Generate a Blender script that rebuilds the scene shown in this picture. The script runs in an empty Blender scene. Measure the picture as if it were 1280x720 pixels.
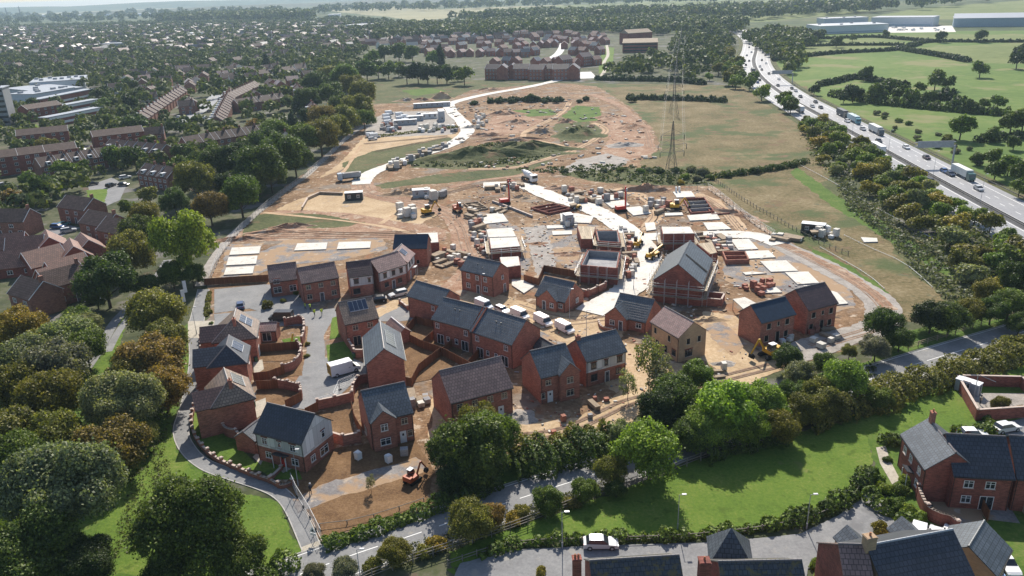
import bpy, math, random
import numpy as np
from mathutils import Vector, Matrix
from mathutils.geometry import delaunay_2d_cdt
R = math.radians
SC = bpy.context.scene
COL = SC.collection

# ---------------------------------------------------------------- camera, sky, sun, exposure
CAM_H, CAM_F, CAM_PITCH, CAM_ROLL = 66.0, 980.0, R(21.0), R(2.1)
cam_data = bpy.data.cameras.new('camera')
cam = bpy.data.objects.new('camera', cam_data); COL.objects.link(cam)
cam_data.sensor_width = 36.0; cam_data.lens = 36.0*CAM_F/1280.0
cam_data.clip_start = 0.5; cam_data.clip_end = 60000
cam.matrix_world = Matrix.Translation((0, 0, CAM_H)) @ Matrix.Rotation(math.pi/2-CAM_PITCH, 4, 'X') @ Matrix.Rotation(-CAM_ROLL, 4, 'Z')
SC.camera = cam
SUN_EL, SUN_AZ = R(40), R(4)            # azimuth clockwise from +Y
w = bpy.data.worlds.new('World'); SC.world = w; w.use_nodes = True
nt = w.node_tree; bgn = nt.nodes['Background']
sky = nt.nodes.new('ShaderNodeTexSky'); sky.sky_type = 'NISHITA'; sky.sun_disc = False
sky.sun_elevation = SUN_EL; sky.sun_rotation = SUN_AZ; sky.air_density = 1.0; sky.dust_density = 1.0; sky.ozone_density = 1.0
nt.links.new(sky.outputs[0], bgn.inputs[0]); bgn.inputs[1].default_value = 0.11
sl = bpy.data.lights.new('sun', 'SUN'); sl.energy = 5.0; sl.angle = R(0.5); sl.color = (1, 0.93, 0.82)
so = bpy.data.objects.new('sun', sl); COL.objects.link(so)
sd = Vector((math.sin(SUN_AZ)*math.cos(SUN_EL), math.cos(SUN_AZ)*math.cos(SUN_EL), math.sin(SUN_EL)))
so.rotation_euler = sd.to_track_quat('Z', 'Y').to_euler(); so.location = (0, 200, 300)
vs = SC.view_settings; vs.view_transform = 'Standard'; vs.look = 'None'; vs.exposure = 0.45; vs.gamma = 1.0; vs.use_curve_mapping = False
SC.cycles.use_denoising = True; SC.cycles.max_bounces = 6; SC.cycles.diffuse_bounces = 3; SC.cycles.glossy_bounces = 2
SC.cycles.transmission_bounces = 2; SC.cycles.transparent_max_bounces = 4; SC.cycles.volume_bounces = 0; SC.cycles.caustics_reflective = False
SC.cycles.sample_clamp_indirect = 4.0

# ---------------------------------------------------------------- survey: pixel of the photo -> place on the ground
_c, _s, _cp, _sp = math.cos(CAM_ROLL), math.sin(CAM_ROLL), math.cos(CAM_PITCH), math.sin(CAM_PITCH)
def at(px, py, z=0.0):
    x = px-640; y = 360-py
    X = _c*x+_s*y; Y = -_s*x+_c*y
    d = (X, CAM_F*_cp+Y*_sp, -CAM_F*_sp+Y*_cp)
    t = (z-CAM_H)/d[2]
    return Vector((d[0]*t, d[1]*t, z))
def depth(p):
    return p[1]*_cp-(p[2]-CAM_H)*_sp
def ppm(p):
    return CAM_F/depth(p)

# ---------------------------------------------------------------- materials
MATS = {}
def mk(name):
    m = bpy.data.materials.new(name); m.use_nodes = True
    nt = m.node_tree; b = nt.nodes['Principled BSDF']
    MATS[name] = m
    return m, nt, b
def N(nt, t, **kw):
    n = nt.nodes.new(t)
    for k, v in kw.items(): setattr(n, k, v)
    return n
def ramp(nt, stops):
    r = N(nt, 'ShaderNodeValToRGB'); e = r.color_ramp.elements
    while len(e) < len(stops): e.new(0.5)
    for i, (p, c) in enumerate(stops):
        e[i].position = p; e[i].color = (*c, 1)
    return r
def noise(nt, vec, scale, detail=3, rough=0.6):
    n = N(nt, 'ShaderNodeTexNoise'); n.inputs['Scale'].default_value = scale; n.inputs['Detail'].default_value = detail
    n.inputs['Roughness'].default_value = rough; nt.links.new(vec, n.inputs['Vector']); return n.outputs['Fac']
def mixc(nt, fac, a, b, mode='MIX'):
    m = N(nt, 'ShaderNodeMix', data_type='RGBA', blend_type=mode)
    for sock, v in ((0, fac), (6, a), (7, b)):
        if hasattr(v, 'is_linked') or hasattr(v, 'links'): nt.links.new(v, m.inputs[sock])
        elif sock == 0: m.inputs[0].default_value = v
        else: m.inputs[sock].default_value = (*v, 1)
    return m.outputs[2]
def vmul(c, k): return tuple(min(1, x*k) for x in c)
def bump(nt, b, h, strength=0.4, dist=0.05):
    n = N(nt, 'ShaderNodeBump'); n.inputs['Strength'].default_value = strength; n.inputs['Distance'].default_value = dist
    nt.links.new(h, n.inputs['Height']); nt.links.new(n.outputs[0], b.inputs['Normal'])
def pos(nt): return N(nt, 'ShaderNodeNewGeometry').outputs['Position']

def plain(name, col, rough=0.7, spec=0.3, var=0.15, scale=0.8, metal=0.0):
    m, nt, b = mk(name)
    f = noise(nt, pos(nt), scale, 4)
    r = ramp(nt, [(0.3, vmul(col, 1-var)), (0.7, vmul(col, 1+var))]); nt.links.new(f, r.inputs[0])
    nt.links.new(r.outputs[0], b.inputs['Base Color'])
    b.inputs['Roughness'].default_value = rough; b.inputs['Specular IOR Level'].default_value = spec; b.inputs['Metallic'].default_value = metal
    return m
def ground(name, stops, s1, s2, rough=0.95, bumpd=0.0, tint=None, s3=None):
    """stops coloured by two mixed noises; tint = (colour, threshold, scale) adds irregular patches"""
    m, nt, b = mk(name); P = pos(nt)
    a = noise(nt, P, s1, 5, 0.65); c = noise(nt, P, s2, 4, 0.7)
    ad = N(nt, 'ShaderNodeMath', operation='ADD'); nt.links.new(a, ad.inputs[0]); nt.links.new(c, ad.inputs[1])
    hf = N(nt, 'ShaderNodeMath', operation='MULTIPLY_ADD'); nt.links.new(ad.outputs[0], hf.inputs[0]); hf.inputs[1].default_value = 1.0; hf.inputs[2].default_value = -0.5
    r = ramp(nt, stops); nt.links.new(hf.outputs[0], r.inputs[0]); col = r.outputs[0]
    for t in (tint or []):
        tn = noise(nt, P, t[2], 4, 0.6); tr = ramp(nt, [(t[1]-0.04, (0, 0, 0)), (t[1]+0.04, (1, 1, 1))]); nt.links.new(tn, tr.inputs[0])
        col = mixc(nt, tr.outputs[0], col, t[0])
    nt.links.new(col, b.inputs['Base Color']); b.inputs['Roughness'].default_value = rough; b.inputs['Specular IOR Level'].default_value = 0.15
    if bumpd: bump(nt, b, hf.outputs[0], 0.8, bumpd)
    return m
def brick(name, col, mortar, w=0.45, h=0.15, var=0.3):
    m, nt, b = mk(name); uv = N(nt, 'ShaderNodeUVMap').outputs[0]
    t = N(nt, 'ShaderNodeTexBrick'); nt.links.new(uv, t.inputs['Vector'])
    t.inputs['Scale'].default_value = 1.0; t.inputs['Brick Width'].default_value = w; t.inputs['Row Height'].default_value = h
    t.inputs['Mortar Size'].default_value = 0.012; t.inputs['Color1'].default_value = (*vmul(col, 1-var), 1)
    t.inputs['Color2'].default_value = (*vmul(col, 1+var), 1); t.inputs['Mortar'].default_value = (*mortar, 1)
    f = noise(nt, pos(nt), 0.35, 5, 0.7); r = ramp(nt, [(0.3, (0.68, 0.68, 0.72)), (0.5, (0.98, 0.96, 0.95)), (0.72, (1.25, 1.2, 1.15))]); nt.links.new(f, r.inputs[0])
    c = mixc(nt, 1.0, t.outputs['Color'], r.outputs[0], 'MULTIPLY')
    nt.links.new(c, b.inputs['Base Color']); b.inputs['Roughness'].default_value = 0.85; b.inputs['Specular IOR Level'].default_value = 0.2
    return m
def tiles(name, col, w=0.5, h=0.55, rough=0.42, spec=0.5, var=0.2, gap=0.3, patch=None, drop=0.035):
    m, nt, b = mk(name); uv = N(nt, 'ShaderNodeUVMap').outputs[0]
    t = N(nt, 'ShaderNodeTexBrick'); nt.links.new(uv, t.inputs['Vector'])
    t.inputs['Scale'].default_value = 1.0; t.inputs['Brick Width'].default_value = w; t.inputs['Row Height'].default_value = h
    t.inputs['Mortar Size'].default_value = 0.05; t.inputs['Mortar Smooth'].default_value = 0.5
    t.inputs['Color1'].default_value = (*vmul(col, 1-var), 1); t.inputs['Color2'].default_value = (*vmul(col, 1+var), 1); t.inputs['Mortar'].default_value = (*vmul(col, gap), 1)
    f = noise(nt, pos(nt), 0.5, 5, 0.7); r = ramp(nt, [(0.3, (0.82, 0.82, 0.82)), (0.72, (1.15, 1.15, 1.15))]); nt.links.new(f, r.inputs[0])
    c = mixc(nt, 1.0, t.outputs['Color'], r.outputs[0], 'MULTIPLY')
    if patch:
        pn = noise(nt, pos(nt), 1.1, 6, 0.75); pr = ramp(nt, [(0.5, (0, 0, 0)), (0.62, (1, 1, 1))]); nt.links.new(pn, pr.inputs[0])
        c = mixc(nt, pr.outputs[0], c, patch)
    nt.links.new(c, b.inputs['Base Color']); b.inputs['Roughness'].default_value = rough; b.inputs['Specular IOR Level'].default_value = spec
    # each course steps down a little over the one below
    sx = N(nt, 'ShaderNodeSeparateXYZ'); nt.links.new(uv, sx.inputs[0])
    mm = N(nt, 'ShaderNodeMath', operation='MULTIPLY'); nt.links.new(sx.outputs[1], mm.inputs[0]); mm.inputs[1].default_value = 1/h
    fr = N(nt, 'ShaderNodeMath', operation='FRACT'); nt.links.new(mm.outputs[0], fr.inputs[0])
    bump(nt, b, fr.outputs[0], 0.4, drop)
    return m
def boards(name, col, w=0.15, rough=0.8):
    m, nt, b = mk(name); uv = N(nt, 'ShaderNodeUVMap').outputs[0]
    t = N(nt, 'ShaderNodeTexBrick'); nt.links.new(uv, t.inputs['Vector']); t.offset = 0
    t.inputs['Scale'].default_value = 1.0; t.inputs['Brick Width'].default_value = w; t.inputs['Row Height'].default_value = 3.1
    t.inputs['Mortar Size'].default_value = 0.015; t.inputs['Color1'].default_value = (*vmul(col, 0.8), 1)
    t.inputs['Color2'].default_value = (*vmul(col, 1.25), 1); t.inputs['Mortar'].default_value = (*vmul(col, 0.35), 1)
    nt.links.new(t.outputs[0], b.inputs['Base Color']); b.inputs['Roughness'].default_value = rough; b.inputs['Specular IOR Level'].default_value = 0.2
    return m
def tinted(name, rough=0.4, spec=0.5, metal=0.0, var=0.0):
    m, nt, b = mk(name); oi = N(nt, 'ShaderNodeObjectInfo'); c = oi.outputs['Color']
    if var:
        f = noise(nt, pos(nt), 1.2, 3); r = ramp(nt, [(0.3, (1-var,)*3), (0.7, (1+var,)*3)]); nt.links.new(f, r.inputs[0])
        c = mixc(nt, 1.0, c, r.outputs[0], 'MULTIPLY')
    nt.links.new(c, b.inputs['Base Color']); b.inputs['Roughness'].default_value = rough
    b.inputs['Specular IOR Level'].default_value = spec; b.inputs['Metallic'].default_value = metal
    return m
def foliage(name, scale=0.55, transl=0.35, fixed=None, spec=.25, fs=.045):
    m, nt, b = mk(name)
    if fixed is None: base = N(nt, 'ShaderNodeObjectInfo').outputs['Color']
    else:
        fr = ramp(nt, [(p, c) for p, c in fixed]); nt.links.new(noise(nt, pos(nt), fs, 4, 0.8), fr.inputs[0]); base = fr.outputs[0]
    f = noise(nt, pos(nt), scale, 4, 0.75)
    r = ramp(nt, [(0.28, (0.55, 0.58, 0.6)), (0.5, (1, 1, 1)), (0.72, (1.55, 1.45, 1.15))]); nt.links.new(f, r.inputs[0])
    c = mixc(nt, 1.0, base, r.outputs[0], 'MULTIPLY')
    rl = ramp(nt, [(0.0, (0.5, 0.55, 0.6)), (0.55, (1, 1, 1)), (1.0, (1.75, 1.6, 1.2))]); nt.links.new(N(nt, 'ShaderNodeNewGeometry').outputs['Random Per Island'], rl.inputs[0])
    c = mixc(nt, 1.0, c, rl.outputs[0], 'MULTIPLY')
    nt.links.new(c, b.inputs['Base Color']); b.inputs['Roughness'].default_value = 0.55; b.inputs['Specular IOR Level'].default_value = spec
    tr = N(nt, 'ShaderNodeBsdfTranslucent'); tc = mixc(nt, 1.0, c, (1.0, 1.1, 0.45), 'MULTIPLY'); nt.links.new(tc, tr.inputs[0])
    mx = N(nt, 'ShaderNodeMixShader'); mx.inputs[0].default_value = transl
    nt.links.new(b.outputs[0], mx.inputs[1]); nt.links.new(tr.outputs[0], mx.inputs[2])
    nt.links.new(mx.outputs[0], nt.nodes['Material Output'].inputs[0])
    return m

# grounds
GREEN, DGREEN = (0.075, 0.13, 0.028), (0.035, 0.07, 0.018)
ground('m_country', [(0.25, (0.03, 0.05, 0.02)), (0.5, (0.075, 0.10, 0.04)), (0.75, (0.15, 0.14, 0.07))], 0.004, 0.03)
ground('m_townland', [(0.25, (0.035, 0.045, 0.022)), (0.5, (0.075, 0.085, 0.04)), (0.75, (0.14, 0.13, 0.09))], 0.05, 0.3, tint=[((0.16, 0.15, 0.145), 0.60, 0.06), ((0.13, 0.085, 0.065), 0.64, 0.11)])
ground('m_lawn', [(0.2, (0.065, 0.115, 0.016)), (0.45, (0.10, 0.165, 0.024)), (0.6, (0.125, 0.18, 0.03)), (0.85, (0.20, 0.22, 0.06))], 0.10, 2.2, bumpd=0.10, tint=[((0.17, 0.17, 0.06), 0.68, 0.13), ((0.075, 0.12, 0.018), 0.62, 0.5)])
ground('m_verge', [(0.2, (0.045, 0.085, 0.015)), (0.5, (0.08, 0.14, 0.022)), (0.8, (0.15, 0.17, 0.05))], 0.15, 1.5, bumpd=0.08)
ground('m_pasture', [(0.2, (0.075, 0.13, 0.028)), (0.5, (0.11, 0.17, 0.038)), (0.8, (0.165, 0.205, 0.06))], 0.012, 0.15, tint=[((0.20, 0.20, 0.085), 0.58, 0.02)])
ground('m_pasture_dry', [(0.2, (0.10, 0.13, 0.04)), (0.5, (0.15, 0.18, 0.06)), (0.8, (0.22, 0.22, 0.10))], 0.01, 0.12)
ground('m_stubble', [(0.2, (0.20, 0.19, 0.10)), (0.5, (0.27, 0.25, 0.14)), (0.8, (0.33, 0.3, 0.18))], 0.006, 0.06)
ground('m_meadow', [(0.2, (0.07, 0.08, 0.03)), (0.4, (0.135, 0.11, 0.05)), (0.58, (0.20, 0.155, 0.08)), (0.8, (0.28, 0.23, 0.135))], 0.06, 0.9, bumpd=0.5,
       tint=[((0.085, 0.105, 0.04), 0.56, 0.035), ((0.17, 0.115, 0.065), 0.62, 0.09), ((0.12, 0.125, 0.075), 0.66, 0.3)])
ground('m_scrub', [(0.2, (0.045, 0.06, 0.022)), (0.5, (0.09, 0.10, 0.04)), (0.8, (0.16, 0.14, 0.07))], 0.06, 0.7, bumpd=0.4, tint=[((0.15, 0.10, 0.055), 0.62, 0.09)])
ground('m_mud', [(0.2, (0.10, 0.065, 0.04)), (0.38, (0.165, 0.10, 0.055)), (0.58, (0.26, 0.165, 0.095)), (0.8, (0.39, 0.28, 0.18))], 0.07, 1.1, bumpd=0.35,
       tint=[((0.22, 0.18, 0.145), 0.58, 0.08), ((0.25, 0.13, 0.07), 0.62, 0.12), ((0.46, 0.37, 0.28), 0.62, 0.4), ((0.09, 0.065, 0.05), 0.66, 0.22)])
ground('m_sand', [(0.2, (0.31, 0.21, 0.12)), (0.5, (0.44, 0.32, 0.195)), (0.8, (0.57, 0.44, 0.29))], 0.12, 1.4, bumpd=0.08, tint=[((0.36, 0.29, 0.23), 0.64, 0.25)])
ground('m_soil', [(0.2, (0.10, 0.055, 0.03)), (0.5, (0.17, 0.10, 0.05)), (0.8, (0.26, 0.16, 0.085))], 0.25, 3.0, bumpd=0.12)
ground('m_track', [(0.2, (0.34, 0.22, 0.13)), (0.5, (0.46, 0.32, 0.2)), (0.8, (0.55, 0.42, 0.29))], 0.2, 2.0, bumpd=0.06)
ground('m_redtrack', [(0.2, (0.22, 0.11, 0.06)), (0.5, (0.31, 0.19, 0.125)), (0.8, (0.45, 0.32, 0.23))], 0.12, 1.2, bumpd=0.25, tint=[((0.42, 0.33, 0.25), 0.6, 0.3), ((0.14, 0.08, 0.055), 0.64, 0.2)])
ground('m_gravel', [(0.2, (0.20, 0.18, 0.16)), (0.5, (0.33, 0.30, 0.27)), (0.8, (0.46, 0.42, 0.38))], 0.4, 5.0, bumpd=0.08)
ground('m_stone_grey', [(0.2, (0.13, 0.12, 0.12)), (0.5, (0.22, 0.205, 0.20)), (0.8, (0.32, 0.30, 0.28))], 0.2, 2.5, bumpd=0.1, tint=[((0.35, 0.24, 0.15), 0.49, 0.16), ((0.44, 0.36, 0.28), 0.64, 0.5)])
ground('m_haul', [(0.2, (0.48, 0.44, 0.38)), (0.5, (0.61, 0.58, 0.53)), (0.8, (0.70, 0.68, 0.64))], 0.2, 2.0, rough=0.8, tint=[((0.50, 0.42, 0.33), 0.68, 0.3)])
ground('m_asphalt', [(0.2, (0.055, 0.055, 0.06)), (0.5, (0.085, 0.085, 0.09)), (0.8, (0.12, 0.12, 0.122))], 0.12, 3.0, rough=0.8)
ground('m_asphalt_pale', [(0.2, (0.17, 0.17, 0.173)), (0.5, (0.22, 0.22, 0.222)), (0.8, (0.28, 0.278, 0.272))], 0.25, 3.0, rough=0.8, tint=[((0.16, 0.16, 0.163), 0.64, 0.15), ((0.28, 0.265, 0.24), 0.66, 0.4)])
ground('m_motorway', [(0.2, (0.24, 0.24, 0.25)), (0.5, (0.30, 0.30, 0.31)), (0.8, (0.36, 0.36, 0.36))], 0.03, 1.0, rough=0.55)
ground('m_paving', [(0.2, (0.30, 0.27, 0.22)), (0.5, (0.42, 0.38, 0.31)), (0.8, (0.52, 0.48, 0.40))], 0.5, 3.0, rough=0.85)
ground('m_concrete', [(0.2, (0.46, 0.43, 0.38)), (0.5, (0.62, 0.59, 0.53)), (0.8, (0.72, 0.69, 0.63))], 0.3, 2.5, rough=0.85, tint=[((0.42, 0.37, 0.31), 0.64, 0.6)])
ground('m_rut', [(0.2, (0.14, 0.09, 0.06)), (0.5, (0.25, 0.17, 0.12)), (0.8, (0.36, 0.27, 0.2))], 0.3, 2.0)
plain('m_kerb', (0.42, 0.40, 0.37), 0.9); plain('m_line', (0.78, 0.78, 0.76), 0.7, var=0.08)
# building materials
brick('m_brick', (0.33, 0.125, 0.085), (0.34, 0.24, 0.19)); brick('m_brick_dark', (0.24, 0.075, 0.055), (0.24, 0.15, 0.12))
brick('m_brick_old', (0.26, 0.12, 0.085), (0.26, 0.2, 0.17)); brick('m_brick_tan', (0.42, 0.29, 0.18), (0.40, 0.32, 0.24), var=0.1)
brick('m_block', (0.30, 0.30, 0.31), (0.42, 0.42, 0.40), 0.45, 0.22, 0.12)
boards('m_render', (0.62, 0.61, 0.60), 0.9); plain('m_white', (0.72, 0.72, 0.72), 0.5, var=0.05); plain('m_render_plain', (0.60, 0.58, 0.55), 0.9, var=0.06)
tiles('m_slate', (0.095, 0.11, 0.128)); tiles('m_slate_old', (0.055, 0.06, 0.07), patch=(0.13, 0.10, 0.03)); tiles('m_slate_dark', (0.05, 0.055, 0.07))
tiles('m_tile_brown', (0.235, 0.15, 0.13)); tiles('m_tile_dark', (0.10, 0.055, 0.05)); tiles('m_tile_pink', (0.33, 0.205, 0.175)); tiles('m_tile_tan', (0.27, 0.19, 0.135))
tiles('m_tile_old', (0.135, 0.095, 0.08), rough=0.7, spec=.12); tiles('m_tile_red', (0.24, 0.12, 0.085), rough=0.6)
plain('m_membrane', (0.025, 0.045, 0.075), 0.75, var=0.2, scale=1.5); plain('m_roof_grey', (0.35, 0.37, 0.40), 0.5, var=0.06)
plain('m_ridge', (0.16, 0.14, 0.14), 0.45, 0.5); plain('m_gutter', (0.02, 0.02, 0.022), 0.4); plain('m_upvc', (0.75, 0.75, 0.74), 0.4, var=0.03)
plain('m_beige', (0.50, 0.44, 0.35), 0.6, var=0.05); plain('m_frame_dark', (0.035, 0.04, 0.045), 0.4)
plain('m_glass', (0.025, 0.03, 0.04), 0.12, 0.8, var=0.3); plain('m_solar', (0.02, 0.03, 0.06), 0.12, 0.8, var=0.15); plain('m_door', (0.10, 0.10, 0.12), 0.4)
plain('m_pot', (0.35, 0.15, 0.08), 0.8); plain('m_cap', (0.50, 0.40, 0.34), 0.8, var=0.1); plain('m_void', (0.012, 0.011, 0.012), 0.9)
boards('m_timber', (0.25, 0.105, 0.05), 0.14); boards('m_deck', (0.42, 0.34, 0.24), 0.22); plain('m_wood', (0.30, 0.23, 0.16), 0.85, var=0.25)
plain('m_pylon', (0.10, 0.10, 0.10), 0.7); plain('m_wood_grey', (0.20, 0.18, 0.155), 0.9, var=0.25); plain('m_steel', (0.42, 0.43, 0.44), 0.45, 0.5, metal=0.3); plain('m_galv', (0.33, 0.34, 0.36), 0.5)
plain('m_orange', (0.40, 0.09, 0.035), 0.5); plain('m_rubber', (0.02, 0.02, 0.02), 0.9); plain('m_lamp_glass', (0.6, 0.6, 0.6), 0.3); plain('m_red', (0.5, 0.03, 0.02), 0.4); plain('m_yellow', (0.6, 0.33, 0.02), 0.5)
plain('m_hivis', (0.55, 0.72, 0.06), 0.7, var=0.05); plain('m_skin', (0.45, 0.26, 0.18), 0.6, var=0.03); plain('m_cloth', (0.03, 0.035, 0.05), 0.9)
plain('m_bark', (0.09, 0.07, 0.05), 0.95, var=0.3, scale=3); plain('m_tarp_blue', (0.03, 0.06, 0.2), 0.5)
tinted('m_paint', 0.3, 0.6); tinted('m_matt', 0.7, 0.3, var=0.12)
foliage('m_leaf'); foliage('m_hedge', 0.9, 0.3)
foliage('m_farwood', 0.25, 0.25, [(0.34, (0.04, 0.065, 0.025)), (0.45, (0.08, 0.11, 0.035)), (0.53, (0.15, 0.17, 0.055)), (0.6, (0.07, 0.10, 0.04)), (0.7, (0.19, 0.165, 0.06))], .08, .022)

# ---------------------------------------------------------------- mesh builder
class MB:
    def __init__(s): s.v = []; s.f = []; s.m = []; s.mi = 0
    def face(s, pts, m=None):
        n = len(s.v); s.v += [tuple(p) for p in pts]; s.f.append(tuple(range(n, n+len(pts)))); s.m.append(s.mi if m is None else m); return s
    def hexa(s, b, t, m=None):
        """b, t: bottom and top loops (ccw seen from above), same length"""
        k = len(b); s.face(list(reversed(b)), m); s.face(t, m)
        for i in range(k): j = (i+1) % k; s.face([b[i], b[j], t[j], t[i]], m)
        return s
    def box(s, cx, cy, cz, sx, sy, sz, rz=0, m=None, rx=0):
        M = Matrix.Rotation(rz, 3, 'Z') @ Matrix.Rotation(rx, 3, 'X'); c = Vector((cx, cy, cz))
        P = [c+M @ Vector((x*sx/2, y*sy/2, z*sz/2)) for z in (-1, 1) for x, y in ((-1, -1), (1, -1), (1, 1), (-1, 1))]
        return s.hexa(P[:4], P[4:], m)
    def prism(s, poly, z0, z1, m=None):
        return s.hexa([(p[0], p[1], z0) for p in poly], [(p[0], p[1], z1) for p in poly], m)
    def bar(s, a, b, r, n=6, r2=None, m=None):
        a = Vector(a); b = Vector(b); d = (b-a); r2 = r if r2 is None else r2
        if d.length < 1e-6: return s
        d.normalize(); u = d.orthogonal().normalized(); w = d.cross(u)
        A = [a+(u*math.cos(2*math.pi*i/n)+w*math.sin(2*math.pi*i/n))*r for i in range(n)]
        B = [b+(u*math.cos(2*math.pi*i/n)+w*math.sin(2*math.pi*i/n))*r2 for i in range(n)]
        return s.hexa(A, B, m)
    def path(s, pts, r, n=6, m=None):
        for a, b in zip(pts, pts[1:]): s.bar(a, b, r, n, m=m)
        return s
    def prof(s, poly, w, y0=0, m=None):
        """side profile (x,z) extruded across y, width w (or a width per vertex)"""
        ws = w if isinstance(w, (list, tuple)) else [w]*len(poly)
        L = [(p[0], y0-q/2, p[1]) for p, q in zip(poly, ws)]; T = [(p[0], y0+q/2, p[1]) for p, q in zip(poly, ws)]
        s.face(L, m); s.face(list(reversed(T)), m); k = len(poly)
        for i in range(k): j = (i+1) % k; s.face([L[j], L[i], T[i], T[j]], m)
        return s
    def mesh(s, name, mats):
        me = bpy.data.meshes.new(name); me.from_pydata(s.v, [], s.f); me.validate()
        for m in (mats if isinstance(mats, (list, tuple)) else [mats]): me.materials.append(MATS[m])
        if len(me.polygons) == len(s.m): me.polygons.foreach_set('material_index', s.m)
        uvl = me.uv_layers.new(name='UVMap'); uv = np.zeros(len(me.loops)*2)
        vs_ = me.vertices
        for p in me.polygons:
            n = p.normal
            u = Vector((-n.y, n.x, 0)) if abs(n.z) < 0.98 else Vector((1, 0, 0))
            u.normalize(); v = n.cross(u)
            for li in p.loop_indices:
                c = vs_[me.loops[li].vertex_index].co; uv[2*li] = c.dot(u); uv[2*li+1] = c.dot(v)
        uvl.data.foreach_set('uv', uv); me.update()
        return me
    def build(s, name, mats, parent=None, color=None):
        return link(name, s.mesh(name, mats), parent, color)
def link(name, me, parent=None, color=None):
    o = bpy.data.objects.new(name, me); COL.objects.link(o)
    if parent is not None: o.parent = parent
    if color: o.color = (*color, 1)
    return o
def tag(o, label=None, cat=None, group=None, kind=None):
    if label: o['label'] = label
    if cat: o['category'] = cat
    if group: o['group'] = group
    if kind: o['kind'] = kind
    return o
def thing(name, label, cat, loc=(0, 0, 0), rz=0, group=None):
    o = bpy.data.objects.new(name, None); COL.objects.link(o); o.location = loc; o.rotation_euler = (0, 0, rz)
    o.empty_display_size = 0.5
    return tag(o, label, cat, group)
KIDS = {}
def copy_tree(o, parent=None, color=None, paint=()):
    if not KIDS:
        pass
    c = o.copy(); COL.objects.link(c); c.parent = parent
    if color and (not paint or o.name.split('.')[0] in paint) and o.type == 'MESH': c.color = (*color, 1)
    for ch in o.children: copy_tree(ch, c, color, paint)
    return c
def instance(proto, loc, rz, label, group=None, color=None, paint=(), scale=None):
    c = copy_tree(proto, None, color, paint); c.location = loc; c.rotation_euler = (0, 0, rz)
    if scale: c.scale = scale
    c['label'] = label
    if group: c['group'] = group
    elif 'group' in c: del c['group']
    return c
PROTO = []
def retire(o):
    """remove a source object tree once its copies stand"""
    for ch in list(o.children): retire(ch)
    bpy.data.objects.remove(o)
ORD = ['first', 'second', 'third', 'fourth', 'fifth', 'sixth', 'seventh', 'eighth', 'ninth', 'tenth', 'eleventh', 'twelfth', 'thirteenth', 'fourteenth', 'fifteenth',
       'sixteenth', 'seventeenth', 'eighteenth', 'nineteenth', 'twentieth']
def ordn(i):
    if i < 20: return ORD[i]
    t = ['', '', 'twenty', 'thirty', 'forty', 'fifty', 'sixty', 'seventy', 'eighty', 'ninety']
    i += 1; d, u = divmod(i, 10)
    if i >= 100: return '%dth' % i
    return (t[d][:-1]+'ieth') if u == 0 else t[d]+'-'+ORD[u-1]

# ---------------------------------------------------------------- ground sheets
def smooth(P, n=6, closed=False):
    out = []; k = len(P)
    rng = range(k) if closed else range(k-1)
    for i in rng:
        if closed: a, b, c, d = P[(i-1) % k], P[i], P[(i+1) % k], P[(i+2) % k]
        else: a, b, c, d = P[max(i-1, 0)], P[i], P[i+1], P[min(i+2, k-1)]
        for j in range(n):
            t = j/n
            out.append(0.5*((2*b)+(c-a)*t+(2*a-5*b+4*c-d)*t*t+(3*b-a-3*c+d)*t*t*t))
    if not closed: out.append(P[-1].copy())
    return out
_used = {}
def lvl(n):
    _used[n] = (_used.get(n, -1)+1) % 8
    return 0.006*n+0.0007*_used[n]
GZ = 0.11                       # top of the laid surfaces: things stand here
def densify(P, step):
    out = []
    for a, b in zip(P, P[1:]+P[:1]):
        n = max(1, int((b-a).length/step)); out += [a+(b-a)*(i/n) for i in range(n)]
    return out
def flat(P, z):
    v, _, f, *_r = delaunay_2d_cdt([Vector((p.x, p.y)) for p in P], [], [list(range(len(P)))], 1, 1e-4)
    mb = MB(); mb.v = [(p.x, p.y, z) for p in v]
    for t in f:
        a, b, c = (v[i] for i in t)
        if (b-a).cross(c-a) < 0: t = t[::-1]
        mb.f.append(tuple(t)); mb.m.append(0)
    return mb
def sheet(name, px, mat, level, jit=0.0, sm=False, step=None, world=False):
    P = [Vector(p) for p in px] if world else [at(*p) for p in px]
    if sm: P = smooth(P, 6, True)
    if jit:
        rnd = random.Random(len(px)*17+level); P = densify(P, step or max(0.6, jit*1.2)); n = len(P)
        ph = [rnd.uniform(0, 6.28) for _ in range(4)]
        Q = []
        for i, p in enumerate(P):
            t = (P[(i+1) % n]-P[i-1]); t = Vector((-t.y, t.x, 0)); t = t.normalized() if t.length > 1e-6 else Vector((1, 0, 0))
            d = jit*(0.5*math.sin(p.x*0.31/jit+ph[0])+0.4*math.sin(p.y*0.53/jit+ph[1])+rnd.uniform(-0.45, 0.45))
            Q.append(p+t*d)
        P = Q
    return tag(flat(P, lvl(level)).build(name, mat), kind='structure')
def ribbon(P, w0, w1, z, mb, m=None):
    """strip following P between offsets w0 and w1 (left positive)"""
    n = len(P); L = []
    for i in range(n):
        t = P[min(i+1, n-1)]-P[max(i-1, 0)]; t = Vector((-t.y, t.x, 0)).normalized(); L.append(t)
    for i in range(n-1):
        a = P[i]+L[i]*w0; b = P[i+1]+L[i+1]*w0; c = P[i+1]+L[i+1]*w1; d = P[i]+L[i]*w1
        mb.face([(a.x, a.y, z), (b.x, b.y, z), (c.x, c.y, z), (d.x, d.y, z)], m)
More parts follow.
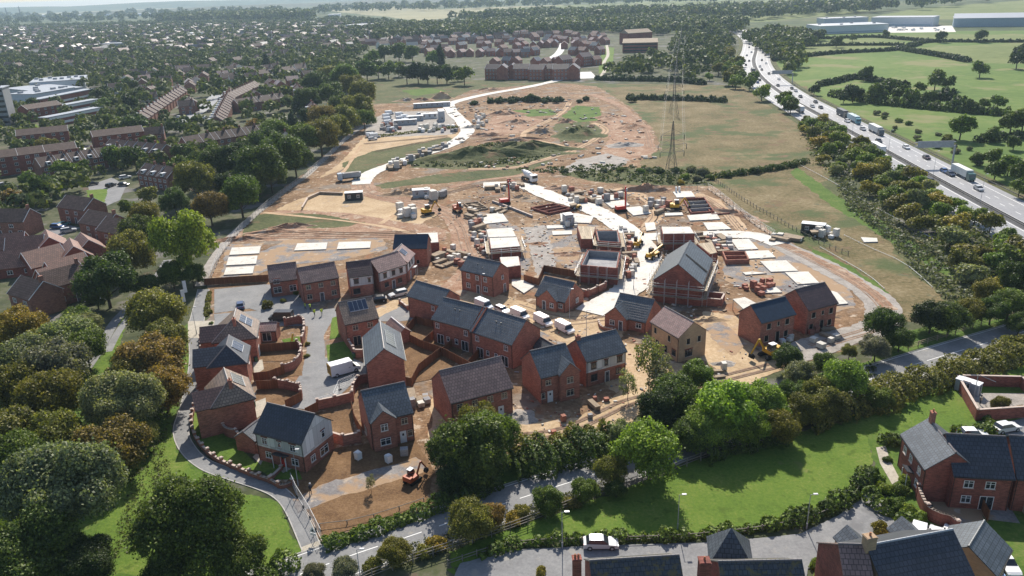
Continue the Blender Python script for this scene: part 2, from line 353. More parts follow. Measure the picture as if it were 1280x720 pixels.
def road(name, px, w, mat, level, jit=0.0, seg=8):
    P = smooth([at(*p) for p in px], seg)
    if jit:
        L = []; Rr = []; rnd = random.Random(int(px[0][0]*7+level)); n = len(P)
        P2 = []
        for a, b in zip(P, P[1:]):
            k = max(1, int((b-a).length/1.5)); P2 += [a+(b-a)*(i/k) for i in range(k)]
        P2.append(P[-1]); P = P2; n = len(P)
        for i in range(n):
            t = P[min(i+1, n-1)]-P[max(i-1, 0)]; t = Vector((-t.y, t.x, 0)).normalized()
            ja = jit*(math.sin(i*0.37)*0.5+rnd.uniform(-.5, .5)); jb = jit*(math.sin(i*0.29+1)*0.5+rnd.uniform(-.5, .5))
            L.append(P[i]+t*(w/2+ja)); Rr.append(P[i]-t*(w/2+jb))
        mb = MB(); z = lvl(level)
        for i in range(n-1): mb.face([(L[i].x, L[i].y, z), (Rr[i].x, Rr[i].y, z), (Rr[i+1].x, Rr[i+1].y, z), (L[i+1].x, L[i+1].y, z)])
    else:
        mb = MB(); ribbon(P, w/2, -w/2, lvl(level), mb)
    return tag(mb.build(name, mat), kind='structure'), P
# ================================================================ the ground
def S(o): return tag(o, kind='structure')
g = MB(); k = 60
g.face([(14000*math.cos(2*math.pi*i/k), 14000*math.sin(2*math.pi*i/k), 0) for i in range(k)])
S(g.build('ground', 'm_country'))
# low wooded ridges that close the horizon
def hill(cx, cy, L, W, Hh, rz, mat, seed):
    rnd = random.Random(seed); nx, ny = 60, 10; M = Matrix.Rotation(rz, 3, 'Z'); ph = [rnd.uniform(0, 6) for _ in range(4)]
    mb = MB(); P = []
    for i in range(nx+1):
        row = []
        for j in range(ny+1):
            u = i/nx; v = j/ny*2-1; e = math.sin(math.pi*u)**0.5
            h = Hh*e*math.cos(v*math.pi/2)*(0.8+0.12*math.sin(u*9+ph[0])+0.1*math.sin(u*23+ph[1]))-1
            p = M @ Vector(((u-.5)*L, v*W/2, 0)); row.append((cx+p.x, cy+p.y, h))
        P.append(row)
    for i in range(nx):
        for j in range(ny): mb.face([P[i][j], P[i+1][j], P[i+1][j+1], P[i][j+1]])
    o = mb.build('hills', mat)
    for p in o.data.polygons: p.use_smooth = True
    return S(o)
hill(-2300, 7600, 7000, 1500, 66, 0.05, 'm_country', 1); hill(1500, 8600, 8000, 1800, 70, -0.05, 'm_country', 2); hill(-5200, 6800, 5000, 1500, 58, 0.3, 'm_country', 3)
hill(-900, 5200, 3800, 800, 26, 0.08, 'm_farwood_ground' if 'm_farwood_ground' in MATS else 'm_townland', 4)

# big land parcels
sheet('parkland', [(-700, 60), (-200, 60), (0, 48), (300, 40), (520, 42), (640, 34), (840, 42), (930, 40), (935, 60), (925, 90), (1000, 150), (1280, 330), (1500, 460), (1500, 760), (-700, 900)], 'm_townland', 1, 3.0, step=10)
sheet('arable_field', [(395, 12), (520, 6), (545, 10), (560, 18), (530, 22), (470, 20)], 'm_stubble', 2, 6)
sheet('arable_field', [(470, 19), (560, 11), (700, 6), (720, 10), (640, 16), (545, 24), (520, 26)], 'm_stubble', 3, 6)
sheet('arable_field', [(640, 10), (800, 2), (1080, -4), (1090, 2), (900, 9), (800, 12), (640, 18)], 'm_pasture_dry', 4, 6)
sheet('arable_field', [(860, 25), (960, 18), (1080, 10), (1090, 14), (960, 27), (880, 30)], 'm_pasture_dry', 2, 4)
sheet('arable_field', [(20, 16), (150, 12), (260, 9), (300, 11), (200, 15), (60, 20)], 'm_stubble', 2, 6)
sheet('arable_field', [(200, 6), (330, 2), (420, 0), (420, 3), (300, 6)], 'm_pasture_dry', 2, 6)
sheet('arable_field', [(1085, 22), (1150, 10), (1285, 0), (1500, -6), (1500, 26), (1285, 26), (1180, 24)], 'm_pasture_dry', 2, 4)
# pasture beside the motorway
sheet('pasture', [(968, 42), (1100, 40), (1285, 38), (1500, 36), (1500, 300), (1290, 262), (1200, 215), (1120, 175), (1050, 140), (1000, 112), (975, 90), (962, 70)], 'm_pasture', 2, 2.0, step=6)
sheet('pasture', [(965, 55), (1000, 50), (1130, 52), (1140, 57), (1060, 62), (965, 75)], 'm_pasture_dry', 3, 1)
sheet('pasture', [(1140, 60), (1285, 53), (1400, 50), (1400, 85), (1285, 80), (1190, 78)], 'm_pasture_dry', 3, 1)
sheet('pasture', [(1050, 50), (1160, 42), (1285, 44), (1400, 42), (1400, 50), (1280, 50), (1160, 52)], 'm_pasture_dry', 4, 1)
# grass fields round the site
sheet('rough_grass', [(462, 98), (560, 99), (640, 104), (720, 104), (1010, 108), (1015, 185), (1040, 215), (1085, 250), (1180, 325), (1225, 378), (1180, 392), (1130, 400), (1080, 430), (1000, 470), (880, 300), (640, 300), (440, 240), (400, 215), (440, 165)], 'm_meadow', 3, 1.5, step=4)
sheet('rough_grass', [(462, 98), (600, 100), (650, 106), (640, 112), (570, 126), (470, 130)], 'm_scrub', 4, 1.5, step=3)
sheet('grass_patch', [(500, 113), (540, 110), (560, 114), (520, 120)], 'm_verge', 5, 1.5)
sheet('scrub', [(893, 228), (940, 215), (1010, 205), (1060, 235), (1120, 280), (1180, 330), (1230, 380), (1130, 402), (1112, 390), (1080, 360), (1000, 310), (955, 285), (915, 250)], 'm_meadow', 5, 1.0)
sheet('bramble_bank', [(1040, 215), (1085, 250), (1130, 285), (1180, 325), (1235, 382), (1200, 390), (1150, 345), (1110, 300), (1060, 262), (1020, 235)], 'm_scrub', 6, 1.5)
sheet('grass_strip', [(995, 208), (1045, 245), (1100, 275), (1200, 345), (1190, 350), (1095, 290), (1040, 258), (990, 218)], 'm_verge', 7, 0.8)
sheet('grass_strip', [(1010, 308), (1060, 330), (1110, 362), (1128, 400), (1112, 396), (1082, 358), (1030, 328)], 'm_verge', 7, 0.8)
# the building site
sheet('site_ground', [(258, 352), (270, 325), (292, 292), (340, 248), (385, 215), (425, 178), (452, 150), (470, 130), (560, 126), (590, 112), (640, 108), (700, 104), (745, 108), (790, 135), (815, 160), (825, 185), (800, 205), (895, 235),
      (935, 268), (985, 300), (1035, 328), (1085, 362), (1118, 396), (1100, 422), (1050, 438), (1000, 456), (940, 470), (880, 476), (830, 500), (790, 520), (770, 545), (700, 556), (640, 568), (560, 590), (545, 640), (470, 658), (404, 676), (392, 650), (360, 610),
      (330, 560), (290, 470), (258, 420)], 'm_mud', 8, 1.2, step=2.0)
sheet('sandy_ground', [(540, 500), (600, 480), (660, 520), (700, 532), (770, 495), (800, 470), (812, 440), (840, 452), (905, 468), (955, 452), (985, 462), (940, 480), (880, 482), (830, 505), (790, 524), (768, 545), (700, 555), (640, 565), (560, 585), (540, 560)], 'm_sand', 10, 0.8)
sheet('sandy_ground', [(640, 375), (705, 392), (760, 380), (790, 400), (770, 425), (830, 440), (800, 480), (770, 492), (700, 430), (650, 415), (600, 385)], 'm_sand', 10, 0.6)
sheet('sandy_ground', [(880, 390), (950, 400), (940, 440), (990, 445), (980, 458), (900, 470), (870, 440)], 'm_sand', 10, 0.6)
sheet('field_mud', [(300, 290), (345, 262), (430, 266), (520, 280), (560, 288), (560, 300), (470, 300), (300, 302), (280, 305)], 'm_redtrack', 10, 1.0)
sheet('grass_patch', [(322, 268), (380, 266), (460, 278), (430, 284), (330, 285), (300, 296)], 'm_scrub', 11, 1.0)
sheet('stripped_field', [(345, 262), (392, 242), (450, 238), (520, 252), (550, 268), (520, 284), (440, 274)], 'm_sand', 9, 1.0)
sheet('grass_mound', [(510, 210), (560, 195), (610, 178), (660, 176), (700, 186), (708, 192), (660, 206), (590, 212)], 'm_scrub', 12, 1.0)
sheet('grass_strip', [(470, 232), (520, 222), (640, 208), (700, 198), (640, 222), (540, 230), (480, 236)], 'm_scrub', 11, 1.0)
sheet('grass_strip', [(700, 218), (760, 208), (870, 214), (895, 232), (830, 232), (760, 230)], 'm_scrub', 11, 1.0)
sheet('grass_strip', [(425, 205), (470, 188), (560, 172), (572, 176), (500, 200), (440, 222)], 'm_scrub', 11, 0.8)
sheet('grass_patch', [(690, 160), (700, 148), (735, 150), (755, 165), (745, 178), (700, 178)], 'm_scrub', 12, 0.8)
sheet('grass_patch', [(700, 146), (720, 132), (750, 134), (755, 150), (720, 153)], 'm_verge', 12, 1.0)
sheet('grass_patch', [(640, 138), (690, 136), (700, 144), (660, 146)], 'm_verge', 12, 1.0)
sheet('spoil_ground', [(755, 150), (790, 142), (815, 165), (818, 190), (780, 205), (745, 205), (760, 175)], 'm_redtrack', 12, 1.0)
sheet('spoil_ground', [(600, 170), (620, 140), (680, 150), (670, 165)], 'm_redtrack', 10, 1.0)
sheet('grey_rubble_ground', [(720, 200), (760, 192), (790, 200), (770, 212), (700, 216)], 'm_gravel', 13, 1.0)
sheet('depot_yard', [(462, 150), (485, 140), (560, 138), (570, 152), (568, 168), (470, 172), (455, 165)], 'm_gravel', 12, 0.8)
sheet('depot_field', [(425, 205), (455, 172), (575, 166), (572, 174), (500, 190), (450, 204), (400, 222)], 'm_sand', 10, 0.8)
sheet('hardstanding', [(318, 318), (360, 300), (480, 298), (485, 312), (430, 325), (350, 332), (318, 345), (275, 350), (283, 306), (330, 304)], 'm_stone_grey', 13, 0.4)
sheet('hardstanding', [(590, 262), (612, 268), (660, 290), (665, 330), (655, 345), (640, 335), (612, 322), (600, 300)], 'm_stone_grey', 13, 0.4)
sheet('hardstanding', [(676, 282), (720, 280), (790, 285), (800, 320), (775, 345), (720, 340), (690, 325)], 'm_stone_grey', 13, 0.4)
sheet('hardstanding', [(900, 300), (960, 298), (1010, 325), (1060, 352), (1068, 385), (1040, 392), (1000, 375), (930, 362), (905, 350)], 'm_stone_grey', 13, 0.4)
sheet('hardstanding', [(880, 408), (905, 402), (935, 430), (915, 445), (890, 425)], 'm_stone_grey', 13, 0.3)
sheet('gravel_track', [(655, 285), (680, 282), (690, 310), (695, 340), (670, 345), (662, 310)], 'm_gravel', 14, 0.4)
# haul roads and tracks
road('haul_road', [(700, 100), (683, 104), (655, 110), (625, 115), (600, 120), (578, 125), (562, 131), (566, 141), (578, 153), (584, 163), (576, 174), (555, 184), (525, 195), (495, 205), (470, 214), (456, 222), (452, 231)], 7.0, 'm_haul', 38, 0.5)
road('dirt_road', [(452, 229), (458, 240), (480, 247), (520, 254), (555, 265), (575, 282), (583, 305), (590, 330), (580, 352), (560, 368)], 7.5, 'm_redtrack', 18, 0.8)
road('haul_road', [(604, 232), (640, 231), (664, 235), (684, 244), (706, 252), (735, 260), (760, 272), (776, 284), (795, 299), (804, 315), (806, 332), (797, 350), (782, 364), (760, 378), (738, 392)], 7.4, 'm_haul', 38, 0.5)
road('haul_road', [(800, 297), (830, 296), (880, 294), (930, 294), (950, 297), (975, 306)], 6.0, 'm_haul', 37, 0.4)
road('perimeter_track', [(940, 294), (965, 302), (1000, 318), (1040, 338), (1075, 358), (1100, 380), (1106, 398), (1088, 412), (1050, 424), (1015, 434), (975, 448)], 7.0, 'm_gravel', 19, 0.6)
road('red_track', [(950, 300), (985, 309), (1025, 327), (1062, 347), (1090, 366), (1112, 388)], 3.0, 'm_redtrack', 20, 0.6)
road('dirt_track', [(585, 212), (640, 210), (668, 203), (700, 194), (730, 182), (750, 170), (757, 163), (750, 157), (740, 154)], 3.2, 'm_track', 19, 0.4)
road('dirt_track', [(700, 194), (716, 190), (700, 182), (680, 178), (655, 172), (662, 162), (688, 150), (705, 138), (712, 128)], 3.0, 'm_track', 17, 0.4)
road('dirt_track', [(740, 118), (770, 130), (790, 145), (805, 162), (812, 185)], 5.0, 'm_redtrack', 17, 0.8)
road('dirt_track', [(330, 266), (380, 271), (450, 279), (500, 288), (530, 298)], 1.6, 'm_track', 17, 0.3)
road('dirt_track', [(475, 280), (495, 268), (510, 258)], 1.6, 'm_track', 17, 0.3)
road('dirt_track', [(560, 235), (600, 226), (650, 220), (700, 214)], 3.0, 'm_redtrack', 17, 0.4)
road('sandy_track', [(855, 240), (890, 250), (905, 262), (920, 278), (930, 290)], 3.5, 'm_track', 17, 0.5)
road('sandy_track', [(770, 236), (800, 245), (815, 258), (820, 272), (805, 288)], 4.0, 'm_track', 17, 0.6)
road('footpath', [(250, 358), (262, 332), (285, 300), (320, 268), (352, 242), (385, 218), (415, 190), (440, 168), (470, 150), (500, 142)], 2.6, 'm_gravel', 16, 0.2)
road('dirt_track', [(420, 222), (432, 212), (442, 196), (452, 182)], 1.5, 'm_track', 17, 0.3)

# wheel ruts worn into the roads and the open ground
rut = random.Random(8); rb = MB()
def ruts(px, off=.85, w=.35, n=1, wob=.5):
    P = smooth([at(*p) for p in px], 8)
    for k in range(n):
        a = rut.uniform(-wob, wob)
        for q in (-off, off): ribbon(P, q+a+w/2, q+a-w/2, 0.135, rb)
for px in ([(452, 229), (458, 240), (480, 247), (520, 254), (555, 265), (575, 282), (583, 305), (590, 330), (580, 352)], [(700, 194), (730, 182), (750, 170), (757, 163), (750, 157)], [(585, 212), (640, 210), (668, 203), (700, 194)], [(662, 162), (688, 150), (705, 138), (712, 128)], [(975, 306), (1000, 318), (1040, 338), (1075, 358), (1100, 380), (1106, 398), (1088, 412), (1050, 424), (1015, 434)],
           [(300, 300), (360, 290), (440, 292), (520, 290)], [(330, 296), (400, 296), (500, 294)], [(545, 560), (620, 545), (700, 535), (780, 500), (830, 490), (900, 470), (960, 455)], [(600, 232), (570, 240), (540, 246)], [(800, 246), (815, 258), (820, 272), (805, 288)], [(880, 245), (905, 262), (920, 278), (930, 290)],
           [(640, 385), (700, 402), (760, 396)], [(560, 172), (520, 180), (470, 190)], [(455, 180), (500, 176), (560, 170)], [(765, 130), (790, 145), (805, 162), (812, 185)]): ruts(px, n=2, wob=1.6)
S(rb.build('wheel_ruts', 'm_rut'))
# lawns and open grass near the camera
sheet('lawn', [(216, 420), (235, 405), (236, 460), (222, 520), (215, 545), (226, 570), (252, 592), (300, 612), (345, 632), (380, 690), (372, 720), (200, 760), (-200, 900), (-300, 560), (60, 470), (170, 430)], 'm_verge', 8, 0.8)
sheet('lawn', [(216, 440), (234, 440), (234, 468), (214, 530), (220, 565), (252, 592), (300, 612), (345, 632), (378, 690), (372, 700), (300, 730), (140, 720), (120, 660), (160, 600), (190, 520)], 'm_lawn', 9, 0.5)
sheet('lawn', [(570, 720), (560, 690), (640, 660), (700, 640), (800, 605), (900, 565), (1000, 540), (1100, 505), (1190, 478), (1290, 455), (1400, 440), (1400, 560), (1200, 560), (1090, 560), (1086, 600), (1060, 632), (1010, 655), (900, 670), (760, 676), (640, 682), (560, 712)], 'm_lawn', 9, 0.4)
sheet('garden_lawn', [(1085, 545), (1280, 520), (1400, 520), (1400, 760), (1200, 740), (1130, 640), (1100, 610)], 'm_verge', 10, 0.3)
sheet('verge', [(404, 676), (470, 655), (545, 634), (560, 606), (640, 578), (760, 558), (860, 520), (980, 480), (1090, 450), (1100, 425), (1180, 400), (1290, 378), (1290, 395), (1180, 432), (1080, 462), (980, 500), (860, 545), (740, 585), (620, 622), (470, 676), (350, 712)], 'm_verge', 12, 0.4)

# ---- residential road by the trees (left), with kerbs
def kerbed(name, left, right, mat, level, kerbs=(True, True), kw=0.15, kh=0.11):
    Lp = smooth([at(*p) for p in left], 6); Rp = smooth([at(*p) for p in right], 6)
    mb = MB(); z = lvl(level); n = min(len(Lp), len(Rp))
    o = flat(Lp+Rp[::-1], z).build(name, mat)
    S(o)
    for P, on, sgn in ((Lp, kerbs[0], 1), (Rp, kerbs[1], -1)):
        if not on: continue
        m2 = MB(); d = kw*sgn
        for a, b in zip(P, P[1:]):
            t = (b-a); t = Vector((-t.y, t.x, 0)).normalized()*d
            m2.hexa([(a.x, a.y, 0), (b.x, b.y, 0), (b.x+t.x, b.y+t.y, 0), (a.x+t.x, a.y+t.y, 0)][::sgn], [(a.x, a.y, kh), (b.x, b.y, kh), (b.x+t.x, b.y+t.y, kh), (a.x+t.x, a.y+t.y, kh)][::sgn])
        S(m2.build('kerb', 'm_kerb'))
kerbed('lane', [(235, 422), (236, 455), (226, 505), (216, 538), (225, 565), (250, 587), (287, 601), (320, 612), (342, 623), (357, 642), (377, 689)],
       [(251, 422), (252, 470), (243, 505), (237, 538), (243, 556), (262, 575), (300, 588), (330, 596), (352, 606), (380, 635), (402, 683)], 'm_asphalt_pale', 14)
kerbed('lane', [(247, 362), (242, 382), (236, 404)], [(262, 362), (259, 382), (255, 404)], 'm_asphalt_pale', 14)
sheet('block_crossing', [(235, 402), (270, 401), (270, 422), (235, 423)], 'm_paving', 15)
sheet('block_crossing', [(376, 685), (400, 676), (404, 686), (378, 700)], 'm_paving', 16)
# street through the new homes
sheet('estate_street', [(268, 393), (330, 388), (345, 388), (388, 388), (418, 386), (440, 398), (475, 384), (505, 370), (530, 372), (548, 390), (520, 400), (500, 402), (475, 402), (440, 412), (415, 402), (405, 420), (407, 448), (440, 448), (458, 455), (458, 472), (440, 480), (424, 496), (405, 500), (385, 512), (350, 510), (340, 495), (365, 485), (378, 465), (383, 440), (385, 408), (350, 408), (268, 420)], 'm_asphalt_pale', 15, 0.1, step=0.5)
sheet('car_park', [(268, 362), (330, 356), (385, 356), (388, 388), (345, 396), (312, 386), (268, 392)], 'm_asphalt_pale', 16)
sheet('estate_road', [(520, 352), (640, 375), (700, 398), (720, 420), (700, 432), (640, 405), (600, 385), (560, 372), (530, 372)], 'm_stone_grey', 14, 0.3)
sheet('sandy_road', [(500, 372), (560, 356), (640, 372), (710, 398), (775, 402), (765, 425), (700, 428), (650, 400), (560, 376), (500, 384), (470, 398), (462, 392)], 'm_sand', 16, 0.4)
# gardens: turned soil, turf and slabs
for pl in ([(318, 430), (372, 428), (378, 448), (350, 452), (318, 452)], [(318, 456), (374, 452), (378, 470), (318, 474)], [(320, 488), (372, 480), (378, 500), (322, 516)], [(385, 520), (440, 512), (444, 548), (390, 552)],
           [(500, 410), (548, 398), (590, 420), (560, 470), (515, 480), (505, 450)], [(590, 425), (645, 430), (650, 455), (600, 460)], [(425, 410), (460, 400), (470, 430), (440, 445)]):
    sheet('garden_soil', pl, 'm_soil', 18, 0.1)
sheet('garden_soil', [(352, 606), (420, 560), (520, 548), (542, 590), (530, 640), (470, 656), (404, 672), (385, 640)], 'm_soil', 18, 0.3)
sheet('rubble_track', [(366, 625), (420, 600), (470, 588), (520, 572), (534, 590), (500, 600), (460, 612), (400, 630), (372, 642)], 'm_stone_grey', 19, 0.35)
for pl in ([(352, 425), (378, 420), (380, 432), (362, 436)], [(408, 432), (440, 425), (442, 452), (410, 452)], [(252, 424), (268, 424), (270, 438), (254, 438)], [(246, 500), (262, 492), (300, 560), (330, 590), (300, 586), (258, 565), (240, 540)], [(330, 560), (372, 585), (378, 600), (345, 600), (318, 585)], [(415, 398), (424, 395), (432, 420), (412, 425)]):
    sheet('turf', pl, 'm_lawn', 19, 0.06)
for pl in ([(316, 452), (328, 450), (330, 462), (318, 470)], [(316, 504), (332, 498), (334, 515), (320, 524)], [(318, 432), (330, 431), (330, 440), (318, 442)], [(316, 572), (326, 562), (334, 566), (326, 582)], [(350, 588), (380, 572), (384, 577), (354, 592)]):
    sheet('patio', pl, 'm_paving', 20)
# ---- the old road along the bottom
C1 = [(250, 765), (350, 728), (445, 693), (512, 671), (570, 651), (625, 632), (692, 610), (750, 591), (850, 556), (950, 522), (1040, 491), (1125, 462), (1180, 445), (1260, 421), (1400, 378)]
rd, RP = road('old_road', C1, 7.6, 'm_asphalt_pale', 16)
for off in (3.95, -3.95):
    m2 = MB()
    for a, b in zip(RP, RP[1:]):
        t = (b-a); t = Vector((-t.y, t.x, 0)).normalized(); p = [a+t*(off-.08), b+t*(off-.08), b+t*(off+.08), a+t*(off+.08)]
        m2.hexa([(q.x, q.y, 0) for q in p][::-1] if False else [(q.x, q.y, 0) for q in p], [(q.x, q.y, 0.12) for q in p])
    S(m2.build('kerb', 'm_kerb'))
m2 = MB(); dist = 0
for a, b in zip(RP, RP[1:]):
    n = max(1, int((b-a).length/1.0))
    for i in range(n):
        dist += (b-a).length/n
        if dist % 6 < 4.2: ribbon([a+(b-a)*(i/n), a+(b-a)*((i+1)/n)], 0.07, -0.07, lvl(18), m2)
S(m2.build('centre_line', 'm_line'))
m2 = MB(); ribbon(RP, 3.55, 3.43, lvl(18), m2); ribbon(RP, -3.43, -3.55, lvl(18), m2); S(m2.build('edge_line', 'm_line'))
sheet('footway', [(404, 684), (470, 660), (545, 636), (620, 612), (700, 585), (700, 588), (620, 616), (545, 641), (470, 665), (400, 690)], 'm_stone_grey', 15)
# close in the bottom right
sheet('close', [(560, 740), (575, 705), (640, 688), (740, 683), (900, 678), (1000, 668), (1050, 644), (1082, 615), (1105, 632), (1135, 655), (1190, 660), (1230, 672), (1190, 700), (1060, 700), (1010, 712), (1000, 760), (700, 790)], 'm_asphalt_pale', 16, 0.05, step=0.4)
sheet('turf', [(1015, 740), (1018, 705), (1050, 683), (1052, 740)], 'm_lawn', 18)
sheet('garden_path', [(1095, 560), (1107, 558), (1112, 575), (1125, 600), (1115, 606), (1100, 580)], 'm_paving', 17)
sheet('patio', [(1150, 628), (1218, 625), (1230, 650), (1190, 660), (1165, 650)], 'm_stone_grey', 16)
sheet('patio', [(1218, 632), (1262, 634), (1275, 655), (1232, 650)], 'm_stone_grey', 17)
sheet('play_yard', [(1198, 492), (1290, 492), (1330, 525), (1225, 522)], 'm_gravel', 15)
sheet('driveway', [(1245, 530), (1290, 522), (1400, 530), (1400, 560), (1262, 550)], 'm_asphalt_pale', 16)

# ---- motorway
MC = [(1700, 500), (1450, 375), (1280, 284), (1185, 232.5), (1090, 180), (1035, 150), (985, 122), (960, 104), (947, 90), (942, 76), (945, 62), (943, 51), (932, 42), (915, 36)]
MP = smooth([at(*p) for p in MC], 10)
mb = MB(); ribbon(MP, 17, -18, lvl(10), mb); S(mb.build('motorway_verge', 'm_scrub'))
for nm, a, b in (('motorway_carriageway', -1.5, -13.6), ('motorway_carriageway', 13.2, 1.5)):
    mb = MB(); ribbon(MP, a, b, lvl(13), mb); S(mb.build(nm, 'm_motorway'))
mb = MB(); ribbon(MP, 1.5, -1.5, lvl(12), mb); S(mb.build('central_reservation', 'm_asphalt'))
def along(P, s):
    for a, b in zip(P, P[1:]):
        L = (b-a).length
        if s <= L: return a+(b-a)*(s/L), (b-a).normalized()
        s -= L
    return P[-1], (P[-1]-P[-2]).normalized()
mlen = sum((b-a).length for a, b in zip(MP, MP[1:]))
mb = MB()
for off in (-5.4, -8.0, 5.4, 8.0):
    s = 0
    while s < min(mlen, 1300):
        p, t = along(MP, s); q, t2 = along(MP, s+3.0); ribbon([p, q], off+.1, off-.1, lvl(15), mb); s += 9
S(mb.build('lane_dashes', 'm_line'))
mb = MB()
for off in (-2.0, -11.0, 2.0, 10.8): ribbon(MP, off+.12, off-.12, lvl(15), mb)
S(mb.build('edge_line', 'm_line'))
def mpos(px, py):
    """nearest place on the motorway centre line: point, direction, offset of the pixel's ground point"""
    p = at(px, py); best = None
    for a, b in zip(MP, MP[1:]):
        d = b-a; u = max(0, min(1, (p-a).dot(d)/d.length_squared)); q = a+d*u
        if best is None or (q-p).length < best[0]: best = ((q-p).length, q, d.normalized())
    _, q, t = best; nn = Vector((-t.y, t.x, 0)); return p, t, (p-q).dot(nn)
# far town roads
for px, wd in (([(215, 160), (232, 150), (250, 138), (262, 128), (272, 118)], 9), ([(236, 108), (252, 100), (262, 92)], 8), ([(640, 100), (660, 92), (668, 80), (690, 72), (700, 64), (705, 52)], 8), ([(735, 98), (728, 90)], 14)):
    road('town_road', px, wd, 'm_motorway', 6)
sheet('town_yard', [(110, 232), (140, 222), (158, 232), (150, 250), (132, 258), (115, 255)], 'm_asphalt_pale', 6)
sheet('town_yard', [(40, 300), (75, 278), (100, 285), (62, 302)], 'm_asphalt_pale', 6)
sheet('grass_patch', [(108, 238), (135, 236), (130, 258), (112, 258)], 'm_lawn', 7, 0.3)
sheet('grass_patch', [(30, 215), (90, 200), (140, 190), (148, 196), (90, 208), (40, 222)], 'm_lawn', 7, 0.3)
sheet('grass_patch', [(15, 165), (45, 155), (50, 160), (22, 170)], 'm_lawn', 7, 0.3)
sheet('grass_patch', [(175, 186), (192, 184), (192, 192), (178, 192)], 'm_lawn', 7, 0.3)
sheet('grass_strip', [(125, 455), (155, 395), (165, 388), (150, 430), (128, 470), (110, 470)], 'm_lawn', 10, 0.3)
road('footpath', [(105, 465), (125, 435), (142, 405), (160, 385), (190, 355), (210, 325)], 2.2, 'm_asphalt_pale', 12)
road('footpath', [(135, 440), (148, 415), (165, 392)], 1.6, 'm_asphalt_pale', 12)
road('park_path', [(752, 95), (757, 85), (755, 78), (760, 68), (758, 55)], 3.0, 'm_paving', 8)
sheet('grass_patch', [(748, 92), (750, 72), (756, 58), (768, 60), (766, 78), (760, 90)], 'm_lawn', 7, 0.5)
# turned spoil heaps and grassed mounds: real relief on the site
def mound(px, py, rx, ry, h, mat, rz=0.0, seed=1, name='spoil_heap'):
    rnd = random.Random(seed); c = at(px, py); M = Matrix.Rotation(rz, 3, 'Z'); nr, na = 7, 26; ph = [rnd.uniform(0, 6.28) for _ in range(5)]
    mb = MB(); rings = []
    for i in range(nr+1):
        t = i/nr; ring = []
        for j in range(na):
            a = 2*math.pi*j/na; k = 1+0.13*math.sin(3*a+ph[0])+0.1*math.sin(5*a+ph[1])+0.05*math.sin(9*a+ph[2])
            p = M @ Vector((rx*t*k*math.cos(a), ry*t*k*math.sin(a), 0))
            z = h*(math.cos(t*math.pi)*0.5+0.5)*(1+0.22*math.sin(2*a*(1+t)+ph[3])+0.15*rnd.uniform(-1, 1))
            ring.append((c.x+p.x, c.y+p.y, z if i < nr else -0.02))
        rings.append(ring)
    mb.face(rings[1][:])
    for i in range(1, nr):
        for j in range(na): mb.face([rings[i][j], rings[i+1][j], rings[i+1][(j+1) % na], rings[i][(j+1) % na]])
    o = mb.build(name, mat)
    for p in o.data.polygons: p.use_smooth = True
    return S(o)
for i, a in enumerate([(600, 197, 38, 12, 4.0, 'm_scrub', 0.1), (655, 188, 24, 10, 3.5, 'm_scrub', -0.1), (722, 168, 12, 16, 3.5, 'm_scrub', 0.3), (678, 166, 9, 4, 2.2, 'm_stone_grey'), (707, 153, 6, 4, 1.8, 'm_redtrack'), (646, 154, 12, 6, 2.0, 'm_redtrack'),
      (630, 143, 14, 6, 2.0, 'm_redtrack'), (588, 160, 6, 4, 1.4, 'm_gravel'), (552, 123, 8, 6, 4.0, 'm_track'), (508, 126, 9, 5, 1.8, 'm_stone_grey'), (527, 126, 9, 5, 1.8, 'm_redtrack'), (612, 113, 14, 5, 1.6, 'm_redtrack'), (365, 284, 8, 2, 1.2, 'm_redtrack'),
      (500, 243, 9, 4, 1.5, 'm_stone_grey'), (512, 240, 6, 3, 1.2, 'm_stone_grey'), (700, 236, 9, 3, 1.2, 'm_redtrack'), (808, 238, 11, 3, 2.2, 'm_redtrack'), (655, 248, 5, 3, 1.3, 'm_track'), (790, 160, 10, 10, 2.0, 'm_redtrack'), (760, 148, 8, 10, 1.5, 'm_redtrack'),
      (640, 176, 20, 4, 1.5, 'm_redtrack'), (610, 170, 12, 4, 1.5, 'm_redtrack'), (780, 182, 10, 6, 1.4, 'm_gravel'), (905, 455, 3, 1.5, .5, 'm_gravel'), (650, 522, 3.5, 3, 0.9, 'm_gravel'), (300, 300, 10, 2.5, 1, 'm_redtrack'), (340, 290, 10, 2.5, .9, 'm_redtrack'), (920, 268, 12, 2.5, 1.2, 'm_redtrack', -0.9), (672, 305, 4, 2, .5, 'm_redtrack'), (710, 318, 6, 2.5, .7, 'm_redtrack'), (885, 400, 5, 2, .8, 'm_sand')]):
    mound(*a, seed=i+3)
# ================================================================ houses
def frame(A, B, E, he, pitch):
    """from the photo: ridge ends A, B and one point E of the eave -> footprint frame"""
    if not isinstance(E, tuple):                     # half width given: front is the camera's side
        hr = he+abs(E)*math.tan(R(pitch)); a, b = at(*A, hr), at(*B, hr); u = Vector((b.x-a.x, b.y-a.y, 0)).normalized()
        c = (a+b)/2; c.z = 0
        return c, math.atan2(u.y, u.x), (b-a).length, 2*abs(E), hr
    hr = he+3
    for _ in range(30):
        a, b, e = at(*A, hr), at(*B, hr), at(*E, he)
        u = Vector((b.x-a.x, b.y-a.y, 0)).normalized(); n = Vector((u.y, -u.x, 0))
        d = (e-a).dot(n); hr = 0.5*hr+0.5*(he+min(7, abs(d))*math.tan(R(pitch)))
    if d < 0: a, b = b, a; u = -u; n = -n; d = -d
    c = (a+b)/2; c.z = 0
    return c, math.atan2(u.y, u.x), (b-a).length, 2*abs(d), hr      # local -y is the side of E
WKINDS = {}
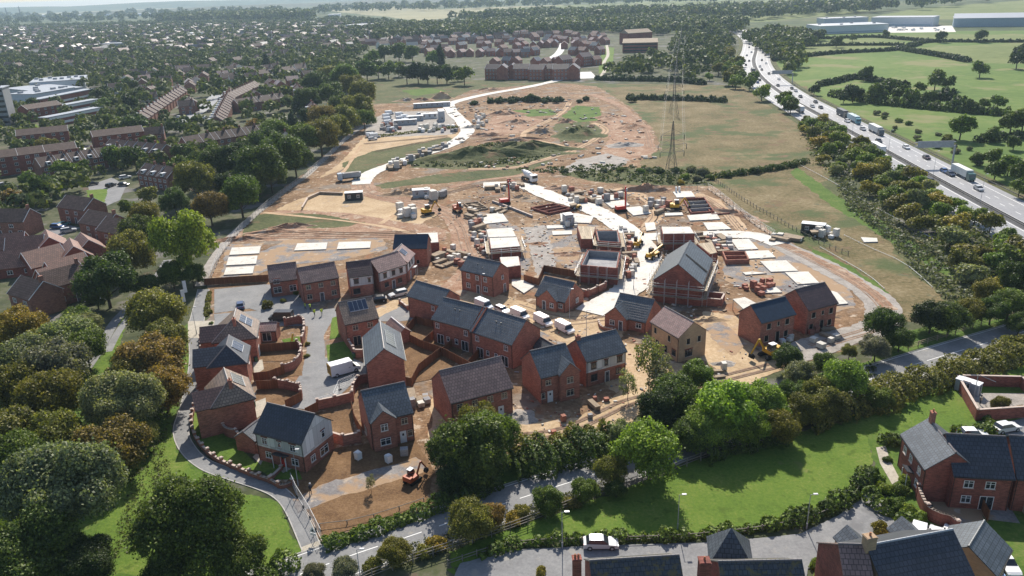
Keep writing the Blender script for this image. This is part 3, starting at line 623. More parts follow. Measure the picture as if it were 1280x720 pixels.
def window_mesh(w, h, style, door=False):
    key = (round(w, 2), round(h, 2), style, door)
    if key in WKINDS: return WKINDS[key]
    fm = {'w': 'm_upvc', 'b': 'm_beige', 'd': 'm_frame_dark'}[style]
    f = MB(); t = 0.07
    for x, z, sx, sz in ((-w/2+t/2, h/2, t, h), (w/2-t/2, h/2, t, h), (0, t/2, w-2*t, t), (0, h-t/2, w-2*t, t)): f.box(x, -0.03, z, sx, 0.10, sz)
    if w > 0.8: f.box(0, -0.03, h/2, t, 0.08, h-2*t)
    if not door and h > 0.9: f.box(0, -0.028, h*0.66, w-2*t, 0.07, 0.045)
    if not door: f.box(0, -0.06, -0.035, w+0.16, 0.2, 0.07, m=1)
    f.box(0, -0.012, h+0.11, w+0.3, 0.05, 0.2, m=2)
    p = MB(); p.box(0, -0.005, h/2, w-2*t, 0.03, h-2*t)
    WKINDS[key] = (f.mesh('window', [fm, 'm_cap', 'm_brick_dark']), p.mesh('pane', 'm_glass')); return WKINDS[key]
DKIND = {}
def door_mesh(w, h, mat):
    if (w, h, mat) in DKIND: return DKIND[(w, h, mat)]
    f = MB(); t = 0.08
    for x, z, sx, sz in ((-w/2+t/2, h/2, t, h), (w/2-t/2, h/2, t, h), (0, h-t/2, w-2*t, t)): f.box(x, -0.04, z, sx, 0.11, sz, m=1)
    f.box(0, -0.02, (h-t)/2, w-2*t, 0.06, h-t, m=0); f.box(0, -0.055, h*0.72, 0.3, 0.02, 0.4, m=2)
    k = MB(); k.box(w*0.3, -0.08, 1.02, 0.12, 0.06, 0.03)
    DKIND[(w, h, mat)] = (f.mesh('door', [mat, 'm_upvc', 'm_glass']), k.mesh('handle', 'm_steel')); return DKIND[(w, h, mat)]
def put(parent, me, x, y, z, rz, name, child=None, cname=None):
    o = link(name, me, parent); o.location = (x, y, z); o.rotation_euler = (0, 0, rz)
    if child: link(cname, child, o)
    return o
def side_xy(L, W, s, x, out=0.0):
    if s == 'f': return x, -W/2-out, 0
    if s == 'b': return -x, W/2+out, math.pi
    if s == 'r': return L/2+out, x, math.pi/2
    return -L/2-out, -x, -math.pi/2
def openings(t, L, W, spec, style='w', dmat='m_door'):
    """spec: list of (side, x, z, w, h, kind) kind w window, f french door, d door, v void opening"""
    for s, x, z, w_, h_, k in spec:
        px, py, rz = side_xy(L, W, s, x)
        if k == 'd':
            a, b = door_mesh(w_, h_, dmat); put(t, a, px, py, z, rz, 'door', b, 'handle')
        elif k == 'v':
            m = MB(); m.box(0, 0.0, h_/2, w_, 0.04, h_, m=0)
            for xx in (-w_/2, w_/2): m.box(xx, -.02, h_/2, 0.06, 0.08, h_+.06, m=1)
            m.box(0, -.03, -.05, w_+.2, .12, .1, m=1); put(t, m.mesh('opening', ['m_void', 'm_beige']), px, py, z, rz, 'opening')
        else:
            a, b = window_mesh(w_, h_, style, k == 'f'); put(t, a, px, py, z, rz, 'window' if k == 'w' else 'french_door', b, 'pane')
def gable_roof(mb, L, W, he, hr, ov=0.3, og=0.12, th=0.14, hipl=0, hipr=0, m=0, mu=None):
    sl = (hr-he)/(W/2); yo = W/2+ov; zo = he-ov*sl; xl, xr = -L/2-og, L/2+og; rl, rr = xl+hipl, xr-hipr
    if hipl: xl -= ov-og
    if hipr: xr += ov-og
    up = lambda p: (p[0], p[1], p[2]+th)
    F = [(xl, -yo, zo), (xr, -yo, zo), (rr, 0, hr), (rl, 0, hr)]; Bk = [(xr, yo, zo), (xl, yo, zo), (rl, 0, hr), (rr, 0, hr)]
    faces = [F, Bk]
    if hipr: faces.append([(xr, -yo, zo), (xr, yo, zo), (rr, 0, hr)])
    if hipl: faces.append([(xl, yo, zo), (xl, -yo, zo), (rl, 0, hr)])
    for f in faces:
        mb.face([up(p) for p in f], m); mb.face(list(reversed(f)), m)
    # eaves and verges close the slab
    for a, b in (((xl, -yo, zo), (xr, -yo, zo)), ((xr, yo, zo), (xl, yo, zo))): mb.face([a, b, up(b), up(a)], m)
    if not hipr:
        for a, b in (((xr, -yo, zo), (rr, 0, hr)), ((rr, 0, hr), (xr, yo, zo))): mb.face([a, b, up(b), up(a)], m)
    else: a, b = (xr, -yo, zo), (xr, yo, zo); mb.face([a, b, up(b), up(a)], m)
    if not hipl:
        for a, b in (((rl, 0, hr), (xl, -yo, zo)), ((xl, yo, zo), (rl, 0, hr))): mb.face([a, b, up(b), up(a)], m)
    else: a, b = (xl, yo, zo), (xl, -yo, zo); mb.face([a, b, up(b), up(a)], m)
    return rl, rr
def walls(mb, L, W, he, hr, hipl=0, hipr=0, m=0, mu=None, split=None, mg=None):
    """brick box with gables; split: height above which the long walls (and gables mg) change material"""
    P = [(-L/2, -W/2), (L/2, -W/2), (L/2, W/2), (-L/2, W/2)]
    zs = [(-0.3, split or he, m)]+([(split, he, mu)] if split else [])
    for z0, z1, mm in zs:
        for i in range(4):
            a, b = P[i], P[(i+1) % 4]; mat = mm
            if split and z0 == split and i in (1, 3) and mg is not None and not mg[0 if i == 1 else 1]: mat = m
            mb.face([(*a, z0), (*b, z0), (*b, z1), (*a, z1)], mat)
    gm = lambda i: mu if (mg is not None and split and mg[i]) else m
    if not hipr: mb.face([(L/2, -W/2, he), (L/2, W/2, he), (L/2, 0, hr)], gm(0))
    if not hipl: mb.face([(-L/2, W/2, he), (-L/2, -W/2, he), (-L/2, 0, hr)], gm(1))
def chimney(t, x, y, z0, z1, mat='m_brick', w=0.55, d=0.8, pots=1):
    c = MB(); c.box(x, y, (z0+z1)/2, d, w, z1-z0); c.box(x, y, z1-0.12, d+.12, w+.12, 0.12)
    ch = c.build('chimney', mat, t)
    for i in range(pots):
        p = MB(); xx = x+(i-(pots-1)/2)*0.35; p.bar((xx, y, z1), (xx, y, z1+0.4), 0.13, 8, 0.1); p.build('chimney_pot', 'm_pot', ch)
    return ch
def solar(t, L, W, he, hr, side, x0, x1, v0, v1):
    """array on a slope: x0..x1 along ridge, v0..v1 fraction up the slope"""
    sg = -1 if side == 'f' else 1; th = 0.22
    def P(x, v): return Vector((x, sg*(W/2)*(1-v), he+(hr-he)*v+th))
    n = max(1, round(abs(x1-x0)/1.0)); k = max(1, round(abs(v1-v0)*math.hypot(W/2, hr-he)/1.65))
    fr = MB(); a, b, c, d = P(x0, v0), P(x1, v0), P(x1, v1), P(x0, v1); dz = Vector((0, 0, .06))
    if sg > 0: a, b, c, d = b, a, d, c
    fr.hexa([a, b, c, d], [a+dz, b+dz, c+dz, d+dz]); f = fr.build('solar_panel', 'm_steel', t)
    g_ = MB(); e = 0.04
    for i in range(n):
        for j in range(k):
            q = [a+(b-a)*((i+u)/n)+(d-a)*((j+v)/k)+Vector((0, 0, .075)) for u, v in ((e, e), (1-e, e), (1-e, 1-e), (e, 1-e))]
            g_.face(q)
    g_.build('solar_cells', 'm_solar', f)
def cross_gable(t, L, W, he, hr, side, x, w, out, pitch, wmat, rmat, he2=None, win=None, style='w', hip=0):
    """a gabled projection on a long side; its ridge runs back into the main roof"""
    he2 = he2 or he; h2 = he2+w/2*math.tan(R(pitch)); sg = -1 if side == 'f' else 1
    yw = W/2+out; back = (W/2)*(1-(h2-he)/(hr-he)) if h2 < hr else 0.0; back = max(back, 0.0)
    M = lambda X, Y, Z: (x+X*(1 if side == 'f' else -1), sg*Y, Z)
    wm = MB(); P = [(-w/2, yw), (w/2, yw)]
    wm.face([M(-w/2, yw, -.3), M(w/2, yw, -.3), M(w/2, yw, he2), M(0, yw, h2), M(-w/2, yw, he2)])
    wm.face([M(w/2, yw, -.3), M(w/2, W/2-.3, -.3), M(w/2, W/2-.3, he2), M(w/2, yw, he2)]); wm.face([M(-w/2, W/2-.3, -.3), M(-w/2, yw, -.3), M(-w/2, yw, he2), M(-w/2, W/2-.3, he2)])
    wm.build('wall', wmat, t)
    rm = MB(); ov = 0.22; sl = (h2-he2)/(w/2); th = 0.17
    yb_e = W/2+.05 if he2 >= he-.1 else W/2
    for q in (-1, 1):
        ex, ez = q*(w/2+ov), he2-ov*sl
        pts = [(ex, yw+.15, ez), (ex, W/2*0.98, ez), (q*w/2, W/2*(1-max(0, (he2-he))/(hr-he))-0.0, he2), (0, back, h2), (0, yw+.15, h2)]
        if q > 0: pts = pts[::-1]
        T = [M(a, b, c+th) for a, b, c in pts]; Bt = [M(a, b, c) for a, b, c in pts]
        if side != 'f': pass
        rm.face(T); rm.face(Bt[::-1])
        for i in range(len(T)): j = (i+1) % len(T); rm.face([Bt[i], Bt[j], T[j], T[i]])
    rm.build('gable_roof', rmat, t)
    for (dx, z, ww, hh, k) in (win or []):
        X = x+dx if side == 'f' else -(x)+dx
        px, py, rz = side_xy(L, W, side, X, out)
        if k == 'd': a, b = door_mesh(ww, hh, 'm_door'); put(t, a, px, py, z, rz, 'door', b, 'handle')
        else: a, b = window_mesh(ww, hh, style, k == 'f'); put(t, a, px, py, z, rz, 'window', b, 'pane')
HOUSES = {}
def house(name, label, cat, A, B, E, he=5.2, pitch=38, roof='m_slate', wall='m_brick', split=None, upper='m_render', mg=None, hip=(0, 0), wins=(), style='w', group=None,
          chim=(), sol=None, cg=(), dmat='m_door', ridge='m_ridge', canopy=(), pipes=(1, 1), strip=None, vents=(), key=None, ext=(0, 0)):
    c, rz, L, W, hr = frame(A, B, E, he, pitch)
    hl, hr_ = hip
    if hl or hr_:                                   # ridge ends given: footprint reaches past a hipped end
        pass
    add = [hl*W/2*0.9, hr_*W/2*0.9]; L2 = L+add[0]+add[1]+ext[0]+ext[1]; u = Vector((math.cos(rz), math.sin(rz), 0)); c = c+u*((add[1]+ext[1]-add[0]-ext[0])/2); L = L2
    t = thing(name, label, cat, c, rz, group)
    wm = MB(); walls(wm, L, W, he, hr, hl, hr_, 0, 1, split, mg); wm.build('wall', [wall, upper], t)
    rm = MB(); rl, rr = gable_roof(rm, L, W, he, hr, hipl=add[0], hipr=add[1]); ro = rm.build('roof', roof, t)
    rd = MB(); n = max(2, int((rr-rl)/0.45))
    for i in range(n): rd.bar((rl+(rr-rl)*i/n, 0, hr+.13), (rl+(rr-rl)*(i+.94)/n, 0, hr+.13), 0.13, 6)
    for q, xe, xr2 in ((hl, -L/2-.3, rl), (hr_, L/2+.3, rr)):
        if q:
            for sy in (-1, 1): rd.bar((xe, sy*(W/2+.3), he-.3*(hr-he)/(W/2)+.15), (xr2, 0, hr+.13), 0.11, 5)
    rd.build('ridge_tile', ridge, ro)
    gt = MB()
    sl = (hr-he)/(W/2)
    for sy in (-1, 1): gt.bar((-L/2-.1, sy*(W/2+.36), he-.3*sl+.02), (L/2+.1, sy*(W/2+.36), he-.3*sl+.02), 0.07, 5)
    if hr_: gt.bar((L/2+.36, -W/2-.3, he-.3*sl+.02), (L/2+.36, W/2+.3, he-.3*sl+.02), 0.07, 5)
    gt.build('gutter', 'm_gutter', t)
    for i, on in enumerate(pipes):
        if on:
            x = (L/2-.15)*(1 if i else -1); p = MB(); p.path([(x, -W/2-.34, he-.25), (x, -W/2-.07, he-.6), (x, -W/2-.07, 0)], 0.045, 5); p.build('downpipe', 'm_gutter', t)
    for a in cg: cross_gable(t, L, W, he, hr, *a)
    openings(t, L, W, wins, style, dmat)
    for a in chim: chimney(t, *a)
    if sol: solar(t, L, W, he, hr, *sol)
    for s, x, w_, mat in canopy:
        px, py, r2 = side_xy(L, W, s, x); m = MB(); m.box(0, -0.5, 2.45, w_, 1.0, .12, rx=-0.25); o = m.build('canopy', mat, t); o.location = (px, py, 0); o.rotation_euler = (0, 0, r2)
        m = MB(); [m.bar((xx, -.9, 0), (xx, -.9, 2.2), .06, 5) for xx in (-w_/2+.1, w_/2-.1)]; m.build('canopy_post', 'm_white', o)
    for x, v in vents:
        m = MB(); y = -(W/2)*(1-v); z = he+(hr-he)*v+.1; m.bar((x, y, z), (x, y, z+.35), .07, 6); m.bar((x, y, z+.35), (x, y, z+.42), .12, 6); m.build('roof_vent', 'm_gutter', ro)
    if strip:
        for s_ in strip:
            m = MB(); w_ = 0.35
            for sy in (-1, 1):
                q = [Vector((s_-w_/2, sy*(W/2+.32), he-.3*sl+.1)), Vector((s_+w_/2, sy*(W/2+.32), he-.3*sl+.1)), Vector((s_+w_/2, 0, hr+.1)), Vector((s_-w_/2, 0, hr+.1))]
                if sy > 0: q = [q[1], q[0], q[3], q[2]]
                m.hexa(q, [p+Vector((0, 0, .25)) for p in q])
            m.build('party_wall', 'm_brick_dark', t)
    HOUSES[key or label] = (t, L, W, he, hr)
    return t
U, G_ = 3.3, 0.95      # sill heights of upper and ground floors
def row(side, z, xs, w_, h_, k='w'): return [(side, x, z, w_, h_, k) for x in xs]
NH = 'new_house'
NG = 'new houses of the estate'
# the terraces with dark grey tiles in the middle
tw = row('f', 3.35, (-3.6, 3.6), 0.95, 1.15)+[('f', -3.0, .05, 1.7, 2.1, 'f'), ('f', -1.0, 1.1, .75, 1.0, 'w'), ('f', 1.1, 1.0, .8, 1.1, 'w'), ('f', 3.2, .05, 1.7, 2.1, 'f')]
house(NH, 'grey tiled red brick pair of houses with white windows, right half of the long central terrace', 'house', (605.6, 385), (657.5, 400.6), (589.4, 413.1), wins=tw+[('b', 0, 3.3, 1, 1.1, 'w')], vents=((-.6, .55), (.6, .55)), group=NG, strip=(-4.55,), key='N2')
house(NH, 'grey tiled red brick pair of houses, left half of the long central terrace beside the fenced yards', 'house', (555, 372.3), (602.5, 384), (539.5, 397.5), wins=tw, vents=((-.6, .55), (.6, .55)), group=NG, key='N3')
house(NH, 'grey tiled red brick house stepping behind the left end of the central terrace', 'house', (520.6, 351.3), (562, 363), (511, 369), wins=[('f', 2.6, 3.3, .9, 1.1, 'w'), ('f', 2.6, 1.0, .9, 1.1, 'w'), ('l', 0, 3.3, .8, 1.1, 'w')], group=NG)
house(NH, 'plain brown tiled red brick house with beige windows in front of the central terrace', 'house', (549.4, 464.4), (625, 446.3), (565.6, 502.1), roof='m_tile_brown', style='b', dmat='m_white', group=NG,
      wins=row('f', 3.4, (-3.9, -1.3, 1.4, 3.9), 1.0, 1.1)+[('f', 1.5, 1.0, 1.2, 1.1, 'w'), ('f', -1.4, 1.0, 1.2, 1.1, 'w'), ('f', 3.2, .05, 1.0, 2.1, 'd'), ('f', -3.6, 1.0, .9, 1.1, 'w')])
house(NH, 'slate grey house with white boarded upper storey and a red brick chimney', 'house', (720, 425), (769.4, 412.5), (733.1, 451), split=2.75, mg=(False, False), style='d', chim=((-3.75, 0, 6.2, 8.6),), group=NG,
      wins=[('f', -2.6, 3.25, 1.1, 1.2, 'w'), ('f', 0, 3.3, .7, 1.1, 'w'), ('f', 2.8, 3.25, 1.1, 1.2, 'w'), ('f', -2.5, .9, 1.3, 1.3, 'w'), ('f', 0.2, .05, .95, 2.1, 'd'), ('f', 2.6, 1.0, 1.1, 1.2, 'w'), ('l', -1.5, .9, .9, 1.1, 'w')])
house(NH, 'slate grey house with an off-centre front gable, joined to a white boarded one', 'house', (663, 439.4), (706.3, 429.8), (678, 470.6), style='b', group=NG, dmat='m_white',
      wins=[('f', -1.9, 3.35, 1.0, .95, 'w'), ('f', -1.6, .05, 1.0, 2.1, 'd'), ('f', -2.9, 1, .7, 1.1, 'w')], cg=(('f', 1.75, 3.6, 0.9, 45, 'm_brick', 'm_slate', None, [(0, 3.3, 1.2, 1.15, 'w'), (0, .9, 1.4, 1.2, 'w')], 'b'),))
house('garage', 'small pale slate garage with white verges behind the white boarded house', 'garage', (676, 422), (692, 431.5), (667, 432), he=2.4, style='w')
house(NH, 'grey tiled red brick house beside the rubble track, at the head of the white haul road', 'house', (585.6, 320.3), (625.6, 328.8), (576.3, 336.3), wins=row('f', 3.35, (-2.6, 0, 2.4), .95, 1.15)+[('f', -2.7, 1.0, 1.1, 1.2, 'w'), ('f', .2, .05, .95, 2.1, 'd'), ('f', 2.4, 1.0, 1.1, 1.2, 'w'), ('r', .5, 3.4, .8, 1.0, 'w'), ('r', 1.2, .05, .9, 2.1, 'd')], vents=((-.8, .5), (1, .3)), group=NG)
house('bungalow', 'grey tiled brick bungalow with a front gable and timber-fenced yard behind', 'bungalow', (681.3, 345.6), (718, 353.8), (667, 367.5), he=2.7, pitch=40, group=NG,
      wins=[('f', 2.6, .9, 1.1, 1.1, 'w'), ('r', 1.0, .9, 1, 1.1, 'w')], cg=(('f', -0.2, 4.6, 0.8, 42, 'm_brick', 'm_slate', None, [(1.1, .9, 1.0, 1.1, 'w'), (-.9, .05, .95, 2.1, 'd')], 'w'),))
house('bungalow', 'grey tiled brick bungalow with a front gable beside the round white turning patch', 'bungalow', (775.6, 366.9), (818, 375), (760, 392), he=2.7, pitch=40, group=NG,
      wins=[('f', 2.2, .9, 1.2, 1.1, 'w'), ('r', -.6, .9, 1, 1.1, 'w')], cg=(('f', -2.5, 4.8, 1.0, 42, 'm_brick', 'm_slate', None, [(-.7, .9, 1.1, 1.1, 'w'), (1.2, .05, .95, 2.1, 'd')], 'w'),))
house(NH, 'sand coloured house with pinkish tiles and unfinished window openings', 'house', (831.3, 383.8), (866.9, 403.1), (816, 402.3), wall='m_brick_tan', roof='m_tile_pink', style='d', group=NG, pitch=36,
      wins=[('f', -2.9, 3.2, .8, 1.1, 'v'), ('f', 1.4, 3.2, .8, 1.1, 'v'), ('f', -2.2, .9, 1, 1.1, 'v'), ('f', .5, .6, .9, 1.3, 'v'), ('f', 2.9, .9, 1.1, 1.2, 'w'), ('r', -.8, .8, 1.6, 1.4, 'w'), ('r', -1, 3.3, .8, 1.1, 'v'), ('r', 1.5, 3.3, .8, 1.1, 'v')])
uf = row('f', 3.3, (-2.2, 2.4), 1.0, 1.1, 'v')+[('f', .2, 3.5, .55, .8, 'v'), ('f', -2.6, .8, 1.0, 1.2, 'v'), ('f', .2, .05, .95, 2.2, 'v'), ('f', 2.3, .8, 1.0, 1.2, 'v')]
house('unfinished_house', 'red brick shell under dark blue roofing membrane, left of a joined pair', 'house', (938.8, 381.9), (981, 371.3), (951.9, 402.5), roof='m_membrane', wins=uf, pipes=(0, 0), group='unfinished houses')
house('unfinished_house', 'red brick shell under purplish tiles with glassless windows, right of a joined pair', 'house', (994.4, 362.3), (1030.6, 353.5), (1008.5, 387.3), roof='m_tile_dark', wins=uf, he=5.4, pipes=(0, 0), group='unfinished houses')
house('unfinished_house', 'red brick shell under dark blue membrane behind the curved white and brick terrace', 'house', (493.8, 293.8), (535, 293.3), (493, 310), roof='m_membrane', wins=[('f', 1.8, 1.0, .8, .9, 'v'), ('f', -1.2, 3.2, 1, 1.2, 'w'), ('r', 1, 3.2, .9, 1.1, 'v')], pipes=(0, 0), group='unfinished houses')
house(NH, 'brown tiled brick house with black solar panels on its front roof slope', 'house', (423.1, 378.8), (464.4, 371), (432.8, 404.4), roof='m_tile_tan', style='b', sol=('f', -1.7, 2.0, .42, .92), group=NG,
      wins=[('f', -1.4, 3.4, 1.1, 1.1, 'w'), ('f', 1.6, 3.4, 1.1, 1.1, 'w'), ('f', -1.3, .05, 1.6, 2.1, 'f')])
house(NH, 'steep house turned end-on with glaring pale grey roof and solar panels', 'house', (480, 436.3), (475, 402.5), (457.8, 451.5), roof='m_slate', sol=('b', -3.0, 3.0, .3, .8), wins=[('f', 0, 3.2, 1, 1.1, 'w'), ('f', 0, 1, 1, 1.1, 'w')], group=NG)
house('garage', 'low brown tiled brick garage with white verge between the solar house and the yards', 'garage', (489.4, 397.3), (505.6, 410.6), (499.4, 416.9), he=2.4, roof='m_tile_brown', ridge='m_white')
house(NH, 'slate roofed brick house with a narrow front gable beside the small orange digger plot', 'house', (451.9, 489.4), (505, 478.1), (514.4, 514.4), style='b', group=NG, dmat='m_white',
      wins=[('f', 2.0, 3.35, 1.0, 1.05, 'w'), ('f', 1.6, .05, 1.0, 2.1, 'd'), ('f', 2.7, 1.0, .8, 1.1, 'w'), ('l', 0, .9, 1.4, 1.2, 'w')], cg=(('f', -1.35, 3.6, 0.8, 42, 'm_brick', 'm_slate', None, [(0, 3.4, 1.1, 1.2, 'w'), (0, .95, 1.6, 1.2, 'w')], 'w'),))
house(NH, 'dark slate house with white boarded upper walls at the bend of the lane', 'house', (334.4, 504.4), (393.1, 518.1), (318.8, 538.8), split=2.75, mg=(True, True), style='w', group=NG, roof='m_slate_dark', dmat='m_red', pitch=40,
      wins=[('f', -2.8, 3.25, 1.0, 1.15, 'w'), ('f', 0, 3.35, .7, 1.0, 'w'), ('f', 2.5, 3.25, 1.1, 1.15, 'w'), ('f', -2.4, 1.0, 1.1, 1.1, 'w'), ('f', .3, .05, 1.0, 2.1, 'd'), ('f', 2.6, .9, 1.3, 1.2, 'w'), ('r', -1.6, 1.0, 1, 1.1, 'w'), ('r', 1.2, 3.5, .8, 1.2, 'w'), ('r', 1.0, .7, 1.9, 1.4, 'w')], canopy=(('f', 0.3, 2.6, 'm_slate_dark'),))
# three hipped houses along the lane
hp = dict(roof='m_tile_tan', hip=(1, 0), group=NG)
house(NH, 'northernmost of the three hipped houses along the lane, brown tiled with solar panels', 'house', (291.9, 398.1), (295, 386.3), (268.8, 420.6), roof='m_tile_tan', hip=(0, 1), sol=('b', -2.6, 0.8, .2, .75), group=NG, chim=((1.9, 0.2, 6.0, 8.6),),
      cg=(('f', 1.2, 5.2, 2.4, 38, 'm_brick', 'm_tile_dark'),), wins=[('b', 0, 3.3, 1, 1.1, 'w'), ('b', -1.5, .05, 1.6, 2.1, 'f')], key='HA')
house(NH, 'middle of the three hipped houses along the lane, with near-black slate front', 'house', (283, 431.9), (286.3, 419.4), (307.5, 449.4), roof='m_slate_dark', sol=('f', -0.7, 2.3, .2, .75), group=NG, hip=(1, 0),
      cg=(('b', -0.3, 5.4, 2.6, 38, 'm_brick', 'm_slate_dark'),), wins=[('f', 0, 3.3, 1, 1.1, 'w')], key='HB')
house(NH, 'southernmost of the three hipped houses along the lane, brown tiled with small front chimney', 'house', (285, 476.3), (280.6, 462.5), (263.8, 504.4), roof='m_tile_tan', hip=(0, 1), sol=('b', -3.0, 0.9, .2, .75), group=NG, chim=((2.0, 0.2, 5.8, 8.3),), ext=(.6, 0),
      cg=(('f', 1.6, 5.0, 2.4, 38, 'm_brick', 'm_tile_dark'),), wins=[('b', 0, 3.3, 1, 1.1, 'w'), ('b', -1.5, .05, 1.6, 2.1, 'f')], key='HC')
house('garage', 'low pink tiled annex beside the northernmost hipped house', 'garage', (321.5, 404.4), (346, 403), (322, 414), he=2.5, roof='m_tile_pink', pitch=30, wins=[('f', 0, .2, 1.8, 1.9, 'f')])
house('garage', 'small garage with pale roof stripes left of the dark slate house', 'garage', (304, 540), (327, 522), (317, 551), he=2.5, roof='m_slate', pitch=34)
# the row by the car park
house(NH, 'pink-brown tiled house left of its near twin, grey porch facing the car park', 'house', (334.4, 332.5), (369.4, 328), (336.3, 352.3), roof='m_tile_brown', group=NG, wins=[('f', -1.7, 1, 1.8, 1.5, 'w'), ('f', 1.8, 1, 1.6, 1.5, 'w'), ('f', -1.7, 3.3, 1.4, 1.1, 'w')], he=4.0)
house(NH, 'pink-brown tiled house right of its near twin, three beige upper windows', 'house', (371.9, 335.6), (417.5, 328), (377.5, 353.8), roof='m_tile_brown', group=NG, style='b',
      wins=row('f', 3.4, (-2.8, 0, 2.8), 1.1, 1.1)+[('f', -2.8, 1, 1.2, 1.2, 'w'), ('f', 0, .05, 1, 2.1, 'd'), ('f', 2.8, 1, 1.2, 1.2, 'w')])
ct = dict(split=2.75, mg=(False, False), style='d', group=NG)
house('terraced_house', 'dark plum tiled left end of the curved white and brick terrace', 'terraced house', (433, 328.5), (462.5, 324.8), (438.8, 345.6), roof='m_tile_dark', wins=[('f', -1.2, 3.3, 1.1, 1.1, 'w'), ('f', 1.8, 3.3, .6, .9, 'w'), ('f', -1.3, .8, 1.6, 1.3, 'w')], **ct)
house('terraced_house', 'long pink tiled middle of the curved white and brick terrace', 'terraced house', (462.5, 324.8), (493.8, 315.6), (470, 341), roof='m_tile_pink', wins=[('f', -2.2, 3.3, .9, 1.1, 'w'), ('f', .2, 3.3, .9, 1.1, 'w'), ('f', 2.4, 3.3, .9, 1.1, 'w'), ('f', -2, 1, 1.1, 1.1, 'w'), ('f', 0, .05, .95, 2.1, 'd'), ('f', 1.8, 1, 1.1, 1.1, 'w')], ext=(0, 0.8), **ct)
house('terraced_house', 'pink tiled right end of the curved terrace with a blue solar panel', 'terraced house', (493.8, 315), (501.3, 306.3), (508.8, 327.5), roof='m_tile_pink', sol=('f', -1.2, 1.2, .3, .8), wins=[('f', -1.2, 3.3, .9, 1.1, 'w'), ('f', 1, 3.3, .8, 1.1, 'w'), ('f', -1, .05, .95, 2.1, 'd')], canopy=(('f', 1.2, 1.6, 'm_white'),), ext=(0.8, 0.6), **ct)

# ---- older houses, bottom right
h1 = house('detached_house', 'pale grey tiled end of the red brick pair beyond the close, gable and chimney toward the lawn', 'house', (1194.4, 566.3), (1161.3, 523.8), (1161.3, 590), roof='m_slate', wall='m_brick_dark', chim=((-3.4, 0, 6.9, 9.4),), group='older houses round the close',
      wins=[('l', -1.0, 3.2, 1.0, 1.1, 'w'), ('l', -0.9, .9, 1.0, 1.1, 'w'), ('l', 2.0, .05, 1.6, 2.1, 'f'), ('f', 2.4, 3.1, .9, 1.1, 'w'), ('f', -.5, 3.1, .9, 1.1, 'w'), ('f', -2.6, 3.1, .9, 1.1, 'w'), ('f', 2.2, 1, .9, 1.1, 'w')], canopy=(('f', 0.3, 1.8, 'm_slate_dark'),), key='O1')
house('detached_house', 'dark tiled half of the red brick pair beyond the close, with a rear patio', 'house', (1183, 543), (1256, 546.5), (1213, 594), roof='m_slate_dark', wall='m_brick_dark', group='older houses round the close',
      wins=[('f', -1.6, 3.3, 1.2, 1.1, 'w'), ('f', 1.0, 3.3, 1.2, 1.1, 'w'), ('f', -1.6, 1, 1.2, 1.1, 'w'), ('f', 0.9, .05, 1.7, 2.1, 'f')], key='O2')
house('detached_house', 'dark brick house cut by the right edge behind the fenced alley', 'house', (1262, 545), (1330, 550), (1268, 596), roof='m_slate_dark', wall='m_brick_dark', group='older houses round the close')
house('detached_house', 'mossy dark tiled house with a red brick chimney, left of two at the bottom edge', 'house', (738, 702), (848, 695), 4.2, roof='m_slate_old', wall='m_brick_dark', chim=((-6.2, 0, 6.0, 9.2, 'm_brick_dark', .8, .9, 2),), group='older houses round the close')
house('detached_house', 'mossy dark tiled house with tall brick chimney and pyramid-roofed bay, bottom edge', 'house', (899, 703), (1001, 701), 4.2, roof='m_slate_old', wall='m_brick_dark', chim=((-6.0, -0.6, 5.0, 9.4, 'm_brick_dark', 1.1, 1.1, 1),), group='older houses round the close')
house('detached_house', 'big near-black slate roof at the bottom right with a pale brick chimney', 'house', (1084, 683), (1190, 663), 6.2, he=5.6, roof='m_slate_dark', wall='m_brick_tan', ridge='m_roof_grey', chim=((-4.9, 0, 9, 11.8, 'm_brick_tan', .9, 1.1, 1),), group='older houses round the close', key='O5')
house('detached_house', 'brown tiled gable end joined to the left of the big near-black roof', 'house', (1049, 681), (1083, 682), 6.1, he=5.6, roof='m_tile_brown', wall='m_brick_dark', group='older houses round the close')
house('outbuilding', 'grey ribbed roof outbuilding with a tan brick gable beside the bright blue car', 'outbuilding', (1211, 683.5), (1230, 652), (1260, 688), he=4.6, roof='m_slate', wall='m_brick_tan', ridge='m_slate', key='O6', pitch=36)
def porch(px, py, w_, label):
    c = at(px, py, 3.5); t = thing('porch_gable', label, 'porch', (c.x, c.y, 0), 0.15+math.pi/2)
    m = MB(); walls(m, 3, w_, 2.4, 3.7); m.build('wall', 'm_brick_tan', t); m = MB(); gable_roof(m, 3, w_, 2.4, 3.7); m.build('roof', 'm_slate', t)
porch(1068, 669, 2.8, 'left small grey gable poking up behind the pale brick chimney'); porch(1137, 658, 3.0, 'right small grey gable beside the white vans')
t = thing('bay_roof', 'grey lead pyramid roof of a bay in front of the tall brick chimney', 'bay', at(912, 690, 4.2)*1.0); t.location.z = 0
m = MB(); m.prism([(3.1*math.cos(a), 3.1*math.sin(a)) for a in [math.pi/2*i+.6 for i in range(4)]], 0, 4.2); m.build('wall', 'm_brick_dark', t)
m = MB(); P = [(3.5*math.cos(a), 3.5*math.sin(a), 4.2) for a in [math.pi/2*i+.6 for i in range(4)]]
for i in range(4): m.face([P[i], P[(i+1) % 4], (0, 0, 7.6)])
m.face(P[::-1]); m.build('roof', 'm_slate', t)
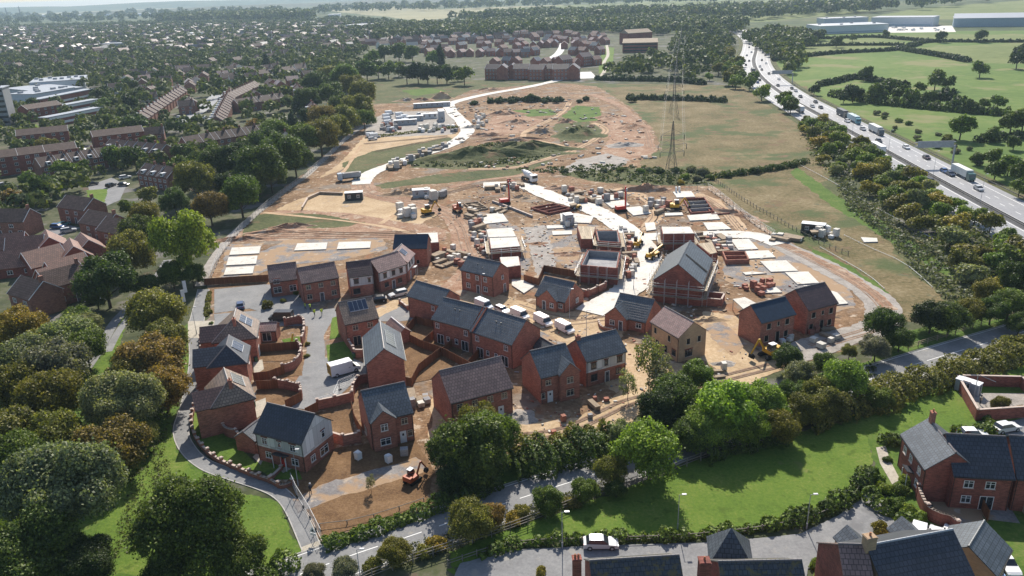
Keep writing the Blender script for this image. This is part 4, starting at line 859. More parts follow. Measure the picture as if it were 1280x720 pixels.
# ================================================================ vehicles (x forward), built once, copied with their parts
def wheel(t, x, y, r=0.32, w=0.22, s=1):
    m = MB(); m.bar((0, -w/2, 0), (0, w/2, 0), r, 14); o = m.build('wheel', 'm_rubber', t); o.location = (x, y, r)
    k = MB(); k.bar((0, -w/2-.01, 0), (0, w/2+.01, 0), r*.58, 10); k.build('rim', 'm_galv', o); return o
def glass_box(mb, x0, x1, xt0, xt1, z0, z1, w0, w1, m=0):
    b = [(x0, -w0/2, z0), (x1, -w0/2, z0), (x1, w0/2, z0), (x0, w0/2, z0)]; tt = [(xt0, -w1/2, z1), (xt1, -w1/2, z1), (xt1, w1/2, z1), (xt0, w1/2, z1)]
    mb.hexa(b, tt, m)
def lamps(t, x, y, z, xr, zr):
    for s_ in (-1, 1):
        m = MB(); m.box(x, s_*y, z, .08, .3, .16); m.build('headlight', 'm_lamp_glass', t)
        m = MB(); m.box(xr, s_*y, zr, .06, .22, .2); m.build('tail_light', 'm_red', t)
def car(L=4.4, W=1.78, Hh=1.45, est=False):
    t = thing('parked_car', 'car', 'car'); b = MB(); h = L/2
    b.prof([(-h, .35), (-h+.1, .28), (h-.1, .28), (h, .38), (h-.03, .62), (h-.35, .78), (.75, .92), (-h+.55 if not est else -h+.15, .98), (-h+.05, .88)], [W*.9, W*.9, W*.9, W*.88, W*.9, W*.96, W, W, W*.94])
    glass_box(b, -h+.75 if not est else -h+.35, .35, -h+1.0 if not est else -h+.5, .1, Hh-.05, Hh, W*.72, W*.70)
    b.build('body', 'm_paint', t, (.5, .5, .5))
    g_ = MB(); glass_box(g_, -h+.35 if not est else -h+.12, .95, -h+.85 if not est else -h+.38, .25, .93, Hh-.045, W*.94, W*.74); g_.build('windows', 'm_glass', t)
    for x in (-h+.8, h-.85):
        for s_ in (-1, 1): wheel(t, x, s_*(W/2-.12))
    lamps(t, h-.06, W*.36, .62, -h+.04, .74); return t
def van(L=5.2, W=1.95, Hh=2.2):
    t = thing('white_van', 'van', 'van'); b = MB(); h = L/2
    b.prof([(-h, .35), (h-.1, .3), (h, .45), (h-.02, .85), (h-.75, 1.12), (h-1.35, 1.12), (h-1.35, Hh*.98), (-h+.05, Hh), (-h, Hh-.15)], [W, W*.96, W*.93, W*.95, W, W, W*.9, W*.9, W*.93])
    b.prof([(h-1.36, 1.1), (h-1.2, 1.1), (h-1.75, Hh), (h-2.2, Hh), (h-2.2, 1.1)], [W*.98, W*.98, W*.88, W*.88, W*.98]); b.build('body', 'm_paint', t, (.8, .8, .8))
    g_ = MB(); glass_box(g_, h-2.1, h-.78, h-1.95, h-1.5, 1.15, Hh-.12, W*.985, W*.86); g_.build('windows', 'm_glass', t)
    for x in (-h+.95, h-.9):
        for s_ in (-1, 1): wheel(t, x, s_*(W/2-.12), .35)
    lamps(t, h-.04, W*.38, .75, -h, 1.1)
    k = MB()
    for s_ in (-1, 1): k.box(h-1.15, s_*(W/2+.12), 1.3, .12, .2, .22)
    o = k; 
    for s_ in (-1, 1):
        q = MB(); q.box(h-1.15, s_*(W/2+.1), 1.3, .12, .2, .22); q.build('wing_mirror', 'm_rubber', t)
    return t
def lorry(box=True):
    t = thing('articulated_lorry', 'lorry', 'lorry'); c = MB(); c.prof([(5.6, .5), (8.0, .5), (8.05, 1.6), (7.8, 3.0), (6.0, 3.2), (5.7, 3.2)], 2.45); c.build('cab', 'm_paint', t, (.6, .6, .6))
    g_ = MB(); g_.hexa([(7.95, -1.1, 1.7), (8.06, -1.1, 1.7), (8.06, 1.1, 1.7), (7.95, 1.1, 1.7)], [(7.75, -1.05, 2.7), (7.88, -1.05, 2.7), (7.88, 1.05, 2.7), (7.75, 1.05, 2.7)]); g_.build('windscreen', 'm_glass', t)
    m = MB(); m.box(-1.3, 0, 2.55, 13.4, 2.5, 2.7); m.build('trailer', 'm_matt', t, (.7, .7, .7))
    m = MB(); m.box(-.5, 0, .95, 13, 1.0, .35); m.build('chassis', 'm_rubber', t)
    for x in (-6.6, -5.3, -4.0, 4.6, 7.0):
        for s_ in (-1, 1): wheel(t, x, s_*1.05, .5, .35)
    lamps(t, 8.04, .95, .8, -8.0, 1.2); return t
def tipper():
    t = thing('tipper_lorry', 'lorry', 'lorry'); c = MB(); c.prof([(2.6, .6), (4.4, .6), (4.45, 1.6), (4.3, 2.9), (2.7, 3.0)], 2.4); c.build('cab', 'm_paint', t, (.6, .65, .7))
    g_ = MB(); g_.box(4.38, 0, 2.2, .15, 2.1, .9); g_.build('windscreen', 'm_glass', t)
    b = MB(); b.prof([(-4.2, 1.2), (2.4, 1.2), (2.4, 2.9), (-4.5, 2.7)], 2.45); b.build('tipper_body', 'm_matt', t, (.30, .31, .33))
    l_ = MB(); l_.box(-.95, 0, 2.86, 5.6, 2.1, .1); l_.build('load', 'm_gravel', t)
    m = MB(); m.box(0, 0, .85, 8.2, .9, .4); m.build('chassis', 'm_rubber', t)
    for x in (-3.2, -1.9, 3.3):
        for s_ in (-1, 1): wheel(t, x, s_*1.0, .5, .35)
    lamps(t, 4.42, .95, .85, -4.3, 1.0); return t
def mixer():
    t = thing('concrete_mixer_lorry', 'mixer', 'mixer lorry'); c = MB(); c.prof([(2.6, .6), (4.4, .6), (4.45, 1.6), (4.3, 2.8), (2.7, 2.9)], 2.4); c.build('cab', 'm_paint', t, (.8, .8, .8))
    g_ = MB(); g_.box(4.38, 0, 2.1, .15, 2.1, .9); g_.build('windscreen', 'm_glass', t)
    d = MB(); d.bar((2.2, 0, 2.0), (1.0, 0, 2.2), .7, 14, 1.15); d.bar((1.0, 0, 2.2), (-1.4, 0, 2.5), 1.15, 14, 1.15); d.bar((-1.4, 0, 2.5), (-3.6, 0, 3.1), 1.15, 14, .5); d.build('drum', 'm_white', t)
    m = MB(); m.box(0, 0, .9, 8.2, 1.0, .4); m.build('chassis', 'm_rubber', t)
    k = MB(); k.hexa([(-4.1, -.4, 2.6), (-3.5, -.4, 2.9), (-3.5, .4, 2.9), (-4.1, .4, 2.6)], [(-4.3, -.6, 3.4), (-3.4, -.6, 3.5), (-3.4, .6, 3.5), (-4.3, .6, 3.4)]); k.build('hopper', 'm_galv', t)
    for x in (-3.2, -1.9, 2.0, 3.4):
        for s_ in (-1, 1): wheel(t, x, s_*1.0, .5, .35)
    return t
def dumper():
    t = thing('site_dumper', 'dumper', 'dumper'); b = MB(); b.box(-.7, 0, .85, 1.7, 1.5, .7); b.box(.5, 0, .7, 1.4, .8, .3); b.build('body', 'm_yellow', t)
    s_ = MB(); s_.hexa([(.2, -.8, .9), (1.5, -.8, .9), (1.5, .8, .9), (.2, .8, .9)], [(-.1, -1.05, 1.75), (2.0, -1.05, 1.6), (2.0, 1.05, 1.6), (-.1, 1.05, 1.75)]); s_.build('skip', 'm_wood', t)
    r = MB(); r.path([(-.9, -.6, 1.2), (-.9, -.6, 2.5), (-.9, .6, 2.5), (-.9, .6, 1.2)], .06); r.build('roll_bar', 'm_rubber', t)
    for x in (-1.1, 1.0):
        for q in (-1, 1): wheel(t, x, q*.95, .55, .45)
    return t
def excavator(body='m_yellow', s=1.0):
    t = thing('excavator', 'excavator', 'excavator')
    for q in (-1, 1):
        m = MB(); m.prof([(-1.6, .1), (1.6, .1), (1.9, .4), (1.6, .8), (-1.6, .8), (-1.9, .4)], .5, q*1.0); m.build('track', 'm_rubber', t)
    b = MB(); b.box(-.5, 0, 1.35, 2.8, 2.3, .8); b.box(-1.4, 0, 1.85, 1.0, 2.2, .4); b.build('body', body, t)
    c = MB(); c.prof([(-.4, 1.7), (1.0, 1.7), (1.05, 2.1), (.7, 2.9), (-.4, 2.9)], 1.0, .6); co = c.build('cab', 'm_glass', t)
    k = MB(); k.box(.12, .6, 2.96, 1.3, 1.1, .1); k.build('cab_roof', 'm_white', co)
    a = MB(); a.hexa(*[[(0.9+dx, -.5+dy, 1.5) for dx, dy in ((-.2, -.15), (.2, -.15), (.2, .15), (-.2, .15))], [(2.4+dx, -.5+dy, 3.9) for dx, dy in ((-.2, -.12), (.2, -.12), (.2, .12), (-.2, .12))]]); a.build('boom', body if body != 'm_yellow' else 'm_yellow', t)
    a = MB(); a.hexa([(4.1+dx, -.5+dy, 1.4) for dx, dy in ((-.12, -.1), (.12, -.1), (.12, .1), (-.12, .1))], [(2.4+dx, -.5+dy, 4.0) for dx, dy in ((-.2, -.12), (.2, -.12), (.2, .12), (-.2, .12))]); ar = a.build('dipper_arm', body, t)
    u = MB(); u.prof([(3.8, 1.4), (4.3, 1.4), (4.4, .7), (3.7, .3), (3.4, .8)], .8, -.5); u.build('bucket', 'm_rubber', ar); return t
def telehandler(col='m_yellow'):
    t = thing('telehandler', 'telehandler', 'telehandler'); b = MB(); b.box(0, 0, 1.1, 4.2, 1.5, .6); b.box(-1.7, .3, 1.5, 1.0, 1.0, .5); b.build('body', col, t)
    c = MB(); c.prof([(-.7, 1.4), (.8, 1.4), (.7, 2.4), (.2, 2.8), (-.7, 2.8)], .85, .5); c.build('cab', 'm_glass', t)
    a = MB(); a.hexa([(-1.9, -.6, 1.6), (-1.9, -.2, 1.6), (-1.9, -.2, 2.0), (-1.9, -.6, 2.0)][::-1], [(3.8, -.6, 2.6), (3.8, -.2, 2.6), (3.8, -.2, 2.9), (3.8, -.6, 2.9)][::-1]); a.build('boom', col, t)
    f = MB(); f.box(4.0, -.4, 2.3, .12, 1.1, .9)
    for y in (-.75, -.05): f.box(4.6, y, 1.9, 1.2, .12, .06)
    f.build('forks', 'm_rubber', t)
    for x in (-1.4, 1.5):
        for q in (-1, 1): wheel(t, x, q*.95, .6, .45)
    return t
CAR, EST, VAN, LORRY, TIP, MIX, DUMP, DIG, TELE = car(), car(4.6, 1.8, 1.5, True), van(), lorry(), tipper(), mixer(), dumper(), excavator(), telehandler()
DIGR = excavator('m_orange'); PROTO += [CAR, EST, VAN, LORRY, TIP, MIX, DUMP, DIG, TELE, DIGR]
def pyaw(px, py, qx, qy):
    a, b = at(px, py), at(qx, qy); return math.atan2(b.y-a.y, b.x-a.x)
def place(proto, px, py, qx, qy, label, group=None, color=None, paint=('body', 'cab'), z=GZ, name=None, scale=None):
    p = at(px, py, z); o = instance(proto, p, pyaw(px, py, qx, qy), label, group, color, paint, scale)
    if name: o.name = name
    return o
WHT, SIL, BLK, BLU = (.8, .8, .8), (.45, .46, .48), (.015, .016, .02), (.05, .12, .3)
place(CAR, 751, 683, 774, 683, 'silver saloon car parked alone in the close at the bottom', None, (.55, .56, .58))
CHV = place(VAN, 431, 466, 452, 460, 'white van with black and yellow chevron rear beside the end-on house', 'vans', WHT, scale=(1.1, 1.1, 1.15))
o = CHV
b_ = MB(); b_.box(-2.64, 0, 1.3, .04, 1.85, 1.7); bo = b_.build('rear_marking', 'm_yellow', o)
m = MB()
for q in (-1, 1):
    for i in range(7):
        z0 = .5+i*.25; a = [(-2.668, q*.9, z0), (-2.668, 0, z0+.35), (-2.668, 0, z0+.47), (-2.668, q*.9, z0+.12)]
        m.face(a if q > 0 else a[::-1])
m.build('chevron', 'm_rubber', bo)
place(VAN, 352, 400, 338, 400, 'black people carrier van parked on the estate street', 'vans', BLK)
place(CAR, 301, 384, 301, 374, 'dark blue car nosing into the car park', None, (.02, .05, .14))
place(CAR, 472, 377, 463, 378, 'black estate car on the sandy road behind the solar panel house', None, BLK)
place(EST, 498, 370, 489, 372, 'silver estate car on the sandy road beside the black one', None, (.6, .6, .6))
for i, (x, y, x2, y2, lb) in enumerate([(605, 385, 612, 388, 'pale blue-white van at the far left of the row behind the terrace'), (628, 390, 635, 393, 'white pickup second in the row behind the terrace'), (650, 397, 657, 400, 'white van third in the row behind the terrace'), (679, 405, 687, 409, 'white van fourth in the row, clear of the terrace roof'), (706, 414, 714, 418, 'white van nearest the turning patch at the end of the row')]):
    place(VAN if i != 1 else EST, x, y, x2, y2, lb, 'white vans parked behind the terrace', (.62, .7, .78) if i == 0 else WHT, scale=(.9, .9, .9))
place(VAN, 1147, 672, 1150, 655, 'white van tucked beside the small grey gable', None, WHT, scale=(.9, .9, .8))
place(CAR, 1257, 538, 1268, 536, 'silver hatchback on the drive beside the walled yard', None, (.7, .7, .7))
place(CAR, 1215, 546, 1230, 546, 'white car glinting behind the dark tiled ridge', None, WHT)
place(EST, 1233, 712, 1245, 725, 'bright pale blue car below the outbuilding at the bottom right', None, (.35, .5, .75))
place(CAR, 1256, 708, 1262, 716, 'white car beside the bright blue car', None, WHT)
for i, (x, y, c) in enumerate([(40, 421, WHT), (120, 378, (.4, .45, .5)), (73, 285, BLU), (80, 282, (.1, .3, .3)), (86, 290, SIL), (10, 243, WHT), (88, 188, SIL), (96, 187, WHT), (105, 189, BLK), (115, 190, SIL), (157, 223, WHT), (155, 232, BLK), (139, 233, BLK), (116, 231, BLK), (213, 154, WHT), (257, 148, WHT), (252, 158, SIL), (190, 241, WHT), (5, 232, SIL), (30, 234, BLK), (225, 148, WHT), (262, 140, BLK)]):
    place(CAR if i % 2 else EST, x, y, x+6, y-2+i % 3, '%s car parked among the old estate houses on the left, %s from the left of them' % ({WHT: 'white', BLU: 'blue', SIL: 'silver', BLK: 'black'}.get(c, 'dull'), ordn(sorted([40, 120, 73, 80, 86, 10, 88, 96, 105, 115, 157, 155, 139, 116, 213, 257, 252, 190, 5, 30, 225, 262]).index(x))), 'cars parked in the old estate', c)
# motorway traffic: placed in its lane, driving side kept
def drive(proto, px, py, label, color, lane=None, flip=None, paint=('body', 'cab', 'trailer'), group='motorway traffic', name=None):
    p, t_, off = mpos(px, py)
    p = p-Vector((-t_.y, t_.x, 0))*off
    off2 = min((-3.7, -6.7, -9.5, 3.7, 6.7, 9.5), key=lambda v: abs(v-off)) if lane is None else lane
    p = p+Vector((-t_.y, t_.x, 0))*off2
    d = t_ if off2 > 0 else -t_          # right carriageway comes toward the camera
    o = instance(proto, (p.x, p.y, GZ), math.atan2(d.y, d.x), label, group, None, (), (.86, .9, .86) if proto is LORRY else None)
    if name: o.name = name
    for c in o.children:
        n = c.name.split('.')[0]
        if n in color: c.color = (*color[n], 1)
    return o
DG, TEAL = (.09, .10, .11), (.12, .3, .35)
for px, py, cab_, tr, lb, la in [(1043, 146, BLK, DG, 'dark box lorry, leftmost of three heading down the near-empty carriageway', -9.5), (1066, 153, TEAL, (.42, .52, .55), 'pale teal box lorry between two others on the motorway', -9.5), (1086, 167, DG, (.6, .6, .58), 'lorry with white-topped trailer, rightmost of three in a row', -9.5),
                         (1190, 222, (.03, .10, .09), (.6, .62, .6), 'dark green cabbed lorry passing just beyond the overhead gantry', -9.5), (1088, 190, WHT, WHT, 'white trailer half hidden by the trees of the motorway belt', 3.7),
                         (1040, 164, WHT, DG, 'lorry on the near carriageway partly behind trees', 6.7), (1008, 139, WHT, (.6, .6, .6), 'pale lorry roof showing above the roadside trees', 6.7), (935, 91, BLK, DG, 'dark lorry in shadow where the motorway bends', 3.7), (969, 44, WHT, WHT, 'white lorry far away where the motorway vanishes', -6.7)]:
    drive(LORRY, px, py, lb, {'cab': cab_, 'trailer': tr}, la)
cars = [(1006, 122, BLK, -6.7), (1016, 136, BLK, -6.7), (1027, 134, SIL, -3.7), (1051, 153, WHT, -6.7), (1075, 163, SIL, -6.7), (1152, 199, (.05, .02, .03), -9.5), (1172, 220, (.03, .05, .1), -6.7), (1168, 216, BLU, -6.7), (962, 93, BLK, -6.7), (966, 100, WHT, -9.5), (958, 76, BLK, -6.7), (955, 84, SIL, -3.7), (961, 66, BLU, -6.7), (958, 58, WHT, -3.7),
        (953, 54, BLK, -6.7), (949, 47, SIL, -6.7), (929, 77, BLK, 3.7), (936, 97, SIL, 6.7), (948, 101, BLK, 3.7), (950, 104, BLU, 6.7), (926, 60, BLK, 6.7), (924, 66, WHT, 3.7), (932, 56, SIL, 6.7), (934, 50, BLK, 3.7), (972, 122, WHT, 6.7), (974, 112, BLK, -9.5), (985, 115, SIL, -9.5), (965, 61, BLK, -3.7), (938, 46, WHT, 6.7), (941, 43, SIL, -6.7), (927, 70, SIL, 6.7), (930, 82, BLK, 6.7), (933, 88, WHT, 3.7), (953, 80, WHT, -9.5), (957, 70, BLK, -9.5), (963, 62, SIL, -9.5), (951, 88, BLK, -3.7), (975, 108, BLK, -3.7), (993, 119, WHT, -3.7), (1012, 129, BLK, -9.5), (922, 57, WHT, 3.7), (1098, 178, BLK, -3.7), (1130, 186, WHT, -9.5), (1225, 238, SIL, -6.7), (944, 50, BLK, -3.7), (930, 48, SIL, 6.7), (955, 110, BLK, 6.7), (1145, 228, BLK, 3.7)]
xs_ = sorted(c[0] for c in cars)
for i, (x, y, c, la) in enumerate(cars):
    cn = {WHT: 'white', SIL: 'silver', BLK: 'black', BLU: 'blue'}.get(c, 'dark')
    drive(CAR, x, y, '%s car driving on the motorway, %s car from the left edge of the traffic' % (cn, ordn(xs_.index(x))), {'body': c}, la, name='car')

# ---------------------------------------------------------------- motorway furniture
def edge_line_thing(name, label, cat, P, off, build):
    pass
m = MB(); s = 0; t = thing('crash_barrier', 'steel crash barrier down the middle of the motorway', 'barrier', (0, 0, 0))
for off in (-.5, .5):
    for a, b in zip(MP[::1], MP[1::1]):
        tt = (b-a); nn = Vector((-tt.y, tt.x, 0)).normalized()*off; m.hexa([Vector((a.x, a.y, .55))+nn, Vector((b.x, b.y, .55))+nn, Vector((b.x, b.y, .55))+nn*1.15, Vector((a.x, a.y, .55))+nn*1.15], [Vector((a.x, a.y, .85))+nn, Vector((b.x, b.y, .85))+nn, Vector((b.x, b.y, .85))+nn*1.15, Vector((a.x, a.y, .85))+nn*1.15])
m.build('rail', 'm_wood_grey', t)
for i in range(60):
    p, d = along(MP, 60+i*9); k = MB(); k.box(p.x, p.y, .4, .1, .1, .8, math.atan2(d.y, d.x)); k.build('post', 'm_galv', t)
for q, sd_ in ((-14.6, 'far'), (14.4, 'near')):
    m = MB()
    for a, b in zip(MP, MP[1:]):
        tt = (b-a); nn = Vector((-tt.y, tt.x, 0)).normalized(); A_ = a+nn*q; B_ = b+nn*q; k = nn*.12
        m.hexa([Vector((A_.x, A_.y, .5)), Vector((B_.x, B_.y, .5)), Vector((B_.x, B_.y, .5))+k, Vector((A_.x, A_.y, .5))+k], [Vector((A_.x, A_.y, .8)), Vector((B_.x, B_.y, .8)), Vector((B_.x, B_.y, .8))+k, Vector((A_.x, A_.y, .8))+k])
    tag(m.build('crash_barrier', 'm_wood_grey'), 'long crash rail along the %s verge of the motorway' % sd_, 'barrier')
def gantry(px, py, label):
    p, t_, off = mpos(px, py); t = thing('sign_gantry', label, 'gantry', (p.x, p.y, 0), math.atan2(t_.y, t_.x)+math.pi/2)
    m = MB(); m.box(0, 0, 3.6, .5, .5, 7.2); m.build('post', 'm_galv', t)
    m = MB(); m.box(7.0, 0, 7.0, 14, .5, .25); m.box(7.0, 0, 8.4, 14, .5, .2)
    for i in range(12): m.bar((.5+i*1.2, 0, 7.0), (1.1+i*1.2, 0, 8.4), .06, 5)
    m.build('beam', 'm_galv', t); m = MB(); m.box(7, .45, 7.7, 12.5, .2, 2.4); m.build('sign_back', 'm_tarp_blue' if 0 else 'm_galv', t)
g1 = gantry(1190, 206, 'steel sign gantry reaching over the far carriageway'); g2 = gantry(990, 105, 'small motorway sign gantry by the far bend')
def lamp(px, py, Hh, label, cat='street lamp', name='street_lamp', group='street lamps', arm=None, yaw=0, z=0.1):
    p = at(px, py); t = thing(name, label, cat, (p.x, p.y, z), yaw, group)
    m = MB(); m.bar((0, 0, 0), (0, 0, .9), .10, 8); m.bar((0, 0, .9), (0, 0, Hh), .06, 8, .04); m.build('pole', 'm_galv', t)
    k = MB(); k.bar((0, 0, Hh), (.45, 0, Hh+.08), .03, 6); k.build('arm', 'm_galv', t); k = MB(); k.box(.62, 0, Hh+.1, .55, .26, .12); k.build('lamp_head', 'm_lamp_glass', t); return t
for a in [(703, 686, 5.4, 'street lamp standing in the hedge beyond the silver saloon'), (847, 662, 5.2, 'street lamp on the lawn side hedge, middle of the close'), (1008, 662, 5.2, 'street lamp where the close widens'), (373, 608, 6, 'street lamp on the mesh fence by the dark slate house'), (452, 735, 5.5, 'street lamp at the bottom edge beside the old road'),
          (246, 418, 6, 'street lamp by the pale crossing of the lane'), (603, 380, 7, 'street lamp behind the central terrace'), (712, 398, 6.5, 'street lamp by the bungalow on the sandy road'), (733, 424, 6, 'thin lamp post beside the white boarded house'), (792, 362, 6, 'lamp post at the haul road bend')]:
    lamp(*a)
for i, (x, y) in enumerate([(1225, 255), (1166, 222), (1110, 192), (1065, 168)]): lamp(x, y, 9, '%s tall lighting mast from the right along the middle of the motorway' % ordn(i), 'lighting mast', 'lighting_mast', 'motorway lighting masts')

# ---------------------------------------------------------------- electricity pylon and its wires
def pylon(px, py, Hh, label, group=None, mt='m_pylon', thick=.16, w=4.2, yaw=0.1, arms=((.50, 4.6), (.68, 6.4), (.86, 4.4)), base=None):
    p = base or at(px, py); t = thing('pylon', label, 'pylon', (p.x, p.y, 0), yaw, group)
    prof = [(0, w), (.28*Hh, w*.62), (.5*Hh, w*.30), (Hh*.9, w*.13), (Hh, .05)]
    def hw(z):
        for (z0, a), (z1, b) in zip(prof, prof[1:]):
            if z <= z1: return a+(b-a)*(z-z0)/(z1-z0)
        return .05
    for sx in (-1, 1):
        for sy in (-1, 1):
            m = MB()
            for (z0, a), (z1, b) in zip(prof, prof[1:]): m.bar((sx*a, sy*a, z0), (sx*b, sy*b, z1), thick, 4)
            m.build('leg', mt, t)
    br = MB(); z = 0; zs = []
    while z < Hh*.92: zs.append(z); z += max(1.8, hw(z)*1.9)
    zs.append(Hh*.95)
    for z0, z1 in zip(zs, zs[1:]):
        a, b = hw(z0), hw(z1)
        for q in (-1, 1):
            br.bar((-a, q*a, z0), (b, q*b, z1), thick*.55, 4); br.bar((a, q*a, z0), (-b, q*b, z1), thick*.55, 4); br.bar((q*a, -a, z0), (q*b, b, z1), thick*.55, 4); br.bar((q*a, a, z0), (q*b, -b, z1), thick*.55, 4)
            br.bar((-b, q*b, z1), (b, q*b, z1), thick*.5, 4)
    br.build('bracing', mt, t)
    tips = []
    for f, l_ in arms:
        z = f*Hh; a = hw(z)
        for q in (-1, 1):
            m = MB(); m.bar((q*a, -a, z), (q*l_, 0, z+.2), thick*.7, 4); m.bar((q*a, a, z), (q*l_, 0, z+.2), thick*.7, 4); m.bar((q*a*.8, 0, z+2.0), (q*l_, 0, z+.2), thick*.7, 4); m.build('cross_arm', mt, t)
            k = MB(); k.bar((q*l_, 0, z), (q*l_, 0, z-1.8), .12, 6); k.build('insulator', 'm_rubber', t); tips.append((q*l_, z-1.8))
    tips.append((0, Hh)); M = Matrix.Rotation(yaw, 3, 'Z')
    return [Vector((p.x, p.y, 0))+M @ Vector((x, 0, z)) for x, z in tips]
PY_ = [pylon(x, y, 20, lb, 'pylons of the main line', thick=tk, w=2.1, arms=((.45, 4.4), (.58, 5.2), (.75, 4.2))) for x, y, tk, lb in ((839, 221, .075, 'nearest lattice pylon, standing in the scrub at the edge of the site'), (842, 142, .07, 'second pylon of the line, in the dry upper meadow'), (845, 104, .07, 'third pylon of the line, at the far hedge of the meadow'), (848, 78, .07, 'hazy fourth pylon of the line among the far trees'), (851, 60, .08, 'faintest and furthest pylon of the line'))]
nm_ = ['lower left', 'lower right', 'middle left', 'middle right', 'upper left', 'upper right', 'topmost']
for j, (A_, B_) in enumerate(zip(PY_, PY_[1:])):
    for i, (a, b) in enumerate(zip(A_, B_)):
        m = MB(); P = [a+(b-a)*(q/16) for q in range(17)]; sag = 2.5
        P = [p-Vector((0, 0, sag*4*(q/16)*(1-q/16))) for q, p in enumerate(P)]; m.path(P, .016+.006*j, 4); tag(m.build('power_line', 'm_galv'), '%s wire on the %s span of the pylon line' % (nm_[i], ['nearest', 'second', 'third', 'furthest'][j]), 'power line', 'power lines')
for i, (x, h_) in enumerate(((10, 58), (27, 62))):
    b = at(x, 24); pylon(0, 0, h_, ['left', 'right'][i]+' of two hazy pylons breaking the horizon at the far left', 'hazy pylons on the horizon', thick=.5, base=b, w=5)

# ---------------------------------------------------------------- the building site
def P2(*pp): return [at(*p) for p in pp]
def slab(px, label, h=0.35, mat='m_concrete', lip=True, z0=0.0, edge='m_block'):
    P = P2(*px); c = sum(P, Vector())/len(P); t = thing('foundation_slab', label, 'foundation slab', (c.x, c.y, z0), 0, 'pale foundation slabs'); L = [(p.x-c.x, p.y-c.y) for p in P]
    A = sum(L[i][0]*L[(i+1) % len(L)][1]-L[(i+1) % len(L)][0]*L[i][1] for i in range(len(L)))
    if A < 0: L = L[::-1]
    m = MB(); m.prism([(x*1.02, y*1.02) for x, y in L], 0, h-.08); m.build('footing', edge, t)
    m = MB(); m.prism(L, h-.08, h); m.build('floor', mat, t); return t
sl = [([(371.9, 305.6), (409.4, 304.4), (407.5, 312.8), (368, 314.4)], 'long white floor slab, left of two behind the curved terrace'), ([(423.8, 303.8), (463.8, 303), (462.5, 311), (421.3, 312.8)], 'long white floor slab, right of two behind the curved terrace'),
      ([(290, 311), (326, 309), (324, 318), (287, 320)], 'northern slab of three by the dark wall at the left of the site'), ([(286, 323), (322, 321), (320, 331), (283, 333)], 'middle slab of three by the dark wall at the left of the site'), ([(283, 336), (318, 334), (316, 343), (280, 345)], 'southern slab of three by the dark wall at the left of the site'),
      ([(599, 270), (627.5, 267), (635.6, 278), (605.6, 281)], 'bright square slab at the head of the cluster behind the haul road'), ([(608, 288), (640, 286), (645, 297), (611, 298)], 'slab stacked with dark pallets in the middle of the cluster'),
      ([(737.5, 246), (770, 245), (775, 250), (742, 253)], 'ragged slab furthest back beyond the white haul road'), ([(756, 254), (780, 251), (787, 257.5), (765, 261)], 'ragged slab beside the red piling rig'), ([(780, 261), (800, 259), (814, 267.5), (792, 270.5)], 'clean white slab in front of the red piling rig'),
      ([(841, 240.8), (864, 240), (869, 247), (846, 248)], 'small white slab with two upright tubes by the pylon side'), ([(859, 270.5), (895, 267.5), (900, 275), (862.5, 277)], 'wide white slab below the open brick footings'), ([(879, 279.5), (902.5, 278.8), (914, 287.5), (885, 288.8)], 'white slab at the corner of the eastern haul road'),
      ([(831, 267.5), (852.5, 266.8), (854, 270), (831, 270.8)], 'narrow pale slab strip left of the wide white slab'), ([(913, 300.6), (936, 300), (947.5, 312.5), (923, 313.8)], 'slab carrying partition walls east of the scaffolded house'), ([(921, 315.6), (960.6, 314.4), (969.4, 323), (932, 325)], 'long white slab behind the low red brick boxes'),
      ([(950, 328), (982.5, 326.9), (997.5, 340), (963.8, 341.3)], 'square white slab in the middle of the eastern plots'), ([(981, 341.9), (1010, 341), (1023.8, 355), (996.9, 356.9)], 'square white slab touching the perimeter track side'), ([(1038.8, 365), (1046, 367), (1060, 381), (1044, 382.5)], 'white slab right of the purplish tiled shell'),
      ([(940, 360.6), (970, 360.6), (977.5, 366.9), (948.8, 368)], 'slab surrounded by upright brick stacks'), ([(928, 342), (940, 341), (958, 343), (932, 345)], 'thin slab edge with heaps left of the square slabs'), ([(700, 268), (722, 268), (742, 272), (738, 280), (702, 279)], 'irregular white slab beside the grey silo in the middle plots'),
      ([(683, 283), (706, 283), (707, 286), (684, 287)], 'upper of two narrow white slab strips'), ([(690, 290), (715, 289.5), (715, 294), (691, 295)], 'lower of two narrow white slab strips'), ([(806, 280), (818, 279), (820, 288), (808, 290)], 'small pale slab at the haul road fork'), ([(668, 359), (655, 352), (640, 351), (640, 358), (655, 368)][::-1], 'pale slab beside the yard fence of the bungalow'),
      ([(1076, 298), (1096, 299), (1097, 303.5), (1080, 304)], 'lone white slab on the grass beyond the perimeter track')]
for px, lb in sl: slab(px, lb)
for i, (x, y) in enumerate([(845, 241), (849, 240.5)]):
    p = at(x, y); m = MB(); m.bar((p.x, p.y, .3), (p.x, p.y, 2.0), .35, 8); tag(m.build('upright_tube', 'm_white'), ['left', 'right'][i]+' white tube standing on the small slab near the pylon', 'tube')
